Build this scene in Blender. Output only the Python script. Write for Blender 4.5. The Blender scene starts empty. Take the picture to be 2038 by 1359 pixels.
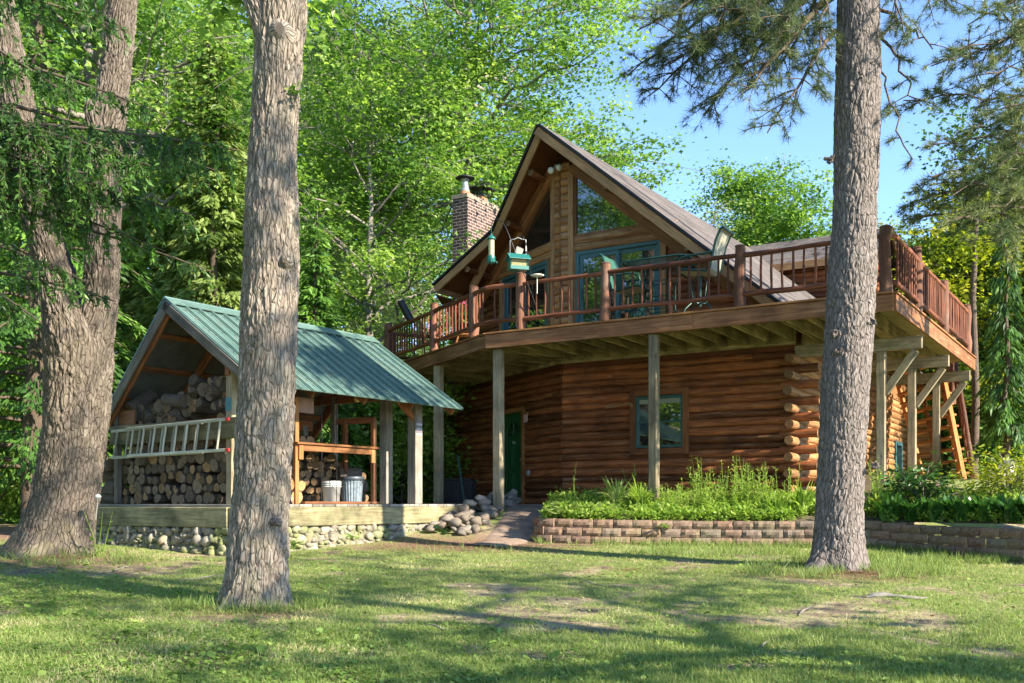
import bpy, math, random
import numpy as np
from mathutils import Vector, Matrix

random.seed(11)
rng = np.random.default_rng(11)
SC = bpy.context.scene
COL = SC.collection
# ------------------------------------------------------------------ survey frame
# metres; the eye of the photographer is the origin, x right, y away, z up
F, CX, HY = 1990.0, 1019.0, 1003.0
A3 = lambda *a: np.array(a, dtype=float)
UP = A3(0, 0, 1)

def survey(px, py, Y):
    return A3((px - CX) / F * Y, Y, (HY - py) / F * Y)

def along(px, p0, d):
    """distance along the plan line p0 + s d at which bearing px is met"""
    r = (px - CX) / F
    return (r * p0[1] - p0[0]) / (d[0] - r * d[1])

def unit(v):
    v = np.asarray(v, float)
    return v / np.linalg.norm(v)

def sm(a, b, x):
    t = np.clip((np.asarray(x, float) - a) / (b - a), 0, 1)
    return t * t * (3 - 2 * t)

# ------------------------------------------------------------------ noise (numpy)
def _h(ix, iy, iz, s):
    with np.errstate(over='ignore'):
        h = (ix.astype(np.int64) * 374761393 + iy.astype(np.int64) * 668265263 + iz.astype(np.int64) * 1274126177 + s * 974711) & 0xffffffff
        h = (h ^ (h >> 13)) * 1274126177 & 0xffffffff
        h = (h ^ (h >> 16)) * 2246822519 & 0xffffffff
        h = h ^ (h >> 15)
    return (h & 0xffffff) / float(0xffffff)

def vnoise(p, s=0):
    i = np.floor(p).astype(np.int64)
    f = p - i
    f = f * f * (3 - 2 * f)
    r = 0
    for dx in (0, 1):
        wx = f[:, 0] if dx else 1 - f[:, 0]
        for dy in (0, 1):
            wy = f[:, 1] if dy else 1 - f[:, 1]
            for dz in (0, 1):
                wz = f[:, 2] if dz else 1 - f[:, 2]
                r = r + wx * wy * wz * _h(i[:, 0] + dx, i[:, 1] + dy, i[:, 2] + dz, s)
    return r

def fbm(p, s=0, o=4):
    r, a, t = 0, 1.0, 0
    for k in range(o):
        r = r + a * vnoise(p * (2.03 ** k) + 17.3 * k, s + k)
        t += a
        a *= .5
    return r / t

def worley(p, s=0):
    i = np.floor(p).astype(np.int64)
    f1 = np.full(len(p), 9.0)
    f2 = np.full(len(p), 9.0)
    cid = np.zeros(len(p))
    for dx in (-1, 0, 1):
        for dy in (-1, 0, 1):
            for dz in (-1, 0, 1):
                c = i + np.array([dx, dy, dz])
                q = c + np.stack([_h(c[:, 0], c[:, 1], c[:, 2], s + k) for k in range(3)], 1) * .9
                d = np.linalg.norm(p - q, axis=1)
                m = d < f1
                f2 = np.where(m, f1, np.minimum(f2, d))
                cid = np.where(m, _h(c[:, 0], c[:, 1], c[:, 2], s + 9), cid)
                f1 = np.where(m, d, f1)
    return f1, f2, cid

def n2(x, y, fr, s=0, o=4):
    x = np.atleast_1d(np.asarray(x, float))
    y = np.atleast_1d(np.asarray(y, float))
    return fbm(np.stack([x * fr, y * fr, np.zeros_like(x) + .37], 1), s, o)

# ------------------------------------------------------------------ object plumbing
def tag(o, label=None, cat=None, group=None, kind=None):
    for k, v in (('label', label), ('category', cat), ('group', group), ('kind', kind)):
        if v:
            o[k] = v
    return o

def base_of(o):
    b = A3(0, 0, 0)
    while o is not None:
        b = b + np.array(o.location)
        o = o.parent
    return b

def empty(name, loc, label, cat, group=None):
    o = bpy.data.objects.new(name, None)
    o.empty_display_size = .2
    COL.objects.link(o)
    o.location = tuple(loc)
    return tag(o, label, cat, group)

def copy_tree(o, parent=None):
    c = o.copy()
    COL.objects.link(c)
    if parent is not None:
        c.parent = parent
    for ch in list(o.children):
        copy_tree(ch, c)
    return c

def arr_obj(name, V, counts, mats, parent=None, tint=None, uv=None, midx=None, smooth=False, loops=None):
    """one mesh object from flat arrays; counts = vertices per face, loops = vertex index per corner"""
    V = np.asarray(V, dtype=np.float32)
    if parent is not None:
        V = V - base_of(parent).astype(np.float32)
    me = bpy.data.meshes.new(name)
    counts = np.asarray(counts, dtype=np.int32)
    nl = int(counts.sum())
    if loops is None:
        loops = np.arange(nl)
    me.vertices.add(len(V))
    me.vertices.foreach_set('co', V.ravel())
    me.loops.add(nl)
    me.loops.foreach_set('vertex_index', np.asarray(loops, dtype=np.int32))
    me.polygons.add(len(counts))
    st = np.zeros(len(counts), np.int32)
    st[1:] = np.cumsum(counts)[:-1]
    me.polygons.foreach_set('loop_start', st)
    me.polygons.foreach_set('loop_total', counts)
    if midx is not None:
        me.polygons.foreach_set('material_index', np.asarray(midx, np.int32))
    sf = smooth if isinstance(smooth, np.ndarray) else np.full(len(counts), bool(smooth))
    me.polygons.foreach_set('use_smooth', sf)
    me.update(calc_edges=True)
    if uv is not None:
        l = me.uv_layers.new(name='UVMap')
        l.data.foreach_set('uv', np.asarray(uv, np.float32).ravel())
    if tint is not None:
        dom = 'FACE' if len(tint) == len(counts) else 'POINT'
        at = me.attributes.new('tint', 'FLOAT', dom)
        at.data.foreach_set('value', np.asarray(tint, np.float32))
    for m in (mats if isinstance(mats, (list, tuple)) else [mats]):
        me.materials.append(m)
    me.validate()
    o = bpy.data.objects.new(name, me)
    COL.objects.link(o)
    if parent is not None:
        o.parent = parent
    return o

class MB:
    """collects shapes into one mesh"""
    def __init__(s):
        s.v, s.f, s.uv, s.t, s.m, s.s = [], [], [], [], [], []

    def face(s, pts, uv=None, tint=.5, mat=0, smooth=False):
        b = len(s.v)
        s.v += [tuple(p) for p in pts]
        s.f.append(tuple(range(b, b + len(pts))))
        s.uv += [tuple(u) for u in (uv if uv is not None else [(0, 0)] * len(pts))]
        s.t.append(tint)
        s.m.append(mat)
        s.s.append(smooth)

    def shared(s, pts, faces, uvs, tint=.5, mat=0, smooth=True):
        b = len(s.v)
        s.v += [tuple(p) for p in pts]
        for f, u in zip(faces, uvs):
            s.f.append(tuple(b + i for i in f))
            s.uv += [tuple(x) for x in u]
            s.t.append(tint)
            s.m.append(mat)
            s.s.append(smooth)

    def beam(s, p0, p1, w, h, up=UP, tint=None, mat=0, u0=None):
        """rectangular timber from p0 to p1, w wide (sideways), h deep (along up)"""
        p0, p1 = np.asarray(p0, float), np.asarray(p1, float)
        d = p1 - p0
        L = np.linalg.norm(d)
        d = d / L
        up = np.asarray(up, float)
        sd = np.cross(d, up)
        if np.linalg.norm(sd) < 1e-4:
            sd = np.cross(d, A3(1, 0, 0))
        sd = unit(sd)
        up = np.cross(sd, d)
        t = random.random() if tint is None else tint
        o = random.random() * 9 if u0 is None else u0
        c = [(-w / 2, -h / 2), (w / 2, -h / 2), (w / 2, h / 2), (-w / 2, h / 2)]
        a = [p0 + sd * x + up * y for x, y in c]
        b = [p1 + sd * x + up * y for x, y in c]
        acc = o
        pts = a + b
        fs, us = [], []
        for i in range(4):
            j = (i + 1) % 4
            e = w if i % 2 == 0 else h
            fs.append((i, 4 + i, 4 + j, j)[::-1])
            us.append([(acc, o), (acc, o + L), (acc + e, o + L), (acc + e, o)][::-1])
            acc += e
        fs.append((0, 1, 2, 3)[::-1])
        us.append([(o + x, o + y) for x, y in c][::-1])
        fs.append((4, 5, 6, 7))
        us.append([(o + x, o + y) for x, y in c])
        s.shared(pts, fs, us, t, mat, False)

    def box(s, c, sx, sy, sz, ax=(1, 0, 0), tint=None, mat=0):
        """box with base centre c, size sx along ax, sy across, sz up"""
        c = np.asarray(c, float)
        ax = unit(ax)
        if sx >= sz and sx >= sy:
            m = c + UP * sz / 2
            s.beam(m - ax * sx / 2, m + ax * sx / 2, sy, sz, UP, tint, mat)
        else:
            ay = np.cross(UP, ax)
            s.beam(c, c + UP * sz, sx, sy, ay, tint, mat)

    def tube(s, pts, rad, n=8, tint=None, mat=0, cap=True, capmat=None, smooth=True, wob=0, ph=0, sq=1.0):
        P = np.array(pts, float)
        R = np.full(len(P), rad, float) if np.isscalar(rad) else np.array(rad, float)
        t = random.random() if tint is None else tint
        T = np.gradient(P, axis=0)
        T /= np.linalg.norm(T, axis=1)[:, None] + 1e-9
        ref = UP if abs(T[0][2]) < .9 else A3(1, 0, 0)
        x = unit(np.cross(ref, T[0]))
        ring = []
        o = random.random() * 9
        for i in range(len(P)):
            x = unit(x - T[i] * np.dot(x, T[i]))
            y = np.cross(T[i], x)
            a = np.arange(n) * 2 * math.pi / n + ph
            rr = R[i] * (1 + wob * (np.array([random.random() for _ in range(n)]) - .5))
            ring.append(P[i] + np.outer(np.cos(a) * rr, x) + np.outer(np.sin(a) * rr, y) * sq)
        V = np.concatenate(ring)
        L = np.concatenate([[0], np.cumsum(np.linalg.norm(np.diff(P, axis=0), axis=1))])
        fs, us = [], []
        rm = R.mean()
        for i in range(len(P) - 1):
            for j in range(n):
                k = (j + 1) % n
                fs.append((i * n + j, i * n + k, (i + 1) * n + k, (i + 1) * n + j))
                u0, u1 = o + j / n * 6.28 * rm, o + (j + 1) / n * 6.28 * rm
                us.append([(u0, o + L[i]), (u1, o + L[i]), (u1, o + L[i + 1]), (u0, o + L[i + 1])])
        s.shared(V, fs, us, t, mat, smooth)
        if cap:
            a = np.arange(n) * 2 * math.pi / n
            cu = [(math.cos(q), math.sin(q)) for q in a]
            cm = mat if capmat is None else capmat
            s.face(ring[0][::-1], cu[::-1], t, cm)
            s.face(ring[-1], cu, t, cm)

    def lathe(s, prof, c, n=20, tint=.5, mat=0, axis=UP, smooth=True):
        c = np.asarray(c, float)
        axis = unit(axis)
        x = unit(np.cross(axis, A3(.3, .9, .1)))
        y = np.cross(axis, x)
        a = np.arange(n) * 2 * math.pi / n
        V = []
        for r, z in prof:
            V += list(c + axis * z + np.outer(np.cos(a) * r, x) + np.outer(np.sin(a) * r, y))
        fs, us = [], []
        for i in range(len(prof) - 1):
            for j in range(n):
                k = (j + 1) % n
                fs.append((i * n + j, i * n + k, (i + 1) * n + k, (i + 1) * n + j))
                us.append([(j / n, prof[i][1]), ((j + 1) / n, prof[i][1]), ((j + 1) / n, prof[i + 1][1]), (j / n, prof[i + 1][1])])
        s.shared(V, fs, us, tint, mat, smooth)

    def prism(s, poly, ext, tint=.5, mat=0, uvf=None):
        """flat polygon pushed along ext"""
        a = [np.asarray(p, float) for p in poly]
        ext = np.asarray(ext, float)
        nrm = A3(0, 0, 0)
        for i in range(len(a)):
            nrm = nrm + np.cross(a[i], a[(i + 1) % len(a)])
        if np.dot(nrm, ext) > 0:
            a = a[::-1]
        b = [p + ext for p in a]
        n = len(a)
        d0 = unit(a[1] - a[0])
        d1 = unit(np.cross(nrm, d0))
        uu = lambda p: (uvf(p) if uvf else (float(np.dot(p, d1)), float(np.dot(p, d0))))
        s.face(a, [uu(p) for p in a], tint, mat)
        s.face(b[::-1], [uu(p) for p in b[::-1]], tint, mat)
        for i in range(n):
            j = (i + 1) % n
            L = np.linalg.norm(a[j] - a[i])
            h = np.linalg.norm(ext)
            s.face([a[j], a[i], b[i], b[j]], [(0, L), (0, 0), (h, 0), (h, L)], tint, mat)

    def build(s, name, mats, parent=None, bevel=0, label=None):
        cnt = [len(f) for f in s.f]
        lp = [i for f in s.f for i in f]
        o = arr_obj(name, np.array(s.v), cnt, mats, parent, np.array(s.t), np.array(s.uv), s.m, np.array(s.s), lp)
        if bevel:
            md = o.modifiers.new('edge', 'BEVEL')
            md.width = bevel
            md.segments = 1
            md.limit_method = 'ANGLE'
            md.angle_limit = .6
        if label:
            o['label'] = label
        return o

# ------------------------------------------------------------------ node helper
class G:
    def __init__(s, name):
        s.m = bpy.data.materials.new(name)
        s.m.use_nodes = True
        s.t = s.m.node_tree
        s.b = s.t.nodes['Principled BSDF']
        s.o = s.t.nodes['Material Output']

    def set(s, sock, v):
        if isinstance(v, bpy.types.NodeSocket):
            s.t.links.new(v, sock)
        else:
            if sock.type == 'RGBA' and len(v) == 3:
                v = (*v, 1)
            sock.default_value = v

    def n(s, t, ins=None, **pr):
        nd = s.t.nodes.new('ShaderNode' + t)
        for k, v in pr.items():
            setattr(nd, k, v)
        for k, v in (ins or {}).items():
            s.set(nd.inputs[k], v)
        return nd

    def vec(s, src='UV', sc=(1, 1, 1)):
        tc = s.n('TexCoord')
        return s.n('Mapping', {'Vector': tc.outputs[src], 'Scale': sc}).outputs[0]

    def noise(s, vec, scale, detail=4, rough=.55, dist=0):
        return s.n('TexNoise', {'Vector': vec, 'Scale': scale, 'Detail': detail, 'Roughness': rough, 'Distortion': dist}).outputs['Fac']

    def vor(s, vec, scale, feature='F1', out='Distance', rnd=1):
        return s.n('TexVoronoi', {'Vector': vec, 'Scale': scale, 'Randomness': rnd}, feature=feature).outputs[out]

    def ramp(s, fac, st, interp='LINEAR'):
        r = s.n('ValToRGB', {'Fac': fac})
        e = r.color_ramp.elements
        r.color_ramp.interpolation = interp
        while len(e) < len(st):
            e.new(.5)
        for el, (p, c) in zip(e, st):
            el.position = p
            el.color = (c, c, c, 1) if np.isscalar(c) else (*c, 1)
        return r.outputs[0]

    def mix(s, fac, a, b, mode='MIX'):
        x = s.n('Mix', data_type='RGBA', blend_type=mode)
        s.set(x.inputs[0], fac)
        s.set(x.inputs[6], a)
        s.set(x.inputs[7], b)
        return x.outputs[2]

    def math(s, op, a, b=0.0, clamp=False):
        x = s.n('Math', operation=op, use_clamp=clamp)
        s.set(x.inputs[0], a)
        s.set(x.inputs[1], b)
        return x.outputs[0]

    def tint(s):
        return s.n('Attribute', attribute_name='tint').outputs['Fac']

    def bump(s, h, strength=.4, dist=.01):
        nd = s.n('Bump', {'Height': h, 'Strength': strength, 'Distance': dist})
        s.set(s.b.inputs['Normal'], nd.outputs[0])
        return nd.outputs[0]

    def done(s, col, rough=.7, spec=.3):
        s.set(s.b.inputs['Base Color'], col)
        s.set(s.b.inputs['Roughness'], rough)
        s.set(s.b.inputs['Specular IOR Level'], spec)
        return s.m

def wood(name, dark, light, grain=60, along_=2.5, blotch=(.35, .9), rough=.75, bump=.5, moss=None, vary=(.65, 1.35), streak=None):
    g = G(name)
    uv = g.vec('UV', (1, along_ / grain, 1))
    gr = g.noise(uv, grain, 5, .6, .6)
    fine = g.noise(g.vec('UV', (1, .02, 1)), grain * 3, 3, .6)
    col = g.ramp(gr, [(.28, dark), (.62, light)])
    wp = g.vec('Object')
    bl = g.noise(wp, 1.7, 6, .65)
    col = g.mix(g.ramp(bl, [(.35, blotch[1]), (.62, 0)]), col, g.mix(1, col, (blotch[0],) * 3, 'MULTIPLY'))
    kn = g.vor(g.vec('UV', (2.2, .9, 1)), 2.0)
    col = g.mix(g.ramp(kn, [(.03, .85), (.09, 0)]), col, tuple(c * .35 for c in dark))
    v = g.math('MULTIPLY_ADD', g.tint(), vary[1] - vary[0])
    g.t.nodes[-1].inputs[2].default_value = vary[0]
    col = g.mix(1, col, g.n('CombineColor', {'Red': v, 'Green': v, 'Blue': v}).outputs[0], 'MULTIPLY')
    if streak:
        st = g.noise(g.vec('UV', (1, .06, 1)), 16, 6, .7, .4)
        col = g.mix(g.ramp(st, [(.54, 0), (.68, streak[1])]), col, streak[0])
        ck = g.noise(g.vec('UV', (1, .03, 1)), 40, 2, .5)
        col = g.mix(g.ramp(ck, [(.27, .9), (.33, 0)]), col, tuple(c * .25 for c in dark))
    if moss:
        mo = g.noise(wp, 2.6, 5, .7)
        col = g.mix(g.ramp(mo, [(.5, 0), (.68, moss[1])]), col, moss[0])
    h = g.math('ADD', gr, g.math('MULTIPLY', fine, .6))
    g.bump(h, bump, .006)
    return g.done(col, rough, .25)

def plain(name, col, rough=.5, metal=0, var=.12, scale=8, spec=.4, bump=0):
    g = G(name)
    nz = g.noise(g.vec('Object'), scale, 5, .6)
    c = g.ramp(nz, [(.3, tuple(x * (1 - var) for x in col)), (.7, tuple(min(1, x * (1 + var)) for x in col))])
    g.set(g.b.inputs['Metallic'], metal)
    if bump:
        g.bump(nz, bump, .005)
    return g.done(c, rough, spec)

def leafmat(name, cols, trans=.42, rough=.45, glow=1.0, spec=.35):
    g = G(name)
    c = g.ramp(g.tint(), [(i / (len(cols) - 1), k) for i, k in enumerate(cols)])
    g.done(c, rough, spec)
    tc = g.mix(1, c, (1.38 * glow, 1.36 * glow, .85), 'MULTIPLY')
    tr = g.n('BsdfTranslucent', {'Color': tc})
    mx = g.n('MixShader', {0: trans, 1: g.b.outputs[0], 2: tr.outputs[0]})
    g.t.links.new(mx.outputs[0], g.o.inputs['Surface'])
    return g.m
EXPO = 1.9; DENOISE = True
SHADE = ((24, -9, 1.2, .5),)
# ------------------------------------------------------------------ materials
MW = {}
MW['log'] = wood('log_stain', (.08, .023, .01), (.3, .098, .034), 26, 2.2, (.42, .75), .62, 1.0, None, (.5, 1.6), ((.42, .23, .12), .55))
MW['log_light'] = wood('log_stain_lit_weathered', (.2, .085, .032), (.42, .215, .09), 30, 2.2, (.55, .5), .6, .9, None, (.65, 1.35), ((.6, .42, .24), .5))  # paler copy of the log stain: sunlit tone put into the colour, plus weathered streaks
MW['trim_dark'] = wood('dark_trim_board', (.07, .024, .01), (.19, .07, .025), 40, 2, (.5, .6), .65, .5)
MW['trim'] = wood('trim_board', (.13, .05, .018), (.33, .15, .055), 40, 2, (.5, .6), .6, .5)
MW['soffit'] = wood('soffit_board', (.075, .025, .009), (.2, .075, .026), 40, 2, (.5, .6), .6, .4)
MW['rake'] = wood('rake_board', (.17, .085, .036), (.35, .195, .085), 40, 2, (.55, .5), .65, .4)
MW['fascia'] = wood('deck_fascia_stain', (.15, .055, .022), (.36, .16, .068), 34, 1.6, (.45, .8), .7, .6, None, (.7, 1.3), ((.5, .28, .15), .5))
MW['rail'] = wood('rail_stain', (.07, .024, .014), (.24, .082, .04), 30, 2, (.45, .8), .7, .8, None, (.55, 1.35))
MW['railpost'] = wood('rail_post_stain', (.07, .03, .019), (.22, .1, .062), 26, 1.6, (.5, .7), .8, .9, ((.19, .15, .12), .4))
MW['treated'] = wood('treated_post', (.17, .13, .08), (.38, .31, .2), 30, 1.6, (.5, .9), .8, .8, ((.15, .145, .085), .45))
MW['joist'] = wood('treated_joist', (.16, .115, .055), (.42, .32, .16), 34, 1.6, (.35, 1), .8, .6, ((.13, .13, .05), .6))
MW['beam_mossy'] = wood('platform_beam', (.13, .11, .06), (.32, .28, .155), 26, 1.4, (.35, 1), .8, .7, ((.12, .13, .055), .6))
MW['grey'] = wood('grey_weathered_wood', (.13, .11, .09), (.33, .3, .25), 36, 1.5, (.5, .8), .85, .8)
MW['cedar'] = wood('shed_frame_stain', (.13, .045, .02), (.3, .125, .052), 34, 1.8, (.5, .7), .7, .5)
MW['shelf'] = wood('orange_shelf_board', (.2, .075, .025), (.38, .165, .06), 36, 1.6, (.6, .5), .6, .4)
MW['stair'] = wood('stair_stain', (.3, .11, .035), (.52, .235, .08), 34, 1.6, (.6, .5), .6, .4)

def m_endgrain(name, c1, c2, ring=26.0):
    g = G(name)
    uv = g.vec('UV')
    nz = g.noise(uv, 1.6, 3, .5)
    d = g.n('VectorMath', {0: uv}, operation='LENGTH').outputs['Value']
    d2 = g.math('ADD', d, g.math('MULTIPLY', nz, .35))
    rg = g.math('SINE', g.math('MULTIPLY', d2, ring))
    col = g.mix(g.ramp(rg, [(0, 0), (1, 1)]), c1, c2)
    x = g.n('SeparateXYZ', {0: uv})
    an = g.math('ARCTAN2', x.outputs[1], x.outputs[0])
    cr = g.n('TexNoise', {'W': an, 'Scale': 3.2, 'Detail': 2.0}, noise_dimensions='1D').outputs[0]
    col = g.mix(g.ramp(cr, [(.36, 1), (.43, 0)]), col, tuple(k * .25 for k in c1))
    col = g.mix(g.ramp(d2, [(.1, .8), (.45, 0)]), col, tuple(k * .55 for k in c1))
    col = g.mix(g.ramp(d, [(.9, 0), (.95, 1)]), col, (.05, .035, .025))
    v = g.math('ADD', g.math('MULTIPLY', g.n('ObjectInfo').outputs['Random'], .95), .45)
    col = g.mix(1, col, g.n('CombineColor', {'Red': v, 'Green': v, 'Blue': v}).outputs[0], 'MULTIPLY')
    g.bump(rg, .3, .003)
    return g.done(col, .85, .2)

MW['end_grey'] = m_endgrain('cut_end_grey', (.13, .095, .065), (.23, .18, .125))
MW['end_tan'] = m_endgrain('cut_end_tan', (.2, .12, .06), (.34, .225, .125))
MW['end_corner'] = m_endgrain('cut_end_corner', (.15, .075, .035), (.27, .15, .07))
MW['end_orange'] = m_endgrain('cut_end_orange', (.4, .19, .075), (.58, .35, .18), 30)

def m_bark(name, dark, mid, light, sc=(9, 1.6), bump=.9, moss=None):
    g = G(name)
    uv = g.vec('UV', (1, sc[1] / sc[0], 1))
    wv = g.n('Mix', data_type='RGBA')
    nzc = g.n('TexNoise', {'Vector': uv, 'Scale': sc[0] * .8, 'Detail': 3.0}).outputs['Color']
    g.set(wv.inputs[0], .06)
    g.set(wv.inputs[6], uv)
    g.set(wv.inputs[7], nzc)
    e = g.vor(wv.outputs[2], sc[0] * 3.2, 'DISTANCE_TO_EDGE')
    fi = g.noise(uv, sc[0] * 5, 6, .65, .4)
    big = g.noise(g.vec('Object'), 2.2, 5, .6)
    col = g.ramp(fi, [(.25, dark), (.5, mid), (.75, light)])
    col = g.mix(g.ramp(g.tint(), [(0, .0), (1, .55)]), col, light)
    col = g.mix(g.ramp(e, [(.0, .75), (.06, 0)]), col, tuple(k * .6 for k in dark))
    col = g.mix(g.ramp(big, [(.4, .0), (.65, .5)]), col, mid)
    if moss:
        z = g.n('SeparateXYZ', {0: g.vec('Object')}).outputs[2]
        mo = g.noise(g.vec('Object'), 5, 5, .7)
        k = g.math('MULTIPLY', g.ramp(mo, [(.42, 0), (.62, 1)]), g.ramp(g.math('MULTIPLY_ADD', z, .9), [(0, moss[1]), (1, .12)]))
        col = g.mix(k, col, moss[0])
    h = g.math('ADD', g.ramp(e, [(0, 0), (.12, 1)]), g.math('MULTIPLY', fi, .9))
    g.bump(h, bump, .012)
    return g.done(col, .9, .15)

MW['bark_maple'] = m_bark('shaggy_maple_bark', (.08, .06, .047), (.2, .16, .13), (.37, .32, .265), (10, 2.2), 1.0, ((.12, .15, .04), .6))
MW['bark_forked'] = m_bark('forked_maple_bark', (.05, .037, .03), (.12, .094, .076), (.25, .21, .172), (10, 2.2), 1.0, ((.13, .14, .05), .5))
MW['bark_pine'] = m_bark('pine_bark', (.07, .058, .052), (.155, .13, .117), (.28, .245, .225), (9, 2.6), 1.0)
MW['bark_thin'] = m_bark('thin_bark', (.1, .085, .07), (.2, .175, .15), (.34, .31, .27), (14, 3), .6)
MW['bark_pale'] = m_bark('pale_bark', (.26, .245, .22), (.42, .4, .37), (.6, .58, .54), (10, 5), .4)
MW['bark_dark'] = m_bark('dark_conifer_bark', (.05, .037, .028), (.1, .075, .056), (.17, .13, .1), (14, 3), .6)
MW['bark_wood'] = m_bark('firewood_bark', (.055, .042, .033), (.13, .1, .08), (.24, .2, .16), (22, 5), .8)

MW['lf_maple'] = leafmat('maple_leaf', [(.05, .12, .022), (.105, .21, .036), (.18, .305, .055), (.32, .44, .11)], .52, .42, 1.15)
MW['lf_maple_cool'] = leafmat('cool_green_leaf', [(.04, .11, .022), (.07, .17, .03), (.11, .22, .035), (.17, .27, .05)], .48)
MW['lf_mid'] = leafmat('mid_green_leaf', [(.025, .07, .02), (.05, .125, .03), (.085, .18, .04), (.12, .22, .05)], .4)
MW['lf_pale'] = leafmat('pale_birch_leaf', [(.1, .16, .05), (.17, .235, .075), (.26, .32, .12), (.36, .4, .18)], .42)
MW['lf_yellow'] = leafmat('yellow_green_leaf', [(.11, .17, .012), (.19, .25, .016), (.28, .31, .02), (.34, .34, .03)], .5, .45, 1.15)
MW['lf_cedar'] = leafmat('cedar_frond', [(.045, .09, .022), (.11, .175, .035), (.19, .265, .065), (.3, .36, .12)], .4)
MW['lf_spruce'] = leafmat('spruce_needle', [(.03, .075, .02), (.06, .14, .03), (.12, .25, .04), (.22, .38, .07)], .4)
MW['lf_pine'] = leafmat('pine_needle', [(.035, .065, .028), (.07, .11, .045), (.12, .165, .065), (.22, .255, .11)], .3)
MW['lf_dark'] = leafmat('dark_glossy_leaf', [(.015, .05, .012), (.03, .095, .018), (.05, .14, .025), (.09, .2, .04)], .3, .3, 1, .5)
MW['lf_bright'] = leafmat('bright_perennial_leaf', [(.1, .2, .025), (.18, .3, .04), (.27, .39, .07), (.4, .48, .15)], .48)
MW['lf_hosta'] = leafmat('pale_edged_leaf', [(.1, .19, .035), (.19, .29, .07), (.32, .4, .15), (.48, .52, .28)], .35)
MW['grass'] = leafmat('grass_blade', [(.1, .165, .04), (.185, .26, .065), (.3, .35, .115), (.56, .49, .28)], .4, .6)
MW['clover'] = leafmat('low_broad_leaf', [(.1, .18, .035), (.16, .265, .05), (.24, .34, .07), (.33, .42, .12)], .4)

# ------------------------------------------------------------------ foliage arrays
MAPLE = [(0, 0), (.3, .52), (.5, .24), (1, 0), (.5, -.24), (.3, -.52)]
KITE = [(0, 0), (.4, .5), (1, 0), (.4, -.5)]
NEED = [(0, .5), (1, 0), (0, -.5)]
OVAL = [(0, 0), (.25, .42), (.65, .4), (1, 0), (.65, -.4), (.25, -.42)]

def leaf_arr(C, D, N, ln, wd, shape, tint, fold=.0):
    """leaves at C pointing along D, facing N; returns V, k, tint"""
    D = D / (np.linalg.norm(D, axis=1)[:, None] + 1e-9)
    S = np.cross(D, N)
    S /= np.linalg.norm(S, axis=1)[:, None] + 1e-9
    N = np.cross(S, D)
    sh = np.array(shape)
    ln = np.broadcast_to(ln, len(C))
    wd = np.broadcast_to(wd, len(C))
    V = C[:, None, :] + D[:, None, :] * (sh[None, :, 0:1] * ln[:, None, None]) + S[:, None, :] * (sh[None, :, 1:2] * wd[:, None, None])
    if fold:
        V = V - N[:, None, :] * (np.abs(sh[None, :, 1:2]) * wd[:, None, None] * fold)
    return V.reshape(-1, 3), len(shape), tint

def leaf_obj(name, parts, mats, parent=None, midx=None):
    V = np.concatenate([p[0] for p in parts])
    cnt = np.concatenate([np.full(len(p[2]), p[1]) for p in parts])
    t = np.concatenate([p[2] for p in parts])
    mi = None
    if midx is not None:
        mi = np.concatenate([np.full(len(p[2]), m) for p, m in zip(parts, midx)])
    return arr_obj(name, V, cnt, mats, parent, np.clip(t, 0, 1), None, mi)

def rdir(n, zmin=-1, zmax=1):
    z = rng.uniform(zmin, zmax, n)
    a = rng.uniform(0, 2 * math.pi, n)
    r = np.sqrt(np.maximum(0, 1 - z * z))
    return np.stack([r * np.cos(a), r * np.sin(a), z], 1)

def clump_leaves(C, rad, per, ln, shape, flat=.45, droop=.35, wr=1.0, tb=None, cut=None):
    """leaves in flattened clumps: C (m,3), rad (m)"""
    m = len(C)
    idx = np.repeat(np.arange(m), per)
    n = len(idx)
    g_ = rng.normal(0, .5, (n, 3))
    g_[:, 2] *= flat
    P = C[idx] + g_ * np.asarray(rad)[idx][:, None]
    D = g_ + rng.normal(0, .5, (n, 3))
    D[:, 2] = D[:, 2] * .4 - droop
    N = rng.normal(0, .42, (n, 3)) + UP
    l = ln * rng.uniform(.65, 1.25, n)
    tb = rng.uniform(.05, .9, m) if tb is None else tb
    t = np.clip(tb[idx] + rng.normal(0, .13, n), 0, 1)
    return leaf_arr(P, D, N, l, l * wr, shape, t, .25)

def bez(a, b, c, n):
    t = np.linspace(0, 1, n)[:, None]
    return (1 - t) ** 2 * a + 2 * t * (1 - t) * b + t * t * c

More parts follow.
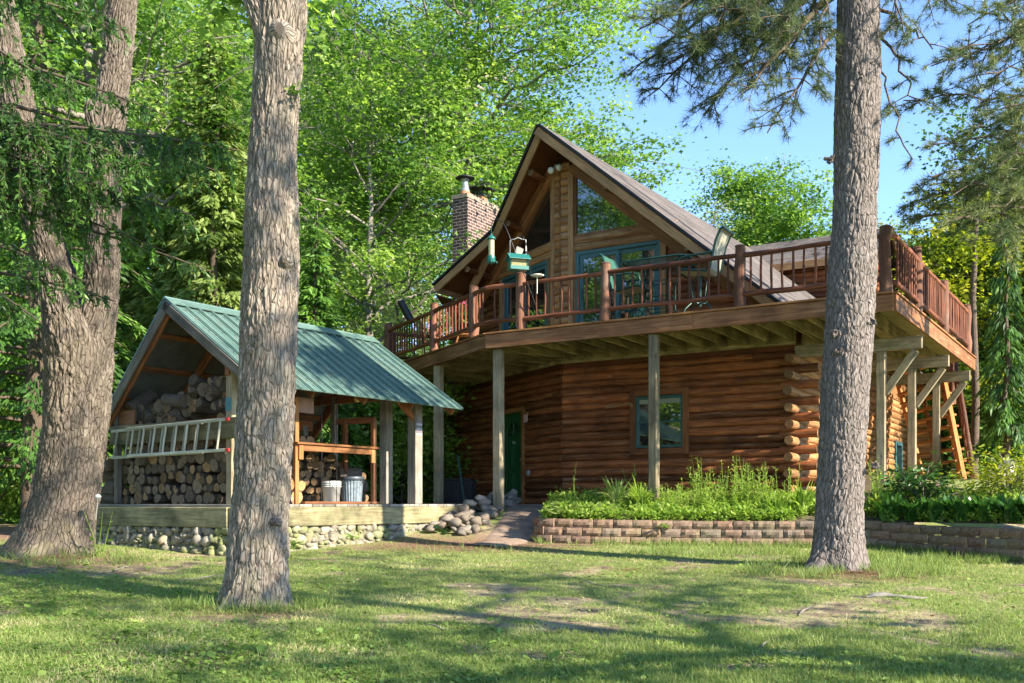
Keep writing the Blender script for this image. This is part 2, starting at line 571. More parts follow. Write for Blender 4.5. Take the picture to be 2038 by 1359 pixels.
def broadleaf(seed, H, R, zb, limbs, per, ln, lm, bark, tr=.22, rise=.5, fork=.25, clump=(.5, .95), flat=.45, shape=MAPLE, sec=5, top=.93, nm='maple_tree', droop=.35):
    """a tree standing at the origin: Empty > trunk, crown. Returns the Empty."""
    global rng
    keep = rng
    rng = np.random.default_rng(seed)
    random.seed(seed)
    root = bpy.data.objects.new(nm, None)
    COL.objects.link(root)
    mb = MB()
    n = 12
    zz = np.linspace(0, H * top, n)
    tp = np.stack([np.cumsum(rng.normal(0, .011 * H, n)) * (zz / H), np.cumsum(rng.normal(0, .011 * H, n)) * (zz / H), zz], 1)
    rr = tr * (1 - .93 * (zz / (H * top)) ** .8)
    rr[0] *= 1.45
    mb.tube(tp, rr, 10, .5)
    cl, cr_ = [], []
    hm = zb + (H - zb) * .42
    for i in range(limbs):
        f = (i + .5) / limbs
        h0 = H * (fork + (.8 - fork) * f * f ** .3)
        az = i * 2.399 + rng.normal(0, .3)
        h1 = zb + (H - zb) * (f * .93 + rng.normal(0, .05))
        k = (h1 - hm) / ((H - hm) if h1 > hm else (hm - zb + 1.2))
        rad = R * math.sqrt(max(.06, 1 - k * k)) * rng.uniform(.72, 1.08)
        st = np.array([np.interp(h0, zz, tp[:, q]) for q in range(3)])
        h1 = max(h1, h0 - .5)
        en = A3(math.cos(az) * rad, math.sin(az) * rad, h1)
        ctl = st + (en - st) * A3(.5, .5, 0) + UP * ((h1 - h0) * rise + rad * .1)
        path = bez(st, ctl, en, 9)
        path[1:-1] += rng.normal(0, .06 * rad ** .5, (7, 3))
        r0 = np.interp(h0, zz, rr) * .55
        mb.tube(path, np.linspace(r0, .012, 9), 6, rng.random())
        for t in (.55, .75, .9, 1.0):
            cl.append(path[min(8, int(t * 8))] + rng.normal(0, .25, 3))
            cr_.append(rng.uniform(*clump))
        for j in range(sec):
            t = rng.uniform(.3, .97)
            p = path[int(t * 8)]
            d = unit(en - st) * .7 + rdir(1, -.25, .6)[0] * 1.1
            e = p + d * R * rng.uniform(.2, .42)
            pp = bez(p, (p + e) / 2 + UP * .2, e, 5)
            mb.tube(pp, np.linspace(r0 * .35 * (1 - t) + .012, .006, 5), 4, rng.random(), cap=False)
            for t2 in (.6, 1.0):
                cl.append(pp[int(t2 * 4)] + rng.normal(0, .2, 3))
                cr_.append(rng.uniform(*clump))
    mb.build('trunk', bark, root)
    C, cr_ = np.array(cl), np.array(cr_)
    leaf_obj('crown', [clump_leaves(C, cr_, per, ln, shape, flat, droop)], lm, root)
    rng = keep
    return root

def conifer(seed, H, R, lm, bark, tr=.2, n_br=90, per=60, ln=.16, wd=.05, droop=.5, style='spruce', z0=.08, nm='spruce_tree', hang=.6, tb=(.15, .75), pw=.8):
    global rng
    keep = rng
    rng = np.random.default_rng(seed)
    random.seed(seed)
    root = bpy.data.objects.new(nm, None)
    COL.objects.link(root)
    mb = MB()
    zz = np.linspace(0, H, 10)
    mb.tube(np.stack([rng.normal(0, .03, 10), rng.normal(0, .03, 10), zz], 1), tr * (1 - .95 * zz / H), 9, .5)
    PS, DS, NS, LS, TS = [], [], [], [], []
    for i in range(n_br):
        f = (i + rng.random()) / n_br
        z = H * (z0 + (1 - z0) * f ** 1.1)
        L = R * max(.06, (1 - (z / H)) ** pw) * rng.uniform(.75, 1.12)
        az = i * 2.399 + rng.normal(0, .25)
        o = A3(math.cos(az), math.sin(az), 0)
        st = A3(0, 0, z)
        en = st + o * L - UP * L * droop * rng.uniform(.6, 1.2)
        ct = st + o * L * .55 + UP * L * (.12 if style == 'spruce' else .3)
        path = bez(st, ct, en, 8)
        mb.tube(path, np.linspace(max(.012, tr * .2 * (1 - z / H)), .004, 8), 4, rng.random(), cap=False)
        m = max(8, int(per * L / R * 1.3))
        t = rng.uniform(.12, 1, m) ** .8
        P = np.stack([np.interp(t * 7, np.arange(8), path[:, q]) for q in range(3)], 1)
        side = np.cross(o, UP)
        w = rng.uniform(-1, 1, m)
        sp = L * .33 * (1.05 - t)
        P = P + side * (w * sp)[:, None] - UP * (np.abs(w) * sp * .35)[:, None] + rng.normal(0, .05, (m, 3))
        D = o + side * (w * .9)[:, None] - UP * hang + rng.normal(0, .28, (m, 3))
        PS.append(P)
        DS.append(D)
        NS.append(rng.normal(0, .5, (m, 3)) + UP * .8 + o * .5)
        LS.append(ln * rng.uniform(.6, 1.35, m))
        TS.append(np.clip(rng.uniform(*tb) + rng.normal(0, .12, m) + .25 * (t - .6), 0, 1))
    P, D, N, Ls, T = map(np.concatenate, (PS, DS, NS, LS, TS))
    mb.build('trunk', bark, root)
    leaf_obj('crown', [leaf_arr(P, D, N, Ls, Ls * wd / ln, KITE, T, .2)], lm, root)
    rng = keep
    return root

def place(o, loc, label, cat, group=None, rz=0, sc=1.0):
    o.location = tuple(loc)
    o.rotation_euler = (0, 0, rz)
    o.scale = (sc,) * 3 if np.isscalar(sc) else sc
    return tag(o, label, cat, group)

def bark_trunk(stems, nu, dv, A, fx, fz, seed, warp=.5, lump=.05):
    """stems: list of (control points [x,y,z,r], flare dict or None). Returns V, quads, uv, tint (points)"""
    VV, QQ, UU, TT, base = [], [], [], [], 0
    for ctrl, flare in stems:
        c = np.array(ctrl, float)
        m = len(c)
        seg = []
        for i in range(m - 1):
            p0, p1, p2, p3 = c[max(0, i - 1)], c[i], c[i + 1], c[min(m - 1, i + 2)]
            k = max(3, int(np.linalg.norm(p2[:3] - p1[:3]) / dv))
            t = np.linspace(0, 1, k, endpoint=False)[:, None]
            seg.append(.5 * ((2 * p1) + (p2 - p0) * t + (2 * p0 - 5 * p1 + 4 * p2 - p3) * t * t + (3 * p1 - p0 - 3 * p2 + p3) * t ** 3))
        Q = np.concatenate(seg + [c[-1:]])
        P, Rr = Q[:, :3], Q[:, 3]
        T = np.gradient(P, axis=0)
        T /= np.linalg.norm(T, axis=1)[:, None]
        x = unit(np.cross(A3(0, 1, 0), T[0]))
        X = []
        for i in range(len(P)):
            x = unit(x - T[i] * np.dot(x, T[i]))
            X.append(x)
        X = np.array(X)
        Y = np.cross(T, X)
        s = np.concatenate([[0], np.cumsum(np.linalg.norm(np.diff(P, axis=0), axis=1))])
        a = np.arange(nu) * 2 * math.pi / nu
        rad = np.repeat(Rr[:, None], nu, 1)
        if flare:
            hgt = (P[:, 2] - P[0, 2])[:, None]
            lob = 1 + sum(w * np.cos(k * a + ph) for k, w, ph in flare['lobes'])[None, :]
            rad = rad * (1 + flare['amt'] * np.exp(-np.maximum(hgt, 0) / flare['h']) * np.maximum(lob, .1))
        dirs = X[:, None, :] * np.cos(a)[None, :, None] + Y[:, None, :] * np.sin(a)[None, :, None]
        B = P[:, None, :] + dirs * rad[:, :, None]
        q = B.reshape(-1, 3)
        # bark coordinates: along the stem and round it (scaled to true size)
        ang = np.broadcast_to(a[None, :], rad.shape)
        rm = Rr.mean()
        bc = np.stack([np.cos(ang) * rm, np.sin(ang) * rm, np.broadcast_to(s[:, None], rad.shape)], 2).reshape(-1, 3)
        w1 = fbm(bc * np.array([4, 4, 1.6]), seed + 3, 3) - .5
        w2 = fbm(bc * np.array([4, 4, 1.6]) + 31, seed + 5, 3) - .5
        wc = bc * np.array([fx, fx, fz]) + np.stack([w1, w2, w1 * .7], 1) * warp * 4
        f1, f2, cid = worley(wc, seed)
        pl = sm(.02, .34, f2 - f1)
        fine = fbm(bc * np.array([45, 45, 9]), seed + 8, 3)
        g1_, g2_, _c = worley(wc * 2.1 + np.stack([w2, w1, w2], 1) * 3, seed + 4)
        pl2 = sm(.02, .3, g2_ - g1_)
        tilt = (cid - .5) * .7 * pl
        big = fbm(bc * 2.3, seed + 12, 3) - .5
        d = A * (pl * .75 + pl2 * .4 + tilt * .8 + (fine - .5) * 1.1 - .55) + lump * big * 2 * rm
        V = q + dirs.reshape(-1, 3) * d[:, None]
        n, = s.shape
        I = np.arange(n - 1)[:, None] * nu
        J = np.arange(nu)[None, :]
        K = (J + 1) % nu
        quads = np.stack([I + J, I + K, I + nu + K, I + nu + J], 2).reshape(-1, 4)
        uu = np.arange(nu + 1) / nu * 2 * math.pi * rm
        uv = np.stack([np.stack([np.broadcast_to(uu[:-1], (n - 1, nu)), np.broadcast_to(s[:-1, None], (n - 1, nu))], 2),
                       np.stack([np.broadcast_to(uu[1:], (n - 1, nu)), np.broadcast_to(s[:-1, None], (n - 1, nu))], 2),
                       np.stack([np.broadcast_to(uu[1:], (n - 1, nu)), np.broadcast_to(s[1:, None], (n - 1, nu))], 2),
                       np.stack([np.broadcast_to(uu[:-1], (n - 1, nu)), np.broadcast_to(s[1:, None], (n - 1, nu))], 2)], 2).reshape(-1, 2)
        VV.append(V)
        QQ.append(quads + base)
        UU.append(uv)
        TT.append(cid * pl)
        base += len(V)
    return np.concatenate(VV), np.concatenate(QQ), np.concatenate(UU), np.concatenate(TT)

def bark_obj(name, stems, mat, parent, nu=180, dv=.014, A=.024, fx=13, fz=3.2, seed=1, warp=.5, lump=.05):
    V, Q, U, T = bark_trunk(stems, nu, dv, A, fx, fz, seed, warp, lump)
    return arr_obj(name, V, np.full(len(Q), 4), mat, parent, T, U, None, True, Q.ravel())
# ------------------------------------------------------------------ plan of the house (metres from the eye)
R = unit([.5225, .8526, 0])          # ridge direction, away from us
Gd = unit([.8526, -.5225, 0])        # across, towards the right and us
K = A3(1.06, 20.5, 0)                # crease of the two front walls
LD = unit([-.479, .878, 0])          # left front wall direction
LN = A3(-.878, -.479, 0)             # its outward normal
Q = K + Gd * 4.78                    # right front corner
LE = K + LD * 5.2                    # left end
ZD = 3.2                             # deck floor
SIDE = 10.6                          # length of the right side wall

m_shingle = None
def _shingle():
    g = G('roof_shingle')
    uv = g.vec('UV')
    br = g.n('TexBrick', {'Vector': uv, 'Color1': (.062, .053, .048, 1), 'Color2': (.125, .108, .1, 1), 'Mortar': (.035, .028, .025, 1), 'Scale': 1.0, 'Mortar Size': .006, 'Brick Width': .3, 'Row Height': .13, 'Bias': -.1}, offset=.5)
    nz = g.noise(g.vec('Object'), 1.3, 5, .6)
    col = g.mix(g.ramp(nz, [(.35, 0), (.7, .45)]), br.outputs['Color'], (.25, .21, .19))
    sp = g.noise(uv, 160, 2, .5)
    col = g.mix(.5, col, g.ramp(sp, [(.3, (.5,) * 3), (.7, (1.4,) * 3)]), 'MULTIPLY')
    g.bump(g.math('ADD', g.math('MULTIPLY', br.outputs['Fac'], -1.2), g.math('MULTIPLY', sp, .5)), .8, .012)
    return g.done(col, .9, .2)
m_shingle = _shingle()

def _brick():
    g = G('chimney_brick')
    uv = g.vec('UV')
    br = g.n('TexBrick', {'Vector': uv, 'Color1': (.06, .034, .029, 1), 'Color2': (.15, .09, .076, 1), 'Mortar': (.36, .3, .26, 1), 'Scale': 1.0, 'Mortar Size': .009, 'Mortar Smooth': .2, 'Brick Width': .225, 'Row Height': .078, 'Bias': -.1}, offset=.5)
    nz = g.noise(uv, 40, 4, .6)
    col = g.mix(.5, br.outputs['Color'], g.ramp(nz, [(.3, (.6,) * 3), (.7, (1.35,) * 3)]), 'MULTIPLY')
    g.bump(g.math('ADD', g.math('MULTIPLY', br.outputs['Fac'], -1), g.math('MULTIPLY', nz, .3)), .7, .012)
    return g.done(col, .9, .15)
m_brick = _brick()

m_glass = plain('window_glass', (.012, .018, .016), .03, 0, .1, 4, 1.0)
m_glass.node_tree.nodes['Principled BSDF'].inputs['Coat Weight'].default_value = 1.0
m_glass.node_tree.nodes['Principled BSDF'].inputs['Coat IOR'].default_value = 2.2
m_glass.node_tree.nodes['Principled BSDF'].inputs['Coat Roughness'].default_value = .01
m_teal = plain('teal_frame_paint', (.04, .105, .115), .4, 0, .12, 9, .4)
m_tealdk = plain('dark_teal_frame_paint', (.02, .075, .07), .4, 0, .12, 9, .4)
m_door = plain('green_door_paint', (.014, .08, .028), .35, 0, .15, 6, .45)
m_conc = plain('concrete', (.3, .285, .25), .9, 0, .25, 5, .2, .4)
m_mortar = plain('chimney_cap_mortar', (.24, .19, .145), .9, 0, .3, 9, .2, .4)
m_steel = plain('galvanised_steel', (.45, .46, .46), .38, .8, .15, 12)
m_black = plain('black_metal', (.018, .018, .02), .45, .3, .2, 9)
m_clay = plain('clay_flue', (.4, .17, .085), .85, 0, .2, 9)
m_white = plain('white_plastic', (.62, .62, .58), .45, 0, .06, 5)
m_blind = plain('cream_blind', (.22, .23, .17), .7, 0, .06, 5)
m_brass = plain('brass', (.5, .35, .12), .3, .9, .1, 9)

house = empty('log_house', K, 'two storey log house with steep shingled gable and big front windows', 'house')

# ---- logs
def log_run(mb, a, b, z, r, out, tint=None, wob=.5, ends=False, r2=None):
    """a half-round log on a wall from a to b, bulging along out"""
    L = np.linalg.norm(b - a)
    n = max(2, int(L / .3) + 1)
    d = (b - a) / L
    hh = r if r2 is None else r2
    an = np.linspace(-math.pi / 2, math.pi / 2, 8)
    s0 = random.random() * 50
    t = random.random() if tint is None else tint
    V = []
    for i in range(n):
        p = a + d * (L * i / (n - 1))
        q = np.array([[p[0] * 1.7 + s0, p[1] * 1.7, z * 7]])
        w = (vnoise(q, 4)[0] - .5) * wob
        w2 = (vnoise(q + 40, 5)[0] - .5) * wob
        for x in an:
            V.append(p + out * (math.cos(x) * (r * .85 + w * .03)) + UP * (z + math.sin(x) * hh * (1.0) + w2 * .018))
    fs, us = [], []
    o = random.random() * 30
    for i in range(n - 1):
        for j in range(7):
            fs.append((i * 8 + j, (i + 1) * 8 + j, (i + 1) * 8 + j + 1, i * 8 + j + 1))
            l0, l1 = o + L * i / (n - 1), o + L * (i + 1) / (n - 1)
            us.append([(j * .035 + o, l0), (j * .035 + o, l1), (j * .035 + .035 + o, l1), (j * .035 + .035 + o, l0)])
    # orientation: faces must look along out
    c0 = np.cross(np.array(V[8]) - np.array(V[0]), np.array(V[1]) - np.array(V[0]))
    if np.dot(c0, np.asarray(out) - UP) < 0:
        fs = [f[::-1] for f in fs]
        us = [u[::-1] for u in us]
    mb.shared(V, fs, us, t, 0, True)
    for e in (0, n - 1):
        ring = V[e * 8:e * 8 + 8]
        mb.face(ring, [(math.cos(x), math.sin(x)) for x in an], t, 1 if ends else 0)

def log_wall(name, p0, d, L, z0, z1, out, holes=(), pitch=.146, mat='log', roof=None, parent=house, start=0.0):
    """log wall along d from p0; holes: (s0, s1, za, zb); roof(s) gives the top of the wall"""
    mb = MB()
    rows = int(round((z1 - z0) / pitch))
    p_ = (z1 - z0) / rows
    rs_ = random.Random(int(z0 * 100) + rows)
    cuts_z = [z0 + p_ * k + (rs_.uniform(-.02, .02) if 0 < k < rows else 0) for k in range(rows + 1)]
    for k in range(rows):
        pt = cuts_z[k + 1] - cuts_z[k]
        z = (cuts_z[k] + cuts_z[k + 1]) / 2
        end = L
        beg = start
        if roof is not None:
            ss = np.linspace(beg, L, 80)
            ok = ss[np.array([roof(x) for x in ss]) > z + pt * .3]
            if len(ok) < 2:
                continue
            beg, end = ok[0], ok[-1]
        cuts = [(beg, end)]
        for h in holes:
            if h[2] < z + pt * .3 and h[3] > z - pt * .3:
                nc = []
                for c in cuts:
                    if h[1] <= c[0] or h[0] >= c[1]:
                        nc.append(c)
                    else:
                        if h[0] - c[0] > .04:
                            nc.append((c[0], h[0]))
                        if c[1] - h[1] > .04:
                            nc.append((h[1], c[1]))
                cuts = nc
        for c in cuts:
            if c[1] - c[0] > 2.4 and random.random() < .7:
                x = random.uniform(c[0] + .6, c[1] - .6)
                parts = [(c[0], x - .004), (x + .004, c[1])]
            else:
                parts = [c]
            for a_, b_ in parts:
                log_run(mb, p0 + d * a_, p0 + d * b_, z, .076 + (pt - .146) * .4, out, None, .8, False, pt * .51)
    return mb

# lower storey -----------------------------------------------------
ZL0, ZL1 = -.02, 2.78
door_s = (1.66, 2.6)
win_s = (along(1268, K, Gd), along(1362, K, Gd))
Yw = (K + Gd * sum(win_s) / 2)[1]
win_z = ((HY - 891) / F * Yw, (HY - 788) / F * Yw)
Fo = -R                               # outward of right front wall
So = Gd                               # outward of the side wall

w = log_wall('wall', K, Gd, 4.75, ZL0, ZL1, Fo, [(win_s[0] - .11, win_s[1] + .11, win_z[0] - .12, win_z[1] + .12)])
w2 = log_wall('wall', K, LD, 5.2, ZL0, ZL1, LN, [(door_s[0] - .12, door_s[1] + .12, -1, 2.14)])
for src in (w2,):
    b = len(w.v)
    w.v += src.v; w.f += [tuple(i + b for i in f) for f in src.f]; w.uv += src.uv; w.t += src.t; w.m += src.m; w.s += src.s
inner = MB()
def backing(mb, pts, z0, z1, inset):
    for a, b, o in pts:
        a2, b2 = a - o * inset, b - o * inset
        mb.face([a2 + UP * z0, b2 + UP * z0, b2 + UP * z1, a2 + UP * z1], tint=.2)
backing(w, [(K, Q, Fo), (K, LE, LN)], ZL0 - .3, ZL1 + .4, .012)
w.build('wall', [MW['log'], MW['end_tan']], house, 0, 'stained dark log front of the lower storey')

sd = log_wall('wall', Q, R, SIDE, ZL0 + .1, ZL1, So, [(8.6, 9.5, .5, 1.6)], mat='log_light')
backing(sd, [(Q, Q + R * SIDE, So)], ZL0 - .3, ZL1 + .4, .012)
# the far, set-out end of the side wall
E1 = Q + R * SIDE
sd2 = log_wall('wall', E1 + Gd * .02, Gd, .6, ZL0 + .1, 2.2, Fo)
for src in (sd2, log_wall('wall', E1 + Gd * .62, R, 5, ZL0 + .3, 2.3, So)):
    b = len(sd.v)
    sd.v += src.v; sd.f += [tuple(i + b for i in f) for f in src.f]; sd.uv += src.uv; sd.t += src.t; sd.m += src.m; sd.s += src.s
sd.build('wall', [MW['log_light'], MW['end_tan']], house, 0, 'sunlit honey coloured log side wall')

# corner logs crossing at Q
for k in range(9):
    z = ZL0 + .12 + k * .292
    for kind in (0, 1):
        mb = MB()
        zz = z + (.146 if kind else 0)
        if kind == 0:                # front wall logs run past the corner along Gd
            L = .36 + .05 * random.random()
            p, d_ = Q - Gd * .3, Gd
            L += .3
        else:                        # side wall logs come forward
            L = .44 + .16 * random.random()
            p, d_ = Q + R * .1 - Gd * .02, -R
            L += .1
        pts = [p + d_ * L * i / 4 + UP * (zz + random.uniform(-.006, .006)) for i in range(5)]
        mb.tube(pts, [.083, .084, .082, .085, .081], 14, None, 0, True, 1, True, .07)
        mb.build('corner_log', [MW['log' if kind == 0 else 'log_light'], MW['end_corner']], house)
# corner logs at the left end
for k in range(9):
    mb = MB()
    z = .2 + k * .292
    pts = [LE + LD * (-.1 + .6 * i / 3) + UP * z for i in range(4)]
    mb.tube(pts, .082, 12, None, 0, True, 1, True, .06)
    mb.build('corner_log', [MW['log'], MW['end_grey']], house)

mb = MB()
sr_ = along(1212, K, Gd), along(1263, K, Gd)
zr_ = (HY - 811) / F * (K + Gd * sr_[0])[1]
mb.beam(K + Gd * sr_[0] + Fo * .13 + UP * (zr_ - .01), K + Gd * sr_[1] + Fo * .13 + UP * (zr_ + .03), .025, .03)
for s_ in sr_:
    mb.beam(K + Gd * s_ + Fo * .04 + UP * zr_, K + Gd * s_ + Fo * .14 + UP * zr_, .02, .05)
mb.build('wall_rod', [MW['rake']], house)
# foundation
mb = MB()
for a, b, o in ((K, Q, Fo), (K, K + LD * door_s[0], LN), (K + LD * door_s[1], LE, LN)):
    mb.prism([a + o * .1 - UP * .6, b + o * .1 - UP * .6, b + o * .1 - UP * .03, a + o * .1 - UP * .03], -o * .2)
mb.prism([Q + So * .1 - UP * .6, E1 + So * .1 - UP * .6, E1 + So * .1 + UP * .1, Q + So * .1 + UP * .1], -So * .2)
mb.build('foundation', [m_conc], house)

# front door
def pane_rect(mb, p, d, s0, s1, z0, z1, out, off, tint=.5):
    mb.face([p + d * s0 + UP * z0 + out * off, p + d * s1 + UP * z0 + out * off, p + d * s1 + UP * z1 + out * off, p + d * s0 + UP * z1 + out * off], [(0, 0), (1, 0), (1, 1), (0, 1)], tint)

def frame(mb, p, d, s0, s1, z0, z1, out, w_, dep, off=0, tint=None):
    c = out * off
    mb.beam(p + d * (s0 + w_ / 2) + UP * z0 + c, p + d * (s0 + w_ / 2) + UP * z1 + c, w_, dep, out, tint)
    mb.beam(p + d * (s1 - w_ / 2) + UP * z0 + c, p + d * (s1 - w_ / 2) + UP * z1 + c, w_, dep, out, tint)
    mb.beam(p + d * (s0 + w_) + UP * (z1 - w_ / 2) + c, p + d * (s1 - w_) + UP * (z1 - w_ / 2) + c, dep, w_, UP, tint)
    mb.beam(p + d * (s0 + w_) + UP * (z0 + w_ / 2) + c, p + d * (s1 - w_) + UP * (z0 + w_ / 2) + c, dep, w_, UP, tint)

mb = MB()
a, b = door_s
mb.prism([K + LD * a + LN * .0, K + LD * b, K + LD * b + UP * 2.03, K + LD * a + UP * 2.03], -LN * .04)
for u0, u1 in ((a + .12, a + .44), (b - .44, b - .12)):
    for z0, z1 in ((.18, .68), (.8, 1.42)):
        frame(mb, K, LD, u0, u1, z0, z1, LN, .035, .02, .008, .4)
        mb.prism([K + LD * (u0 + .07) + UP * (z0 + .07), K + LD * (u1 - .07) + UP * (z0 + .07), K + LD * (u1 - .07) + UP * (z1 - .07), K + LD * (u0 + .07) + UP * (z1 - .07)], LN * .012)
dr = mb.build('front_door', [m_door], house, .004, 'dark green six panel door with a fan light')
mb = MB()
mid = K + LD * (a + b) / 2 + UP * 1.52 + LN * .004
fan = [mid + LD * (math.cos(t) * .29) + UP * (math.sin(t) * .3) for t in np.linspace(0, math.pi, 13)]
mb.prism(fan, LN * .004)
mb.build('fan_window', [m_glass], dr)
mb = MB()
for t in np.linspace(0, math.pi, 5):
    mb.beam(mid + LN * .01, mid + LD * math.cos(t) * .3 + UP * math.sin(t) * .31 + LN * .01, .016, .012, LN)
mb.tube([p + LN * .01 for p in [mid + LD * (math.cos(t) * .3) + UP * (math.sin(t) * .31) for t in np.linspace(0, math.pi, 13)]], .014, 6)
mb.tube([mid + LD * (math.cos(t) * .15) + UP * (math.sin(t) * .155) + LN * .01 for t in np.linspace(0, math.pi, 9)], .008, 6)
mb.build('fan_muntin', [m_door], dr)
mb = MB()
mb.lathe([(0, .06), (.028, .05), (.03, .035), (.012, .025), (.012, 0)], K + LD * (a + .08) + UP * .98 + LN * .0, 12, .5, 0, LN)
mb.build('handle', [m_brass], dr)
mb = MB()
pane_rect(mb, K, LD, a + .36, a + .5, 1.35, 1.41, LN, .006)
mb.build('door_plate', [m_white], dr)
mb = MB()
frame(mb, K, LD, a - .1, b + .1, -.02, 2.13, LN, .1, .1, .03)
mb.build('door_frame', [MW['trim']], house, .004)

# lower window
mb = MB()
frame(mb, K, Gd, win_s[0] - .12, win_s[1] + .12, win_z[0] - .13, win_z[1] + .13, Fo, .12, .05, .075)
wn = mb.build('window', [MW['trim_dark']], house, .004, 'square lower window in wide brown trim')
mb = MB()
frame(mb, K, Gd, win_s[0], win_s[1], win_z[0], win_z[1], Fo, .05, .09, .03)
zm = (win_z[0] + win_z[1]) / 2
mb.beam(K + Gd * (win_s[0] + .05) + UP * zm + Fo * .03, K + Gd * (win_s[1] - .05) + UP * zm + Fo * .03, .05, .035)
mb.build('sash', [m_tealdk], wn, .003)
mb = MB()
pane_rect(mb, K, Gd, win_s[0] + .04, win_s[1] - .04, win_z[0] + .04, win_z[1] - .04, Fo, .022)
mb.build('pane', [m_glass], wn)
mb = MB()
mb.beam(K + Gd * (win_s[0] + .06) + UP * (win_z[1] - .1) + Fo * .03, K + Gd * (win_s[1] - .06) + UP * (win_z[1] - .1) + Fo * .03, .012, .09)
mb.build('blind', [m_blind], wn)
# side wall window, outlet, twig, plaque, lamp
mb = MB()
frame(mb, Q, R, 8.6, 9.5, .5, 1.6, So, .1, .1, .05)
sw = mb.build('window', [m_teal], house, .004, 'small blue framed window in the side wall')
mb = MB()
pane_rect(mb, Q, R, 8.65, 9.45, .55, 1.55, So, .03)
mb.build('pane', [m_glass], sw)
mb = MB()
ps = along(1058, K, LD)
mb.box(K + LD * ps + LN * .085 + UP * .62, .09, .05, .11, LD)
mb.lathe([(.028, .03), (.02, .035), (0, .036)], K + LD * ps + LN * .1 + UP * .68, 10, .5, 0, LN)
mb.build('outlet_box', [plain('grey_outlet', (.3, .3, .29), .5)], house, .004)
mb = MB()
mb.box(Q + R * 2.4 + So * .09 + UP * .45, .05, .12, .55, So)
mb.box(Q + R * 2.4 + So * .11 + UP * .95, .09, .2, .16, So)
mb.build('meter_box', [m_white], house, .006)

# upper storey ------------------------------------------------------
ZT = 7.43
SL = .84
Pk = K - R * 1.01                    # ridge tip in plan
def roof_r(s):                       # underside of right roof over right wall
    return ZT - .36 - SL * s
def roof_l(s):
    dd = float(np.dot(LD * s, -Gd))
    return ZT - .36 - SL * min(dd, 1.84) - .64 * max(0, dd - 1.84)
dr_s = (.29, 2.17)
dl_s = (.5, 2.6)
up = log_wall('wall', K, Gd, 4.7, ZD - .05, 6.6, Fo, [(-.1, dr_s[1] + .14, ZD - 1, 5.5), (-.1, 1.72, 5.3, 7)], .15, roof=roof_r)
u2 = log_wall('wall', K, LD, 5.2, ZD - .05, 6.6, LN, [(-.1, dl_s[1] + .14, ZD - 1, 5.5), (-.1, 2.1, 5.3, 7)], .15, roof=roof_l)
b = len(up.v)
up.v += u2.v; up.f += [tuple(i + b for i in f) for f in u2.f]; up.uv += u2.uv; up.t += u2.t; up.m += u2.m; up.s += u2.s
for p_, d_, o_, rf, L in ((K, Gd, Fo, roof_r, 4.7), (K, LD, LN, roof_l, 5.2)):
    ib = -o_ * .012
    hi = rf(L)
    up.face([p_ + UP * ZD + ib, p_ + d_ * L + UP * ZD + ib, p_ + d_ * L + UP * max(hi, ZD + .01) + ib, p_ + UP * rf(0) + ib], tint=.2)
up.build('wall', [MW['log'], MW['end_tan']], house, 0, 'upper gable wall of stained logs')

# stacked log post at the crease, with boards either side
mb = MB()
nst = 24
for i in range(nst):
    z = ZD + .07 + i * (roof_r(0) - ZD - .1) / nst
    for d_, o_ in ((Gd, Fo), (LD, LN)):
        log_run(mb, K + o_ * .05, K + o_ * .05 + d_ * (.17 + .02 * random.random()), z, .085, o_, None, .7, True)
mb.build('crease_post', [MW['log_light'], MW['log_light']], house, 0, 'column of short stacked log ends')
mb = MB()
for d_, o_ in ((Gd, Fo), (LD, LN)):
    mb.beam(K + d_ * .235 + o_ * .09 + UP * ZD, K + d_ * .235 + o_ * .09 + UP * (roof_r(.24) + .0), .11, .12, o_)
mb.build('trim_board', [MW['rake']], house, .005)

# cross beams over the doors (two logs each side)
mb = MB()
for d_, o_, L in ((Gd, Fo, 2.5), (LD, LN, 2.9)):
    for z, r_ in ((5.36, .1), (5.19, .085)):
        log_run(mb, K + d_ * .2 + o_ * .04, K + d_ * L + o_ * .04, z, r_, o_, None, .5, True)
mb.build('cross_beam', [MW['log_light'], MW['end_tan']], house)
# rake logs lying under the roof along the walls
mb = MB()
for d_, o_, rf, L in ((Gd, Fo, roof_r, 4.4), (LD, LN, roof_l, 4.6)):
    a = K + d_ * .25 + o_ * .1 + UP * (rf(.25) - .0)
    b = K + d_ * L + o_ * .1 + UP * (rf(L) - .0)
    mb.beam(a, b, .16, .26)
mb.build('rake_log', [MW['trim']], house, .03)

def gable_window(d_, o_, s1, zb, rf, lab):
    z0 = rf(.3) - .1
    za = max(zb + .02, rf(s1) - .1)
    poly = [(.3, zb), (s1, zb), (s1, za), (.3, z0)]
    mb = MB()
    for i in range(4):
        (sa, va), (sb, vb) = poly[i], poly[(i + 1) % 4]
        if abs(sa - sb) + abs(va - vb) < .06:
            continue
        mb.beam(K + d_ * sa + UP * va + o_ * .06, K + d_ * sb + UP * vb + o_ * .06, .07, .05, o_ if True else UP)
    f_ = mb.build('gable_window', [MW['trim']], house, .003, lab)
    mb = MB()
    mb.face([K + d_ * s_ + UP * v_ + o_ * .05 for s_, v_ in poly], [(0, 0)] * 4)
    mb.build('pane', [m_glass], f_)
gable_window(Gd, Fo, 1.86, 5.43, roof_r, 'tall three cornered glass under the right slope')
gable_window(LD, LN, 2.1, 5.43, roof_l, 'three cornered glass under the left slope')

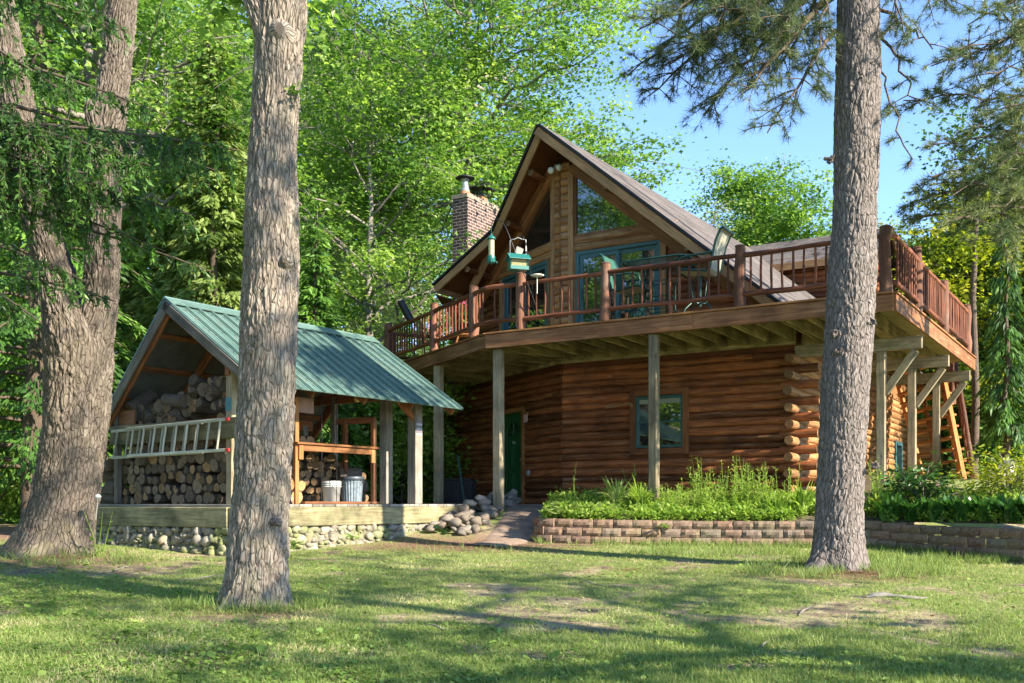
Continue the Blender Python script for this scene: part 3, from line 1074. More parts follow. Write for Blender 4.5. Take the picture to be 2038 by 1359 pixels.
def slider(d_, o_, s0, s1, zt, lab):
    mb = MB()
    frame(mb, K, d_, s0, s1, ZD, zt, o_, .07, .12, .05)
    fr = mb.build('sliding_door', [m_teal], house, .004, lab)
    m = (s0 + s1) / 2
    for i, (x0, x1, off) in enumerate(((s0 + .07, m + .04, .07), (m - .04, s1 - .07, .03))):
        mb = MB()
        frame(mb, K, d_, x0, x1, ZD + .07, zt - .07, o_, .08, .04, off)
        ds = mb.build('door_sash', [m_teal], fr, .003)
        mb = MB()
        pane_rect(mb, K, d_, x0 + .07, x1 - .07, ZD + .14, zt - .14, o_, off)
        mb.build('pane', [m_glass], fr)
    mb = MB()
    mb.tube([K + d_ * (s0 + .13) + o_ * .11 + UP * (ZD + z) for z in (.9, .92, 1.1, 1.12)], .013, 6)
    mb.build('handle', [m_tealdk], fr)
    mb = MB()
    mb.beam(K + d_ * (s0 - .04) + o_ * .07 + UP * ZD, K + d_ * (s0 - .04) + o_ * .07 + UP * (zt + .0), .08, .1, o_)
    mb.build('trim_board', [MW['rake']], house, .005)
    mb = MB()
    mb.beam(K + d_ * (s1 + .06) + o_ * .07 + UP * ZD, K + d_ * (s1 + .06) + o_ * .07 + UP * (zt + .0), .12, .1, o_)
    mb.build('trim_board', [MW['rake']], house, .005)
slider(Gd, Fo, .34, dr_s[1], 5.1, 'teal sliding glass door beside the patio set')
slider(LD, LN, .46, 2.5, 5.1, 'teal sliding glass door behind the bird feeders')

# roof --------------------------------------------------------------
RR = unit([1331, 1990, 0])            # ridge
def ray_plane(px, py, p, n):
    d = A3((px - CX) / F, 1, (HY - py) / F)
    return d * (np.dot(p, n) / np.dot(d, n))
tip = Pk + UP * ZT
def slope_n(side, k):
    """upward normal of a roof plane that holds RR and falls k per metre towards side"""
    h = unit(side - RR * np.dot(side, RR))
    n = unit(np.cross(h - UP * k, RR))
    return n if n[2] > 0 else -n
nR, nL = slope_n(Gd, SL), slope_n(-Gd, SL)
nK = slope_n(-Gd, .63)
sR = 4.75
eR = tip + Gd * sR
eR[2] = tip[2] - (np.dot(eR - tip, nR * A3(1, 1, 0))) / nR[2]
bL = ray_plane(982, 459, tip, nL)     # the rake breaks here
eL = ray_plane(863, 569, bL, nK)
back = RR * 12.2
def down(n):
    d = unit(np.cross(n, RR))
    return d if d[2] < 0 else -d
dR, dL_, dK = down(nR), down(nL), down(nK)
bLb = tip + back + dL_ * np.dot(bL - tip, dL_)
eLb = bLb + dK * np.dot(eL - bL, dK)
planes = ((tip, eR, eR + back, tip + back, nR, dR), (tip, bL, bLb, tip + back, nL, dL_), (bL, eL, eLb, bLb, nK, dK))
mb = MB()
def slope_slab(mb, a, b, c, d_, nrm, th, dn, off=0.0):
    uvf = lambda p: (float(np.dot(p, RR)), float(np.dot(p - tip, dn)))
    mb.prism([x + nrm * off for x in (a, b, c, d_)], nrm * th, .5, 0, uvf)
for a, b, c, d_, n_, dn in planes:
    slope_slab(mb, a, b, c, d_, n_, .035, dn)
rf = mb.build('roof', [m_shingle], house, 0, 'grey brown shingled steep roof')
# shingle courses along the rakes read as small steps
mb = MB()
rkR = unit(eR - tip)
for i in range(int(sR / .13 * 1.25)):
    s = i * .115
    a = tip + rkR * s + nR * .037
    mb.prism([a - RR * .01, a + rkR * .127 - RR * .01, a + rkR * .127 + RR * 11.9, a + RR * 11.9], nR * .007, random.random(), 0, lambda p: (float(np.dot(p, RR)), float(np.dot(p - tip, dR))))
mb.build('shingle_course', [m_shingle], rf)
mb = MB()
for a, b, c, d_, n_, dn in planes:
    slope_slab(mb, a + RR * .03, b + RR * .03, c, d_, n_, .03, dn, -.035)
mb.build('soffit', [MW['soffit']], rf)
mb = MB()
for a, b, n_ in ((tip, eR, nR), (tip, bL, nL), (bL, eL, nK)):
    mb.beam(a - n_ * .1, b - n_ * .1, .045, .16, n_, .8)
mb.beam(eL - nK * .1, eLb - nK * .1, .04, .18, nK, .6)
mb.build('rake_board', [MW['rake']], rf, .006)
mb = MB()
for a, b, n_ in ((tip, eR, nR), (tip, bL, nL), (bL, eL, nK)):
    mb.beam(a - RR * .03 + n_ * .02, b - RR * .03 + n_ * .02, .05, .045, n_, .1)
mb.build('drip_edge', [m_black], rf)
# purlin logs under the eaves and a brace
for a, b, f, n_ in ((tip, bL, .35, nL), (tip, bL, .85, nL), (bL, eL, .55, nK)):
    if 1:
        p = a + (b - a) * f - n_ * .17
        mb = MB()
        mb.tube([p + R * (.15 + i * .5) for i in range(6)], .07, 10, None, 0, True, 1, True, .05)
        mb.build('purlin', [MW['log'], MW['end_tan']], rf)
for s in (1.6, 3.4):
    mb = MB()
    p = tip + rkR * s * 1.2 - nR * .17
    mb.tube([p + R * (.15 + i * .3) for i in range(5)], .07, 10, None, 0, True, 1, True, .05)
    mb.build('purlin', [MW['log'], MW['end_tan']], rf)
mb = MB()
pA = survey(940, 572, 22.6)
pB = survey(978, 498, 22.2)
mb.beam(pA, pB, .12, .12)
mb.build('roof_brace', [MW['rake']], rf, .006)
# return of the left eave
mb = MB()
q0 = eL - nK * .1
mb.prism([q0 - UP * .1, LE + UP * (eL[2] - .32) + LD * 0, LE + R * 2 + UP * (eL[2] - .32), q0 + R * 2 - UP * .1], -UP * .03, .4)
mb.build('eave_soffit', [MW['trim']], rf)

# flood lights under the ridge
for px, py in ((1097, 339), (1112, 333)):
    mb = MB()
    c = survey(px, py, 20.25)
    ax = unit([-.35 if px < 1105 else .25, -.9, -.35])
    mb.lathe([(.03, -.12), (.035, -.05), (.06, 0), (.068, .03), (.05, .05), (0, .058)], c, 14, .5, 0, ax)
    mb.tube([c - ax * .12, survey(1106, 328, 20.4)], .015, 6)
    mb.build('flood_light', [m_white], house)

# wing behind the main roof -----------------------------------------
Wo = Pk + RR * 11.6
wz, wk, ww = 7.5, .65, 1.6
wend = 3.92
mb = MB()
uvw = lambda p: (float(np.dot(p, Gd)), float(np.dot(p, -R)) * 1.2)
fe = -R * ww - UP * wk * ww
mb.prism([Wo - Gd * .3 + UP * wz, Wo + Gd * wend + UP * wz, Wo + Gd * wend + UP * wz + fe, Wo - Gd * .3 + UP * wz + fe], UP * .05, .5, 0, uvw)
be = R * 3.2 - UP * wk * 3.2
mb.prism([Wo - Gd * .3 + UP * wz, Wo + Gd * wend + UP * wz, Wo + Gd * wend + UP * wz + be, Wo - Gd * .3 + UP * wz + be], UP * .05, .5, 0, uvw)
wr = mb.build('wing_roof', [m_shingle], house, 0, 'low shingled roof of the right wing')
mb = MB()
a = Wo + UP * (wz - .02) + fe
mb.beam(a - Gd * .3, a + Gd * (wend + .02), .04, .2, UP, .7)
for e in (fe, be):
    mb.beam(Wo + Gd * (wend + .02) + UP * (wz - .06), Wo + Gd * (wend + .02) + UP * (wz - .06) + e, .05, .22, UP, .6)
mb.build('eave_board', [MW['rake']], wr, .004)
wb = Wo - R * (ww - .35)
wl = log_wall('wall', wb - Gd * .3, Gd, 4.0, ZD - .3, 6.6, Fo, (), .15)
backing(wl, [(wb - Gd * .3, wb + Gd * 3.7, Fo)], ZD - .3, 6.75, .012)
g_ = wb + Gd * 3.7
w5 = log_wall('wall', g_, R, 3.9, ZD - .3, 7.3, So, (), .15, roof=lambda s: wz - .1 - wk * abs(s - ww + .35))
b = len(wl.v)
wl.v += w5.v; wl.f += [tuple(i + b for i in f) for f in w5.f]; wl.uv += w5.uv; wl.t += w5.t; wl.m += w5.m; wl.s += w5.s
backing(wl, [(g_, g_ + R * 3.9, So)], ZD - .3, 6.3, .012)
wl.build('wing_wall', [MW['log'], MW['end_tan']], house)

# chimney ------------------------------------------------------------
cc = survey(931, 386, 25.0)
cc[2] = 0
ctop = (HY - 392) / F * 25
mb = MB()
ch = [cc, cc + R * 1.55, cc + R * 1.55 - Gd * .46, cc - Gd * .46]
def wallq(mb, a, b, z0, z1):
    L = np.linalg.norm(b - a)
    mb.face([a + UP * z0, b + UP * z0, b + UP * z1, a + UP * z1], [(0, z0), (L, z0), (L, z1), (0, z1)])
for i in range(4):
    wallq(mb, ch[i], ch[(i + 1) % 4], 0, ctop)
mb.face([c + UP * ctop for c in ch])
chm = mb.build('chimney', [m_brick], house, 0, 'dark brown brick chimney')
mb = MB()
cen = sum(ch) / 4
mb.prism([cen + (c - cen) * 1.05 + UP * ctop for c in ch], UP * .1, .5)
mb.prism([cen + (c - cen) * .9 + UP * (ctop + .1) for c in ch], UP * .04, .5)
mb.build('chimney_crown', [m_mortar], chm, .03)
mb = MB()
p = cc + R * .2 - Gd * .22 + UP * (ctop + .1)
mb.lathe([(.14, 0), (.13, .1), (.125, .12)], p, 16, .5, 0)
mb.build('flue', [m_clay], chm)
mb = MB()
mb.lathe([(.13, .12), (.12, .2), (.09, .24), (.09, .4), (.12, .42)], p, 16)
mb.build('vent_pipe', [m_steel], chm)
mb = MB()
mb.lathe([(.12, .42), (.24, .44), (.25, .46), (.15, .52), (0, .56)], p, 16)
mb.build('vent_cap', [m_black], chm)
mb = MB()
p2 = cc + R * .86 - Gd * .23 + UP * (ctop + .1)
mb.box(p2, .34, .34, .14, R)
mb.build('flue', [m_clay], chm, .02)
mb = MB()
for i in (-1, 1):
    for j in (-1, 1):
        mb.beam(p2 + R * .18 * i + Gd * .18 * j + UP * .12, p2 + R * .18 * i + Gd * .18 * j + UP * .36, .025, .025)
hx = [p2 + R * .33 * i + Gd * .33 * j + UP * .34 for i, j in ((-1, -1), (1, -1), (1, 1), (-1, 1))]
mb.prism(hx, UP * .03)
for i in range(4):
    mb.face([hx[i] + UP * .03, hx[(i + 1) % 4] + UP * .03, p2 + UP * .5])
for t in range(9):
    o = -.17 + t * .0425
    for sgn in (-1, 1):
        mb.beam(p2 + R * o + Gd * .18 * sgn + UP * .13, p2 + R * o + Gd * .18 * sgn + UP * .34, .008, .008)
        mb.beam(p2 + Gd * o + R * .18 * sgn + UP * .13, p2 + Gd * o + R * .18 * sgn + UP * .34, .008, .008)
mb.build('spark_arrestor', [m_black], chm)
mb = MB()
p3 = cc + R * 1.35 - Gd * .23 + UP * (ctop + .1)
mb.lathe([(.12, 0), (.12, .1), (.1, .11), (.09, .08)], p3, 14)
mb.build('flue', [m_clay], chm)
# ------------------------------------------------------------------ the raised deck
AD = A3(5.73, 15.02, 0)
BD = A3(-.478, 18.72, 0)
CD = A3(10.06, 21.8, 0)
DD = A3(-2.92, 23.4, 0)
U1 = unit(BD - AD)                   # along the front edge, to the left
U2 = unit(DD - BD)                   # along the left edge
U3 = unit(CD - AD)                   # along the right edge
L1, L2, L3 = (np.linalg.norm(x) for x in (BD - AD, DD - BD, CD - AD))
N1 = unit(np.cross(UP, U1)); N1 = N1 if N1[1] < 0 else -N1
N2 = unit(np.cross(UP, U2)); N2 = N2 if N2[0] < 0 else -N2
N3 = unit(np.cross(UP, U3)); N3 = N3 if N3[0] > 0 else -N3
deck = empty('raised_deck', AD, 'raised wooden wrap around deck on tall posts with rustic log railings', 'deck')
DE = DD + A3(1.9, 1.0, 0)
def boards():
    g = G('deck_boards')
    wp = g.vec('Object')
    x = g.n('SeparateXYZ', {0: g.n('Mapping', {'Vector': wp, 'Rotation': (0, 0, math.radians(31.5)), 'Scale': (1, 1, 1)}).outputs[0]}).outputs
    w_ = g.math('FRACT', g.math('MULTIPLY', x[1], 7.0))
    gap = g.ramp(w_, [(0, 0), (.05, 0), (.08, 1), (.92, 1), (.95, 0), (1, 0)])
    cell = g.math('FLOOR', g.math('MULTIPLY', x[1], 7.0))
    rn = g.n('TexWhiteNoise', {'W': cell}, noise_dimensions='1D').outputs[0]
    nz = g.noise(wp, 5, 5, .6)
    col = g.mix(nz, (.26, .2, .1), (.55, .45, .24))
    col = g.mix(g.math('MULTIPLY', rn, .5), col, (.24, .2, .1))
    col = g.mix(gap, (.02, .015, .01), col)
    g.bump(gap, .8, .01)
    return g.done(col, .8, .2)
m_boards = boards()
mb = MB()
poly = [AD, BD, DD, DE, LE, K, Q, Q + R * 7.6, CD - N3 * 0]
inn = [p + UP * (ZD - .04) for p in poly]
mb.prism(inn, UP * .04, .5)
mb.build('decking', [m_boards], deck)
# edging strip and fascia
def edge(mb, a, b, n_, z, w_, h, tint=None):
    mb.beam(a + n_ * 0 + UP * z, b + UP * z, w_, h, UP, tint)
mb = MB()
cut = 3.15
for a, b, n_ in ((AD, AD + U1 * cut, N1), (AD + U1 * (cut + .006), BD, N1), (BD, DD, N2), (AD, CD, N3), (DD, DE, UP)):
    off = n_ * .02 if n_ is not UP else A3(0, 0, 0)
    mb.beam(a + off + UP * (ZD - .17), b + off + UP * (ZD - .17), .042, .25)
mb.build('fascia', [MW['fascia']], deck, .004)
mb = MB()
for a, b, n_ in ((AD, BD, N1), (BD, DD, N2), (AD, CD, N3)):
    mb.beam(a + n_ * .0 + UP * (ZD - .018), b + n_ * .0 + UP * (ZD - .018), .13, .034)
mb.build('edge_board', [MW['trim']], deck, .004)

def joist(a, b, z=ZD - .165, h=.24):
    mb = MB()
    mb.beam(a + UP * z, b + UP * z, .042, h)
    mb.build('joist', [MW['joist']], deck, .003)
s = .5
while s < L1 - .1:
    p = AD + U1 * s
    # run to the wall line K-Q or the left wall
    t = np.dot(K - p, R)
    xs = np.dot(p - K, Gd)
    if xs < 0:
        t = 2.3 + 1.5 * min(1, -xs / 1.2)
    if xs > 4.78:
        t = 2.1
    joist(p - N1 * .03, p + R * (t - .02))
    s += .405
s = .35
while s < L2 - .1:
    p = BD + U2 * s
    joist(p - N2 * .03, p - N2 * 2.15)
    s += .45
for q in (.55, 1.1, 1.65):
    a = AD - N3 * q + U3 * .06
    joist(a, a + U3 * (L3 - .1))
# dark ledger along the walls
mb = MB()
for a, b, o in ((K, Q, Fo), (K, LE, LN), (Q, Q + R * 7.5, So)):
    mb.beam(a + o * .1 + UP * (ZD - .2), b + o * .1 + UP * (ZD - .2), .05, .28)
mb.build('ledger', [MW['joist']], deck)

# posts
def dpost(foot, top, w_=.2, lab=None):
    mb = MB()
    x = A3(foot[0], foot[1], foot[2] - .9)
    mb.beam(x, A3(foot[0], foot[1], top), w_, w_, R)
    return mb.build('post', [MW['treated']], deck, .012, lab)
pB = BD - (N1 + N2) * .1
f1 = pB + U1 * -.1
dpost(A3(f1[0], f1[1], 0), ZD - .3, .165)
s1 = along(1297, AD, U1)
p = AD + U1 * s1 - N1 * .1
dpost(A3(p[0], p[1], .33), ZD - .3, .15)
s2 = along(864, BD, U2)
p = BD + U2 * s2 - N2 * .1
dpost(A3(p[0], p[1], 0), ZD - .3, .16)
for t, px in ((2.22, 1755), (4.86, 1816), (7.5, 1866)):
    e = AD + U3 * t
    foot = e - N3 * .66
    zt = ZD - .57
    mb = MB()
    mb.beam(e + N3 * .01 + UP * (zt + .11), e - N3 * 2.15 + UP * (zt + .11), .1, .22)
    mb.build('cross_beam', [MW['treated']], deck, .008)
    dpost(A3(foot[0], foot[1], .35), zt, .15)
    mb = MB()
    mb.beam(foot + UP * (zt - .72) + N3 * .06, e - N3 * .1 + UP * (zt - .02), .09, .13)
    mb.build('brace', [MW['treated']], deck, .008)

# rustic railing
def rlog(mb, a, b, r, wob=.03, n=8):
    k = max(4, int(np.linalg.norm(b - a) / .35))
    pts = [a + (b - a) * i / k + UP * random.uniform(-wob, wob) * .4 for i in range(k + 1)]
    mb.tube(pts, [r * random.uniform(.88, 1.12) for _ in pts], n, None, 0, True, 0, True, .12)

def rpost(p, h, r, z=ZD, lab=None):
    mb = MB()
    pts = [p + UP * (z + h * i / 5) + A3(random.uniform(-.012, .012), random.uniform(-.012, .012), 0) for i in range(6)]
    mb.tube(pts, [r * random.uniform(.92, 1.1) * (1 - .02 * i) for i in range(6)], 12, None, 0, True, 1, True, .14)
    mb.lathe([(r * .95, 0), (r * .8, .015), (0, .022)], p + UP * (z + h), 12)
    return mb.build('rail_post', [MW['railpost'], MW['end_grey']], deck, 0, lab)

balusters = []
def railing(p0, u, n_, stops, step, zt, zb, lab, h=1.0, r=.095, last=True):
    for i, s in enumerate(stops):
        if (i or p0 is AD) and not (p0 is AD and abs(s - L1) < .01):
            rpost(p0 + u * s - n_ * .02, h * random.uniform(.97, 1.06), r)
    mb = MB()
    for a, b in zip(stops[:-1], stops[1:]):
        for z in (zt, zb):
            rlog(mb, p0 + u * a + UP * (ZD + z), p0 + u * b + UP * (ZD + z), .042)
    rl = mb.build('railing', [MW['rail']], deck, 0, lab)
    for a, b in zip(stops[:-1], stops[1:]):
        n = int(round((b - a - .2) / step))
        for k in range(n):
            s = a + .1 + (b - a - .2) * (k + .5) / n
            balusters.append((rl, p0 + u * s, zt, zb))
st1 = [0.12] + [along(px, AD, U1) for px in (1472, 1204, 1035)] 
s939 = along(941, BD, U2)
railing(AD, U1, N1, st1 + [L1], .165, .84, .2, 'long front log railing')
st2 = [s939, along(863, BD, U2), along(772, BD, U2)]
rl2 = [0.0] + st2
railing(BD + U2 * .0, U2, N2, rl2[:1] + st2, .15, .84, .2, 'left log railing')
for s in st2:
    pass
railing(AD + U3 * 0.0, U3, N3, [.12, along(1827, AD, U3), along(1880, AD, U3), along(1926, AD, U3)], .17, .84, .16, 'right side log railing in sun')
# far return of the left railing
mb = MB()
for z in (.8, .25):
    rlog(mb, DD + UP * (ZD + z), DE + UP * (ZD + z), .04)
rl3 = mb.build('railing', [MW['rail']], deck, 0, 'short back log railing')
for k in range(8):
    balusters.append((rl3, DD + (DE - DD) * (k + .7) / 8.5, .8, .25))
balusters.sort(key=lambda b: b[1][1])
rest = MB()
for i, (rl, p, zt, zb) in enumerate(balusters):
    mb = MB() if i < 100 else rest
    x = A3(random.uniform(-.012, .012), random.uniform(-.012, .012), 0)
    pts = [p + UP * (ZD + zb - .02), p + x + UP * (ZD + (zb + zt) / 2), p + UP * (ZD + zt + .01)]
    mb.tube(pts, [.019, .021, .018], 7, None, 0, False, 0, True, .15)
    if i < 100:
        mb.build('baluster', [MW['rail']], rl)
if rest.v:
    tag(rest.build('baluster', [MW['rail']], deck), kind='stuff')
for t in (5.9,):                     # short block post under the front rail
    mb = MB()
    q = AD + U1 * along(1335, AD, U1)
    rlog(mb, q + UP * ZD, q + UP * (ZD + .2), .04)
    mb.build('rail_block', [MW['rail']], deck)

# stairs at the far right end -----------------------------------------
stp = CD + A3(-.35, .25, 0)
top_ = A3(0, 0, ZD)
# flight runs back towards us under the deck side: seen from below between posts
SA = survey(1868, 712, 22.9)
SBv = survey(1925, 985, 20.4)
LA = survey(1782, 745, 25.3)
LB = survey(1850, 985, 23.1)
mb = MB()
mb.beam(SA, SBv - UP * .15, .08, .3)
mb.beam(LA, LB - UP * .15, .05, .18)
MA, M2 = (SA + LA) / 2, (SBv + LB) / 2
mb.beam(MA, M2 - UP * .15, .05, .18)
stx = mb.build('staircase', [MW['stair']], deck, .006, 'orange stained open stair with log handrail')
for i in range(12):
    t = (i + .5) / 12
    a, b = SA + (SBv - SA) * t + UP * .06, LA + (LB - LA) * t + UP * .06
    b[2] = a[2] = (a[2] + b[2]) / 2
    mb = MB()
    mb.beam(a, b, .24, .045)
    mb.build('tread', [MW['stair']], stx, .004)
HA, HB = survey(1895, 668, 23.3), survey(1940, 955, 20.7)
mb = MB()
rlog(mb, HA, HB + UP * .0, .045)
rlog(mb, HA - UP * .6, HB - UP * .35, .04)
for i in range(12):
    t = (i + .8) / 12.5
    p = HA + (HB - HA) * t
    rlog(mb, p, p - UP * (.62 - .2 * t), .02, .01, 6)
rlog(mb, HB + UP * .12, HB - UP * .75, .08, .01, 10)
rlog(mb, HA + UP * .1, HA - UP * 1.6, .085, .01, 10)
mb.build('stair_rail', [MW['railpost']], stx, 0, 'log handrail of the stair')
# ------------------------------------------------------------------ ground height
PN = A3(-4.0, 14.3, 0)               # near corner post of the wood shed
SA_ = unit([.58, .8146, 0])          # along the shed ridge
SG = unit([-.8146, .58, 0])          # across the shed
TREES = {'left': (-6.35, 13.9), 'mid': (-2.47, 9.65), 'pine': (4.05, 12.4)}

def gz(x, y):
    x = np.asarray(x, float)
    y = np.asarray(y, float)
    z = -1.5 + .054 * np.minimum(y, 19.5) + .006 * np.clip(y - 19.5, 0, 120)
    f = sm(16.2, 19.8, y + .05 * x) * sm(-8.0, -4.5, x)
    z = z * (1 - f) + (-.04) * f
    z = z + .5 * sm(3.5, 7.5, x) * sm(15, 19, y)
    z = z + .04 * (fbm(np.stack([x.ravel() * .8, y.ravel() * .8, x.ravel() * 0], 1), 3, 3).reshape(x.shape) - .5)
    for k, (a, b, w) in {'left': (.1, .9, 1), 'mid': (.01, .5, 1), 'pine': (.06, .75, 1)}.items():
        tx, ty = TREES[k]
        z = z + a * np.exp(-((x - tx) ** 2 + (y - ty) ** 2) / (2 * b * b))
    return z
def gp(x, y, dz=0.0):
    return A3(x, y, float(gz(np.array([x]), np.array([y]))[0]) + dz)

# ------------------------------------------------------------------ wood shed
m_metal = None
def _metal():
    g = G('green_metal_roof')
    nz = g.noise(g.vec('Object'), 2.2, 6, .65)
    f2 = g.noise(g.vec('Object', (1, 1, 1)), 14, 4, .6)
    col = g.mix(nz, (.06, .125, .11), (.14, .22, .195))
    col = g.mix(g.ramp(f2, [(.5, 0), (.75, .5)]), col, (.22, .3, .26))
    g.bump(f2, .12, .003)
    g.set(g.b.inputs['Metallic'], .15)
    return g.done(col, g.ramp(nz, [(.3, .34), (.7, .5)]), .5)
m_metal = _metal()
m_roofunder = plain('roof_sheet_underside', (.1, .1, .085), .7, 0, .3, 3, .2)
shed = empty('wood_shed', PN, 'open timber wood shed with a green ribbed metal roof on a raised platform', 'shed')
Rr0 = A3(-5.2, 15.0, 3.05)
LEN = 4.49
dnr = unit(-SG - UP * .66)
dnl = unit(SG - UP * 1.03)
Lr, Ll = 2.13 * math.sqrt(1 + .66 ** 2), 1.74 * math.sqrt(1 + 1.03 ** 2)
nr_ = unit(np.cross(dnr, SA_)); nr_ = nr_ if nr_[2] > 0 else -nr_
nl_ = unit(np.cross(dnl, SA_)); nl_ = nl_ if nl_[2] > 0 else -nl_
mb, mu = MB(), MB()
for d_, L, n_ in ((dnr, Lr, nr_), (dnl, Ll, nl_)):
    mb.prism([Rr0, Rr0 + d_ * L, Rr0 + d_ * L + SA_ * LEN, Rr0 + SA_ * LEN], n_ * .012)
    mu.prism([Rr0 - n_ * .012 + SA_ * .02, Rr0 + d_ * (L - .03) - n_ * .012 + SA_ * .02, Rr0 + d_ * (L - .03) + SA_ * (LEN - .02) - n_ * .012, Rr0 + SA_ * (LEN - .02) - n_ * .012], -n_ * .006)
    k = 0
    while k * .235 < LEN:
        s = min(LEN - .03, .02 + k * .235)
        for w_, h_ in ((.06, .016), (.03, .03)):
            a, b = Rr0 + SA_ * s + n_ * .012, Rr0 + SA_ * s + d_ * (L + .004) + n_ * .012
            mb.beam(a + n_ * h_ / 2, b + n_ * h_ / 2, w_, h_, n_, .5)
        for mid_ in (.078, .157):
            a = Rr0 + SA_ * min(LEN - .01, s + mid_) + n_ * .012
            mb.beam(a + n_ * .002, a + d_ * L + n_ * .002, .02, .006, n_, .5)
        k += 1
mb.build('roof', [m_metal], shed, 0, 'ribbed green metal roof')
mu.build('roof_underside', [m_roofunder], shed)
mb = MB()
for d_, n_ in ((dnr, nr_), (dnl, nl_)):
    mb.beam(Rr0 + d_ * .09 + n_ * .048 - SA_ * .02, Rr0 + d_ * .09 + n_ * .048 + SA_ * (LEN + .02), .19, .012, n_, .5)
    for k in range(24):
        pass
mb.tube([Rr0 + UP * .045 + SA_ * t for t in (-.02, LEN / 2, LEN + .02)], .025, 8, .5)
mb.build('ridge_cap', [m_metal], shed)
# screws on the sheets
mb = MB()
for r_ in (.3, .95, 1.6, 2.2):
    k = 0
    while k * .235 + .06 < LEN:
        for o in (.06, .175):
            c = Rr0 + SA_ * (k * .235 + o) + dnr * r_ + nr_ * .014
            mb.box(c, .014, .014, .01, SA_)
        k += 1
mb.build('roof_screw', [m_black], shed)
# roof frame
def sbeam(name, a, b, w_, h_, m, up=UP, bv=.006, lab=None, parent=shed):
    mb = MB()
    mb.beam(a, b, w_, h_, up)
    return mb.build(name, [m], parent, bv, lab)
for s in (.06, 1.15, 2.25, 3.35, LEN - .06):
    for d_, L, n_ in ((dnr, Lr, nr_), (dnl, Ll, nl_)):
        sbeam('rafter', Rr0 + SA_ * s + d_ * .02 - n_ * .1, Rr0 + SA_ * s + d_ * (L - .12) - n_ * .1, .045, .15, MW['cedar'], n_)
for t in (.6, 1.25, 1.9):
    sbeam('purlin', Rr0 + SA_ * .1 + dnl * t - nl_ * .04, Rr0 + SA_ * (LEN - .1) + dnl * t - nl_ * .04, .09, .04, MW['cedar'], nl_)
for t in (.6, 1.3, 2.0):
    sbeam('purlin', Rr0 + SA_ * .1 + dnr * t - nr_ * .04, Rr0 + SA_ * (LEN - .1) + dnr * t - nr_ * .04, .09, .04, MW['cedar'], nr_)
for d_, L, n_ in ((dnr, Lr, nr_), (dnl, Ll, nl_)):
    sbeam('barge_board', Rr0 - SA_ * .0 - n_ * .07, Rr0 - SA_ * .0 + d_ * (L - .02) - n_ * .07, .035, .14, MW['grey'], n_, .006, 'weathered grey barge board')
# wall plates
zpl = 1.93
sbeam('wall_plate', PN + UP * zpl - SA_ * .1, PN + SA_ * (LEN - .35) + UP * zpl, .09, .2, MW['cedar'])
sbeam('wall_plate', PN + SG * 2.79 + UP * 1.5, PN + SG * 2.79 + SA_ * (LEN - .35) + UP * 1.5, .09, .2, MW['cedar'])
sbeam('tie_beam', PN + SA_ * 3.95 + UP * 1.95, PN + SA_ * 3.95 + SG * 2.79 + UP * 1.95, .09, .18, MW['cedar'])
# posts
def spost(p, top, w_, m, lab=None, z0=0.0):
    return sbeam('post', A3(p[0], p[1], z0), A3(p[0], p[1], top), w_, w_, m, SA_, .01, lab)
spost(PN, 1.98, .13, MW['treated'])
spost(PN + SG * 2.79, 1.55, .09, MW['grey'], 'thin grey post')
spost(PN + SA_ * 3.965, 1.9, .19, MW['grey'], 'grey post with a small plate')
spost(PN + SA_ * 3.9 + SG * .62, 2.0, .17, MW['grey'])
spost(PN + SA_ * 3.95 + SG * 1.97, 2.0, .1, MW['grey'])
spost(PN + SA_ * 3.95 + SG * 2.79, 1.5, .12, MW['grey'])
spost(PN + SA_ * 1.95 + SG * 2.79, 1.5, .1, MW['grey'])
mb = MB()
pl = PN + SA_ * 3.965 + A3(.0, -.0, 0)
for i in range(6):
    c = pl - SG * .098 + UP * (1.22 + i * .043)
    mb.beam(c - SA_ * .07, c + SA_ * .07, .006, .032, UP, .5, i % 2)
mb.build('striped_plate', [plain('pale_plate', (.5, .48, .55), .5), plain('mauve_plate', (.2, .17, .22), .5)], shed)
mb = MB()
mb.beam(PN - SA_ * .068 + UP * 1.33, PN - SA_ * .068 + UP * 1.52, .125, .006, SA_)
mb.build('blue_wrap', [plain('faded_blue_tape', (.05, .16, .19), .6)], shed)
# bark edged brace under the eave and jutting tail
sbeam('knee_brace', PN + SA_ * 3.4 + UP * 1.85 - SG * .02, PN + SA_ * 3.9 + UP * 1.5 - SG * .02, .08, .09, MW['cedar'])
# front cross board, side boards
fz = lambda px, dz=0: PN + SG * along(px, PN - SA_ * .09, SG) - SA_ * .09
sbeam('cross_board', fz(221) + UP * 1.08, fz(474) + UP * 1.08, .05, .3, MW['beam_mossy'], UP, .006, 'wide mossy board across the front')
sbeam('end_board', PN + SG * 2.83 + SA_ * .0 + UP * 1.32, PN + SG * 2.3 - SA_ * .02 + UP * 1.32, .03, .3, MW['cedar'])
sbeam('hanging_board', PN + SA_ * 1.35 + UP * 1.55 + SG * .2, PN + SA_ * 1.75 + UP * 1.55 + SG * .2, .03, .24, plain('pinkish_board', (.33, .2, .17), .8, 0, .25, 9))
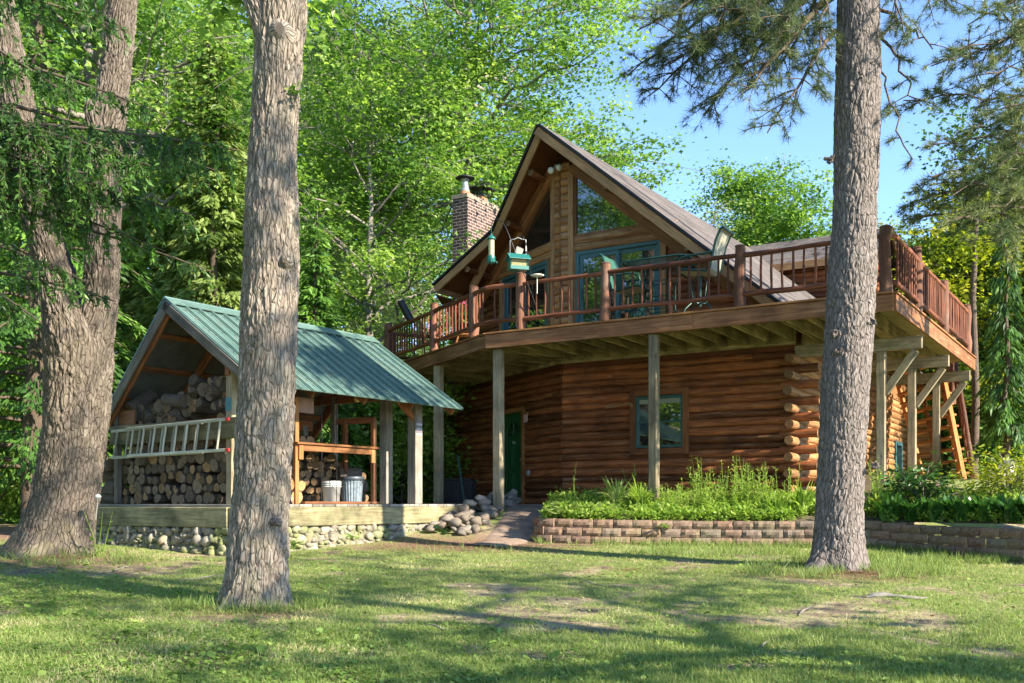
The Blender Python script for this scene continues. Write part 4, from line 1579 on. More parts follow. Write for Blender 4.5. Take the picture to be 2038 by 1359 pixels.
# shelf frame on the right side
sp0, sp1 = 1.2, 2.92
for s, gg, h0, h1, m in ((sp0, 0, 0, 1.62, 'shelf'), (sp1, 0, 0, 1.42, 'cedar'), (sp1 - .12, .55, .25, 1.42, 'cedar'), (sp0 + .08, .55, 0, 1.62, 'shelf')):
    sbeam('shelf_post', PN + SA_ * s + SG * gg + UP * h0, PN + SA_ * s + SG * gg + UP * h1, .075, .075, MW[m], SA_)
sbeam('shelf_head', PN + SA_ * (sp1 - .02) - SG * .05 + UP * 1.4, PN + SA_ * (sp1 - .12) + SG * .75 + UP * 1.4, .06, .1, MW['cedar'])
for gg in (0, .28, .55):
    sbeam('shelf_board', PN + SA_ * (sp0 - .05) + SG * gg + UP * .93, PN + SA_ * (sp1 + .05) + SG * gg + UP * .93, .2, .035, MW['shelf'])
sbeam('shelf_rail', PN + SA_ * (sp0 + .05) - SG * .05 + UP * .86, PN + SA_ * (sp1 - .05) - SG * .05 + UP * .86, .035, .09, MW['shelf'])
for s in (sp0 + .05, sp1 - .08):
    sbeam('shelf_cleat', PN + SA_ * s - SG * .055 + UP * .68, PN + SA_ * s - SG * .055 + UP * .9, .09, .04, MW['shelf'], SG)
sbeam('sill_board', PN + SA_ * (sp0 + .1) - SG * .02 + UP * .02, PN + SA_ * (sp1 + .05) - SG * .02 + UP * .02, .16, .04, MW['cedar'])
# platform
pc = PN - SA_ * .15 - SG * .17
mb = MB()
for i in range(24):
    s = i * .25
    if s > 5.3:
        break
    mb.beam(pc + SA_ * (s + .125) - SG * .03 + UP * -.022, pc + SA_ * (s + .125) + SG * (3.75 if s < 4.6 else 1.9) + UP * -.022, .24, .04, UP)
mb.build('platform_floor', [MW['grey']], shed, .004)
sbeam('platform_beam', pc + SA_ * -.03 + UP * -.19, pc + SA_ * 5.55 + UP * -.19, .09, .29, MW['beam_mossy'], UP, .012, 'thick mossy beam under the platform edge')
sbeam('platform_beam', pc + SG * .05 + UP * -.19, pc + SG * 3.75 + UP * -.19, .09, .29, MW['beam_mossy'], UP, .012)
sbeam('platform_beam', pc + SA_ * 5.5 + SG * .05 + UP * -.19, pc + SA_ * 5.5 + SG * 1.9 + UP * -.19, .09, .29, MW['beam_mossy'], UP, .012)

# ------------------------------------------------------------------ stones
def stone_geo(seed, n=9, m=7):
    """unit rounded, faceted stone as vertex and face lists"""
    r_ = np.random.default_rng(seed)
    V = [(0, 0, -1)]
    for i in range(1, m - 1):
        th = math.pi * i / (m - 1)
        for j in range(n):
            a = 2 * math.pi * (j + .3 * (i % 2)) / n
            V.append((math.sin(th) * math.cos(a), math.sin(th) * math.sin(a), -math.cos(th)))
    V.append((0, 0, 1))
    V = np.array(V)
    for _ in range(13):                # knock flats off it
        d = unit(r_.normal(0, 1, 3))
        k = r_.uniform(.45, .85)
        p = V @ d
        V = V - np.outer(np.maximum(0, p - k) * .85, d)
    V += (fbm(V * 2.2 + seed, 7, 2)[:, None] - .5) * V * .35
    fs = []
    for j in range(n):
        fs.append((0, 1 + (j + 1) % n, 1 + j))
        for i in range(m - 3):
            a, b = 1 + i * n, 1 + (i + 1) * n
            fs.append((a + j, a + (j + 1) % n, b + (j + 1) % n, b + j))
        e = 1 + (m - 3) * n
        fs.append((e + j, e + (j + 1) % n, len(V) - 1))
    return V, fs

SG_ = [stone_geo(i) for i in range(14)]

def m_stone(name, cols, moss=.5):
    g = G(name)
    c = g.ramp(g.tint(), [(i / (len(cols) - 1), k) for i, k in enumerate(cols)])
    nz = g.noise(g.vec('Object'), 9, 6, .65)
    sp = g.noise(g.vec('Object'), 60, 3, .6)
    c = g.mix(g.ramp(nz, [(.35, .5), (.65, 0)]), c, g.mix(1, c, (.5, .48, .45), 'MULTIPLY'))
    c = g.mix(g.math('MULTIPLY', g.ramp(sp, [(.4, 0), (.7, 1)]), .35), c, (.42, .39, .33))
    if moss:
        mo = g.noise(g.vec('Object'), 2.4, 6, .7)
        c = g.mix(g.ramp(mo, [(.47, 0), (.62, moss)]), c, (.16, .19, .05))
    g.bump(g.math('ADD', nz, g.math('MULTIPLY', sp, .3)), .6, .012)
    return g.done(c, .85, .25)
m_field = m_stone('field_stone', [(.15, .14, .115), (.25, .22, .165), (.29, .225, .155), (.36, .32, .25), (.22, .195, .175), (.18, .15, .11)], .75)
m_cobble = m_stone('river_cobble', [(.15, .125, .105), (.1, .085, .08), (.21, .165, .13), (.14, .1, .08), (.26, .225, .19)], .15)

def add_stone(mb, c, sx, sy, sz, axx, axy, axz, tint, k=None):
    V, fs = SG_[random.randrange(14) if k is None else k]
    a = random.uniform(0, 6.28)
    R2 = np.array([[math.cos(a), -math.sin(a)], [math.sin(a), math.cos(a)]])
    W_ = V.copy()
    W_[:, [0, 2]] = W_[:, [0, 2]] @ R2.T
    P = c + np.outer(W_[:, 0] * sx, axx) + np.outer(W_[:, 1] * sy, axy) + np.outer(W_[:, 2] * sz, axz)
    mb.shared(P, fs, [[(0, 0)] * len(f) for f in fs], tint, 0, True)

swall = MB()
back_ = MB()
def stone_face(p0, d, L, out, ztop):
    prev = None
    s = -.05
    cols = []
    while s < L:
        cols.append(s)
        s += .4
    for i, s in enumerate(cols[:-1]):
        a, b = p0 + d * s, p0 + d * cols[i + 1]
        za, zb = gp(a[0], a[1])[2] - .2, gp(b[0], b[1])[2] - .2
        back_.face([A3(a[0], a[1], za) + out * .1, A3(b[0], b[1], zb) + out * .1, A3(b[0], b[1], ztop) - out * .05, A3(a[0], a[1], ztop) - out * .05])
    z = ztop - .06
    row = 0
    while z > -1.1:
        s = random.uniform(0, .1)
        rh = random.uniform(.065, .105)
        while s < L:
            w_ = random.uniform(.06, .15)
            p = p0 + d * (s + w_)
            g0 = gp(p[0], p[1])[2]
            dz = random.uniform(-.02, .02)
            if z + dz > g0 - .06:
                bat = (ztop - z) * .22
                add_stone(swall, p + out * (bat - .05 + random.uniform(-.03, .045)) + UP * (z + dz), w_ * 1.15, random.uniform(.07, .13), rh * random.uniform(.75, 1.5), d, out, UP, random.random())
            s += w_ * 2 * .93
        z -= rh * 1.75
        row += 1
ptop = -.33
def stone_fill(p0, d, L, out, ztop, n):
    for _ in range(n):
        p = p0 + d * random.uniform(0, L)
        g0 = gp(p[0], p[1])[2]
        z = random.uniform(g0, ztop - .03)
        add_stone(swall, p + out * ((ztop - z) * .22 - .03 + random.uniform(-.02, .02)) + UP * z, random.uniform(.035, .085), random.uniform(.06, .1), random.uniform(.03, .065), d, out, UP, random.random())
stone_face(pc, SA_, 5.7, -SG, ptop)
stone_face(pc, SG, 3.8, -SA_, ptop)
stone_fill(pc, SA_, 5.7, -SG, ptop, 260)
stone_fill(pc, SG, 3.8, -SA_, ptop, 210)
sw_ = empty('stone_wall', pc, 'low mossy field stone wall under the wood shed platform', 'stone wall')
swall.build('stone_face', [m_field], sw_)
back_.build('mortar', [plain('green_mortar', (.14, .14, .085), .95, 0, .35, 6, .1, .5)], sw_)

# rock pile beside the platform: every rock a thing of its own
protos = []
for i in range(8):
    mb = MB()
    V, fs = SG_[i]
    mb.shared(V, fs, [[(0, 0)] * len(f) for f in fs], [.05, .2, .35, .5, .62, .74, .88, .98][i], 0, True)
    o = mb.build('loose_rock', [m_cobble])
    protos.append(o)
def rock(x, y, r, dz=0, used=set()):
    i = random.randrange(8)
    o = protos[i]
    if i in used:
        o = protos[i].copy()
        COL.objects.link(o)
    used.add(i)
    o.location = tuple(gp(x, y, r * .45 + dz))
    o.scale = (r * random.uniform(.95, 1.35), r * random.uniform(.9, 1.2), r * random.uniform(.65, .9))
    o.rotation_euler = (random.uniform(-.4, .4), random.uniform(-.4, .4), random.uniform(0, 6.28))
    tag(o, 'rounded brown or grey rock heaped between the platform end and the path', 'rock', 'rocks heaped beside the path')
for i in range(120):
    t = random.random()
    a = A3(-1.1, 17.0, 0) * (1 - t) + A3(.02, 20.6, 0) * t
    w_ = (1 - t) * .3 + .28
    q = random.uniform(-1, 1)
    x, y = a[0] + q * w_ * .8, a[1] - q * w_ * .25
    rock(x, y, random.uniform(.075, .14), .2 * (1 - abs(q)) * random.random())

# ------------------------------------------------------------------ fire wood
def log_mesh(r, L, seed, style=0):
    random.seed(seed)
    mb = MB()
    n = 13
    a = np.arange(n) * 2 * math.pi / n
    prof = 1 + .06 * np.cos(2 * a + seed) + .04 * np.cos(3 * a + seed * 2)
    if style == 1:                    # split half
        for ph_ in (3.6, 5.3):
            cs_ = np.cos(a - ph_)
            prof = np.minimum(prof, np.where(cs_ > .05, .22 / np.maximum(cs_, .05), 9))
        prof = prof * 1.25
    pts = [A3(0, L * i / 4, 0) for i in range(5)]
    V = []
    for i, p in enumerate(pts):
        k = 1 + random.uniform(-.04, .04)
        for j in range(n):
            V.append(p + A3(math.cos(a[j]), 0, math.sin(a[j])) * r * prof[j] * k)
    fs, us = [], []
    for i in range(4):
        for j in range(n):
            k = (j + 1) % n
            fs.append((i * n + j, (i + 1) * n + j, (i + 1) * n + k, i * n + k))
            u0, u1 = j * .04, (j + 1) * .04
            us.append([(u0, i * .12), (u0, i * .12 + .12), (u1, i * .12 + .12), (u1, i * .12)])
    t = random.random()
    mb.shared(V, fs, us, t, 0, True)
    for e, sg in ((0, 1), (4, -1)):
        ring = V[e * n:(e + 1) * n]
        off = A3(random.uniform(-.1, .1), 0, random.uniform(-.1, .1))
        uv = [(math.cos(x), math.sin(x)) for x in a]
        mb.face(ring[::-sg] if sg == 1 else ring, uv[::-sg] if sg == 1 else uv, t, 1)
    # face direction of the near end must look to -y
    return mb
def log_proto(r, L, seed, endm, style=0):
    return log_mesh(r, L, seed, style).build('firewood_log', [MW['bark_wood'], MW[endm]])
used_l = set()
def put_log(proto, loc, rz, roll, sc, lab, group, tilt=0):
    o = proto
    if proto.name in used_l:
        o = proto.copy()
        COL.objects.link(o)
    else:
        used_l.add(proto.name)
    o.location = tuple(loc)
    o.rotation_mode = 'XYZ'
    o.rotation_euler = (Matrix.Rotation(rz, 3, 'Z') @ Matrix.Rotation(tilt, 3, 'X') @ Matrix.Rotation(roll, 3, 'Y')).to_euler()
    o.scale = (sc, 1, sc)
    tag(o, lab, 'log', group)
rzf = -math.asin(.58)
lp = [log_proto(.075, .5, 20 + i, 'end_grey') for i in range(6)] + [log_proto(.075, .5, 30 + i, 'end_tan') for i in range(3)] + [log_proto(.075, .5, 40 + i, 'end_tan' if i % 2 else 'end_grey', 1) for i in range(4)]
lab_f = 'round firewood log stacked under the ladder on the shed front'
z = .0
row = 0
hs = []
while z < 1.03:
    s = .1 + random.uniform(0, .06)
    rs = []
    while s < 2.72:
        r = random.uniform(.06, .1) if s < 2.1 else random.uniform(.06, .085)
        if random.random() < .12:
            r = .11
        put_log(random.choice(lp), PN + SG * (s + r) + SA_ * random.uniform(.0, .08) + UP * (z + r + random.uniform(-.01, .02)), rzf + random.uniform(-.04, .04), random.uniform(0, 6.28), r / .075, lab_f, 'logs stacked under the ladder', random.uniform(-.04, .04))
        s += 2 * r + random.uniform(-.008, .012)
    z += .15
    row += 1
bk = MB()
bk.beam(PN + SA_ * .62 + SG * .05 + UP * .0, PN + SA_ * .62 + SG * .05 + UP * .98, .02, .02)
lab_u = 'rough firewood log heaped on the upper rack above the ladder'
for i in range(78):
    s = random.uniform(.2, 2.65)
    top = 1.6 + .4 * sm(2.5, .5, s)
    z = random.uniform(1.22, max(1.3, top - .08))
    r = random.uniform(.06, .115)
    put_log(random.choice(lp), PN + SG * s + SA_ * random.uniform(.05, .2) + UP * z, rzf + random.gauss(0, .28), random.uniform(0, 6.28), r / .075, lab_u, 'logs heaped above the ladder', random.gauss(0, .18))
for s, z, ry in ((.35, 1.78, 1.2), (1.25, 1.55, 1.5), (.8, 1.7, .9), (.55, 1.66, .5)):
    put_log(random.choice(lp), PN + SG * s + SA_ * .12 + UP * z, rzf + ry, 1, 1.35, lab_u, 'logs heaped above the ladder', .1)
# shelf floor that carries the upper logs
sbeam('rack_floor', PN + SG * .05 + SA_ * .3 + UP * 1.12, PN + SG * 2.75 + SA_ * .3 + UP * 1.12, .55, .03, MW['grey'])
# logs that face the right side: thick fresh ones at the near corner, kindling behind
lo = [log_proto(.1, .45, 50 + i, 'end_orange') for i in range(3)]
lab_r = 'thick fresh cut log with orange end at the near corner of the platform'
rzr = math.atan2(-SG[0], SG[1]) 
for s, z, r in ((.95, .11, .11), (1.22, .1, .115), (1.05, .31, .12), (.9, .5, .1), (1.32, .28, .085), (1.0, .69, .1), (.75, .1, .1), (.8, .3, .11)):
    put_log(random.choice(lo), PN + SA_ * s + SG * .0 + UP * z, rzr + random.uniform(-.1, .1), random.uniform(0, 6), r / .1, lab_r, 'fresh logs at the platform corner')
lk = [log_proto(.06, .4, 60 + i, 'end_tan') for i in range(4)]
lab_k = 'split stick of kindling in the sloping stack behind the shelf frame'
for gg in (.75,):
    z = .05
    while z < 1.3:
        s = 1.0
        lim = 3.5 if z < .45 else (2.9 if z < .8 else (2.3 if z < 1.0 else 1.9 - (z - 1) * 1.5))
        while s < lim:
            r = random.uniform(.045, .09)
            put_log(random.choice(lk), PN + SA_ * (s + r) + SG * (gg + random.uniform(-.05, .08)) + UP * (z + r * .8), rzr + random.uniform(-.15, .15), random.uniform(0, 6), r / .06, lab_k, 'kindling stacked behind the shelf', random.uniform(-.1, .1))
            s += 2 * r + .005
        z += .132
lab_o = 'dark log lying in the heap left of the shed'
for i in range(15):
    z = random.uniform(0, .9)
    s = random.uniform(2.95, 3.45 - z * .3)
    put_log(random.choice(lp[:6]), PN + SG * s + SA_ * random.uniform(.1, .7) + UP * (z * .8 + .06), rzf + random.gauss(1.2, .5), random.uniform(0, 6), random.uniform(.8, 1.5), lab_o, 'logs heaped left of the shed', random.gauss(0, .1))
for s, g_, z, r in ((3.05, .5, .1, .11), (3.2, .45, .3, .1), (3.1, .5, .5, .12), (3.3, .6, .12, .1)):
    put_log(lk[0], PN + SA_ * s + SG * g_ + UP * z, rzr + 1.2, 0, r / .06, 'split log piled behind the metal bin', 'split logs behind the bin')

MW['ladder'] = wood('ladder_wood', (.3, .29, .24), (.55, .53, .44), 40, 2, (.6, .7), .75, .4, ((.3, .36, .2), .4))
# ladder ---------------------------------------------------------------
lad = empty('extension_ladder', PN, 'old wooden extension ladder hung sideways with red rail ends', 'ladder')
def lad_sec(px0, px1, y0a, y0b, y1a, y1b, n, off, ends):
    def pt(px, y):
        q = PN + SG * along(px, PN - SA_ * off, SG) - SA_ * off
        return A3(q[0], q[1], (HY - y) / F * q[1])
    for ya, yb in ((y0a, y0b), (y1a, y1b)):
        a, b = pt(px0, ya), pt(px1, yb)
        mb = MB()
        mb.beam(a, b, .03, .045)
        mb.build('ladder_rail', [MW['ladder']], lad, .006)
        if ends:
            mb = MB()
            d_ = unit(b - a)
            mb.beam(b - d_ * .0, b + d_ * .08, .034, .05)
            mb.build('red_rail_end', [plain('red_paint', (.5, .03, .02), .5)], lad, .006)
    for i in range(n):
        f = (i + .3) / n
        px = px0 + (px1 - px0) * f
        mb = MB()
        ya = y0a + (y0b - y0a) * f
        yb = y1a + (y1b - y1a) * f
        a, b = pt(px + 5, ya), pt(px - 2.5, yb)
        mb.tube([a, b], .017, 8, None, 0, False)
        mb.build('rung', [MW['ladder']], lad)
lad_sec(254, 449, 853.5, 834.5, 907, 895.5, 9, .2, True)
lad_sec(222, 404, 859, 841, 911, 900, 8, .15, False)

# bucket, bin, ropes, hanging things -----------------------------------
def bpt(px, s_off):
    return PN + SA_ * along(px, PN + SG * s_off, SA_) + SG * s_off
bk_ = empty('plastic_bucket', bpt(660, .2), 'white plastic bucket with a wire handle on the platform', 'bucket')
b0 = np.array(bk_.location)
mb = MB()
mb.lathe([(0, .015), (.125, .0), (.148, .33), (.156, .33), (.156, .345), (.15, .345), (.152, .37), (.142, .37), (.12, .02)], b0, 26)
for h in (.27, .3):
    mb.lathe([(.147, h), (.157, h + .005), (.157, h + .014), (.148, h + .02)], b0, 26)
mb.build('bucket_shell', [m_white], bk_)
mb = MB()
hd = unit(-SG * .8 + SA_ * .5)
sd_ = np.cross(UP, hd)
mb.tube([b0 + UP * (.29 - .17 * math.sin(t)) + sd_ * .155 * math.cos(t) + hd * (.05 + .11 * math.sin(t)) for t in np.linspace(0, math.pi, 12)], .004, 5)
mb.build('handle', [m_black], bk_)
bn = empty('metal_bin', bpt(700, .28), 'ribbed galvanised metal bin beside the white bucket', 'bin')
b0 = np.array(bn.location)
mb = MB()
n = 48
prof = [(.155, 0), (.185, .4), (.2, .42), (.2, .44), (.185, .44), (.15, .03), (0, .03)]
V = []
for r_, h in prof:
    for j in range(n):
        k = r_ + (.005 * (1 if j % 2 else -1) if h < .41 and r_ > .151 else 0)
        V.append(b0 + A3(math.cos(j / n * 6.2832) * k, math.sin(j / n * 6.2832) * k, h))
fs = [(i * n + j, i * n + (j + 1) % n, (i + 1) * n + (j + 1) % n, (i + 1) * n + j) for i in range(len(prof) - 1) for j in range(n)]
mb.shared(V, fs, [[(0, 0)] * 4 for f in fs], .5, 0, False)
mb.build('bin_shell', [plain('dull_zinc', (.2, .24, .27), .5, .55, .3, 14)], bn)
mb = MB()
mb.lathe([(.203, .395), (.21, .4), (.21, .45), (.203, .455)], b0, 40)
mb.build('rim', [plain('dark_zinc', (.07, .085, .1), .5, .4)], bn)
mb = MB()
hp = b0 + unit(-SG + SA_ * .2) * .2 + UP * .36
mb.tube([hp + UP * .06 + SA_ * .03, hp - SG * .03 + UP * .02 + SA_ * .03, hp - SG * .035 - UP * .03, hp - SG * .03 + UP * .02 - SA_ * .03, hp + UP * .06 - SA_ * .03], .008, 6)
mb.build('handle', [m_black], bn)
for px in (640, 670):
    mb = MB()
    q = bpt(px, -.04)
    mb.tube([q + UP * 1.85, q + UP * .9 + SA_ * .005, q + UP * .02], .007, 6)
    tag(mb.build('hanging_rope', [m_black]), 'black rope hanging in the shed, %s' % ('in front of the kindling' if px == 640 else 'in front of the white bucket'), 'rope', 'ropes hanging in the shed')
mb = MB()
q = bpt(711, -.08) + UP * 1.72
mb.lathe([(0, .1), (.03, .08), (.055, .0), (.05, -.05), (0, -.07)], q, 12)
mb.tube([q + UP * .08, q + UP * .2], .006, 5)
tag(mb.build('hanging_gourd', [plain('dry_gourd', (.42, .36, .14), .6, 0, .25, 20)]), 'small pale gourd hanging under the shed eave', 'gourd')

# air conditioner --------------------------------------------------------
ac = empty('air_conditioner', survey(908, 1003, 22.3), 'black slatted air conditioning unit on the ground by the house wall', 'air conditioner')
a0 = np.array(ac.location)
ax_, ay_ = unit([1, -.12, 0]), unit([.12, 1, 0])
mb = MB()
mb.box(a0 + UP * .03, .7, .66, .48, ax_)
mb.build('coil_core', [plain('dark_coil', (.02, .022, .023), .7)], ac)
mb = MB()
for sgn in (-1, 1):
    for i in range(24):
        t = -.37 + i * .032
        p = a0 + ay_ * .36 * sgn + ax_ * t
        mb.beam(p + UP * .05, p + UP * .52, .008, .012, ay_)
        p = a0 + ax_ * .38 * sgn + ay_ * t * .94
        mb.beam(p + UP * .05, p + UP * .52, .012, .008, ay_)
for i in range(16):
    p = a0 - ay_ * .372 - ax_ * .14 + UP * (.06 + i * .028)
    mb.beam(p - ax_ * .07, p + ax_ * .07, .006, .01)
mb.build('grille', [m_black], ac)
mb = MB()
mb.box(a0 + UP * .52, .78, .74, .045, ax_)
mb.box(a0 + UP * 0, .78, .74, .05, ax_)
for i in (-1, 1):
    for j in (-1, 1):
        mb.box(a0 + ax_ * .375 * i + ay_ * .355 * j + UP * .04, .035, .035, .5, ax_)
mb.build('cabinet_frame', [m_black], ac, .008)
mb = MB()
p = survey(911, 906, 21.2)
q = survey(925, 1004, 20.6)
mb.beam(q, p, .035, .03, A3(0, 1, 0))
mb.beam(q + A3(.012, -.02, 0), p + A3(.012, -.02, 0), .008, .03, A3(0, 1, 0))
tag(mb.build('steel_post', [plain('dark_green_steel', (.02, .055, .04), .4, .3)]), 'dark green steel fence post leaning on the house wall', 'post')
# chime by the door
wc = empty('wind_chime', K + LD * along(1046, K + LN * .2, LD) + LN * .2 + UP * 1.95, 'small wind chime of pale rods hanging beside the green door', 'wind chime')
c0 = np.array(wc.location)
mb = MB()
mb.box(c0 + UP * -.02, .2, .04, .03, LD)
mb.tube([c0, c0 - LN * .12 + UP * .12], .004, 5)
mb.build('bar', [MW['trim']], wc)
for i in range(6):
    p = c0 + LD * (-.08 + .032 * i) - UP * .03
    mb = MB()
    mb.tube([p, p - UP * (.15 + .01 * (i % 3))], .009, 7)
    mb.build('rod', [plain('rosy_rod', (.4, .25, .2), .4, .4)], wc)
# ------------------------------------------------------------------ things on the deck
def inside(px, q, z=ZD):
    """point on the deck, q metres in from the front edge"""
    p0 = AD - N1 * q
    return p0 + U1 * along(px, p0, U1) + UP * z
m_green = plain('dark_green_frame', (.012, .055, .045), .35, .2, .1, 9, .5)
m_sling = plain('cream_sling', (.33, .32, .24), .8, 0, .1, 30)
m_slingg = plain('green_sling', (.02, .085, .06), .75, 0, .15, 30)
g_ = G('frosted_glass_top')
m_tglass = g_.done((.3, .4, .45), .12, .6)
m_tglass.node_tree.nodes['Principled BSDF'].inputs['Transmission Weight'].default_value = .55
tb = empty('patio_table', inside(1314, .95), 'glass topped green patio table between two sling chairs on the deck', 'table')
t0 = np.array(tb.location)
tx, ty = -U1, np.cross(UP, -U1)
def rrect(c, a, b, r, n=5):
    out = []
    for sx, sy, st in ((1, 1, 0), (-1, 1, 1), (-1, -1, 2), (1, -1, 3)):
        for i in range(n):
            t = (st + i / (n - 1)) * math.pi / 2
            out.append(c + tx * (sx * (a - r) + r * math.cos(t)) + ty * (sy * (b - r) + r * math.sin(t)))
    return out
TH = 1.12
mb = MB()
mb.prism(rrect(t0 + UP * TH, .6, .42, .16), UP * .008)
mb.build('glass_top', [m_tglass], tb)
mb = MB()
pr = rrect(t0 + UP * (TH + .004), .61, .43, .16)
mb.tube(pr + [pr[0]], .018, 8)
mb.build('table_rim', [m_green], tb)
for sx in (-1, 1):
    for sy in (-1, 1):
        mb = MB()
        a = t0 + tx * sx * .5 + ty * sy * .32
        mb.tube([a + UP * TH, t0 + tx * sx * .3 + ty * sy * .2 + UP * (TH - .12), t0 + tx * sx * .22 + ty * sy * .16 + UP * .7, t0 + tx * sx * .22 + ty * sy * .16 + UP * .3, t0 + tx * sx * .36 + ty * sy * .26 + UP * .02], .016, 8)
        mb.build('leg', [m_green], tb)
mb = MB()
for z in (.78, .5, .28):
    for sy in (-1, 1):
        mb.tube([t0 + tx * .22 + ty * .16 * sy + UP * z, t0 - tx * .22 + ty * .16 * sy + UP * z], .01, 6)
    for sx in (-1, 1):
        mb.tube([t0 + tx * .22 * sx + ty * .16 + UP * z, t0 + tx * .22 * sx - ty * .16 + UP * z], .01, 6)
for sx in (-1, 1):
    mb.tube([t0 + tx * sx * (.3 + .1 * math.cos(t)) - ty * .2 + UP * (.95 + .1 * math.sin(t)) for t in np.linspace(0, 6.0, 14)], .008, 6)
mb.build('stretcher', [m_green], tb)

def chair(px, q, f, lab, dz):
    """f = +1 faces right, -1 faces left"""
    c = empty('patio_chair', inside(px, q), lab, 'chair', None)
    c0 = np.array(c.location)
    fx, fy = tx * f, ty
    prof = [(.3, .50 + dz), (.24, .53 + dz), (.0, .5 + dz), (-.2, .47 + dz), (-.27, .52 + dz), (-.31, .7 + dz), (-.37, .95 + dz), (-.45, 1.13 + dz), (-.5, 1.17 + dz)]
    mb = MB()
    def sh(t, off=0):
        return c0 + fx * t[0] + UP * (t[1] + off)
    for a, b in zip(prof[:-1], prof[1:]):
        for o in (0, .02):
            mb.face([sh(a, o) - fy * .24, sh(b, o) - fy * .24, sh(b, o) + fy * .24, sh(a, o) + fy * .24], None, .5, 1 if o else 0)
    mb.build('sling', [m_sling, m_slingg], c)
    mb = MB()
    for s in (-1, 1):
        mb.tube([sh(p, .01) + fy * .26 * s for p in prof], .024, 8)
    mb.tube([sh(prof[-1]) + fy * t for t in (-.26, 0, .26)], .022, 8)
    mb.tube([sh(prof[0]) + fy * t for t in (-.26, 0, .26)], .02, 8)
    mb.build('frame', [m_green], c)
    for s in (-1, 1):
        mb = MB()
        mb.tube([c0 + fx * x + fy * .3 * s + UP * (z + dz) for x, z in ((.26, .52), (.3, .62), (.27, .72), (.1, .76), (-.2, .76), (-.33, .78))], .018, 8)
        mb.build('armrest', [m_green], c)
    mb = MB()
    mb.tube([c0 + UP * (.46 + dz), c0 + UP * .2], .03, 10)
    for k in range(4):
        a = k * math.pi / 2 + .6
        e = fx * math.cos(a) + fy * math.sin(a)
        mb.tube([c0 + UP * .25, c0 + e * .15 + UP * .27, c0 + e * .3 + UP * .14, c0 + e * .36 + UP * .015], .015, 8)
        mb.tube([c0 + e * .05 + UP * (.45 + dz), c0 + e * .2 + UP * (.36 + dz * .8), c0 + e * .13 + UP * .26], .01, 6)
    mb.build('swivel_base', [m_green], c)
chair(1256, .62, 1, 'green sling patio chair facing the table with its back towards the feeders', .1)
chair(1393, .62, -1, 'green and cream sling patio chair with its tall back against the shingled roof', .27)

# feeders ---------------------------------------------------------------
Yf = 17.95
m_tealp = plain('teal_plastic', (.015, .13, .115), .35, 0, .1, 9, .5)
mb = MB()
pts = [survey(x, y, Y) for x, y, Y in ((1088, 664, 18.35), (1071, 621, 18.2), (1047, 556, 18.05), (1023, 494, Yf), (1008, 455, Yf), (1000, 442, Yf), (990, 436, Yf), (981, 439, Yf), (978, 448, Yf), (975, 449, Yf), (973, 445, Yf))]
mb.tube(pts, .0085, 7)
tag(mb.build('shepherd_hook', [m_black]), 'thin black shepherd hook leaning out over the deck rail', 'hook')
tf = empty('tube_feeder', survey(978, 526, Yf), 'tall clear tube bird feeder with green cap hanging from the hook', 'bird feeder')
q = np.array(tf.location)
sc_ = Yf / F
mb = MB()
mb.lathe([(.012, 61 * sc_), (.02, 58 * sc_), (9 * sc_, 52 * sc_), (9.5 * sc_, 50 * sc_), (7 * sc_, 49 * sc_)], q, 18)
mb.tube([q + UP * 60 * sc_, q + UP * 78 * sc_], .003, 5)
mb.build('cap', [m_tealp], tf)
mb = MB()
mb.lathe([(6 * sc_, 50 * sc_), (6 * sc_, 16 * sc_)], q, 16)
mb.build('tube', [plain('seed_tube', (.36, .32, .2), .25, 0, .35, 60)], tf)
mb = MB()
mb.lathe([(7 * sc_, 17 * sc_), (8 * sc_, 15 * sc_), (7 * sc_, 4 * sc_), (4 * sc_, 2 * sc_), (0, 2 * sc_)], q, 16)
for a in np.linspace(0, 6.28, 5)[:-1]:
    d_ = A3(math.cos(a), math.sin(a), 0)
    mb.tube([q + d_ * 7 * sc_ + UP * 8 * sc_, q + d_ * 11 * sc_ + UP * 5 * sc_, q + d_ * 11 * sc_ + UP * 2 * sc_], .006, 5)
mb.tube([q + A3(math.cos(a), math.sin(a), 0) * 10.5 * sc_ + UP * 5 * sc_ for a in np.linspace(0, 6.28, 17)], .006, 5)
mb.build('perch_base', [m_tealp], tf)
hf = empty('house_feeder', survey(1031, 538, Yf), 'teal house shaped bird feeder hung in a wire loop above the rail', 'bird feeder')
q = np.array(hf.location)
hx, hy = unit([.95, .3, 0]), unit([-.3, .95, 0])
mb = MB()
mb.prism([q + hx * .17 * i + hy * .11 * j for i, j in ((-1, -1), (1, -1), (1, 1), (-1, 1))], UP * .03)
mb.prism([q + hx * .15 - hy * .07 + UP * .03, q + hx * .15 + hy * .07 + UP * .03, q + hx * .15 + hy * .1 + UP * .2, q + hx * .15 + UP * .28, q + hx * .15 - hy * .1 + UP * .2], hx * .012)
mb.prism([q - hx * .15 - hy * .07 + UP * .03, q - hx * .15 + hy * .07 + UP * .03, q - hx * .15 + hy * .1 + UP * .2, q - hx * .15 + UP * .28, q - hx * .15 - hy * .1 + UP * .2], -hx * .012)
for s in (-1, 1):
    mb.prism([q - hx * .2 + UP * .29, q + hx * .2 + UP * .29, q + hx * .2 + hy * .15 * s + UP * .18, q - hx * .2 + hy * .15 * s + UP * .18], UP * .012)
    mb.beam(q - hx * .17 + hy * .1 * s + UP * .045, q + hx * .17 + hy * .1 * s + UP * .045, .012, .04)
mb.build('feeder_house', [m_tealp], hf)
mb = MB()
for s in (-1, 1):
    mb.prism([q - hx * .14 - hy * .055 * s + UP * .06, q + hx * .14 - hy * .055 * s + UP * .06, q + hx * .14 - hy * .08 * s + UP * .19, q - hx * .14 - hy * .08 * s + UP * .19], -hy * .004 * s)
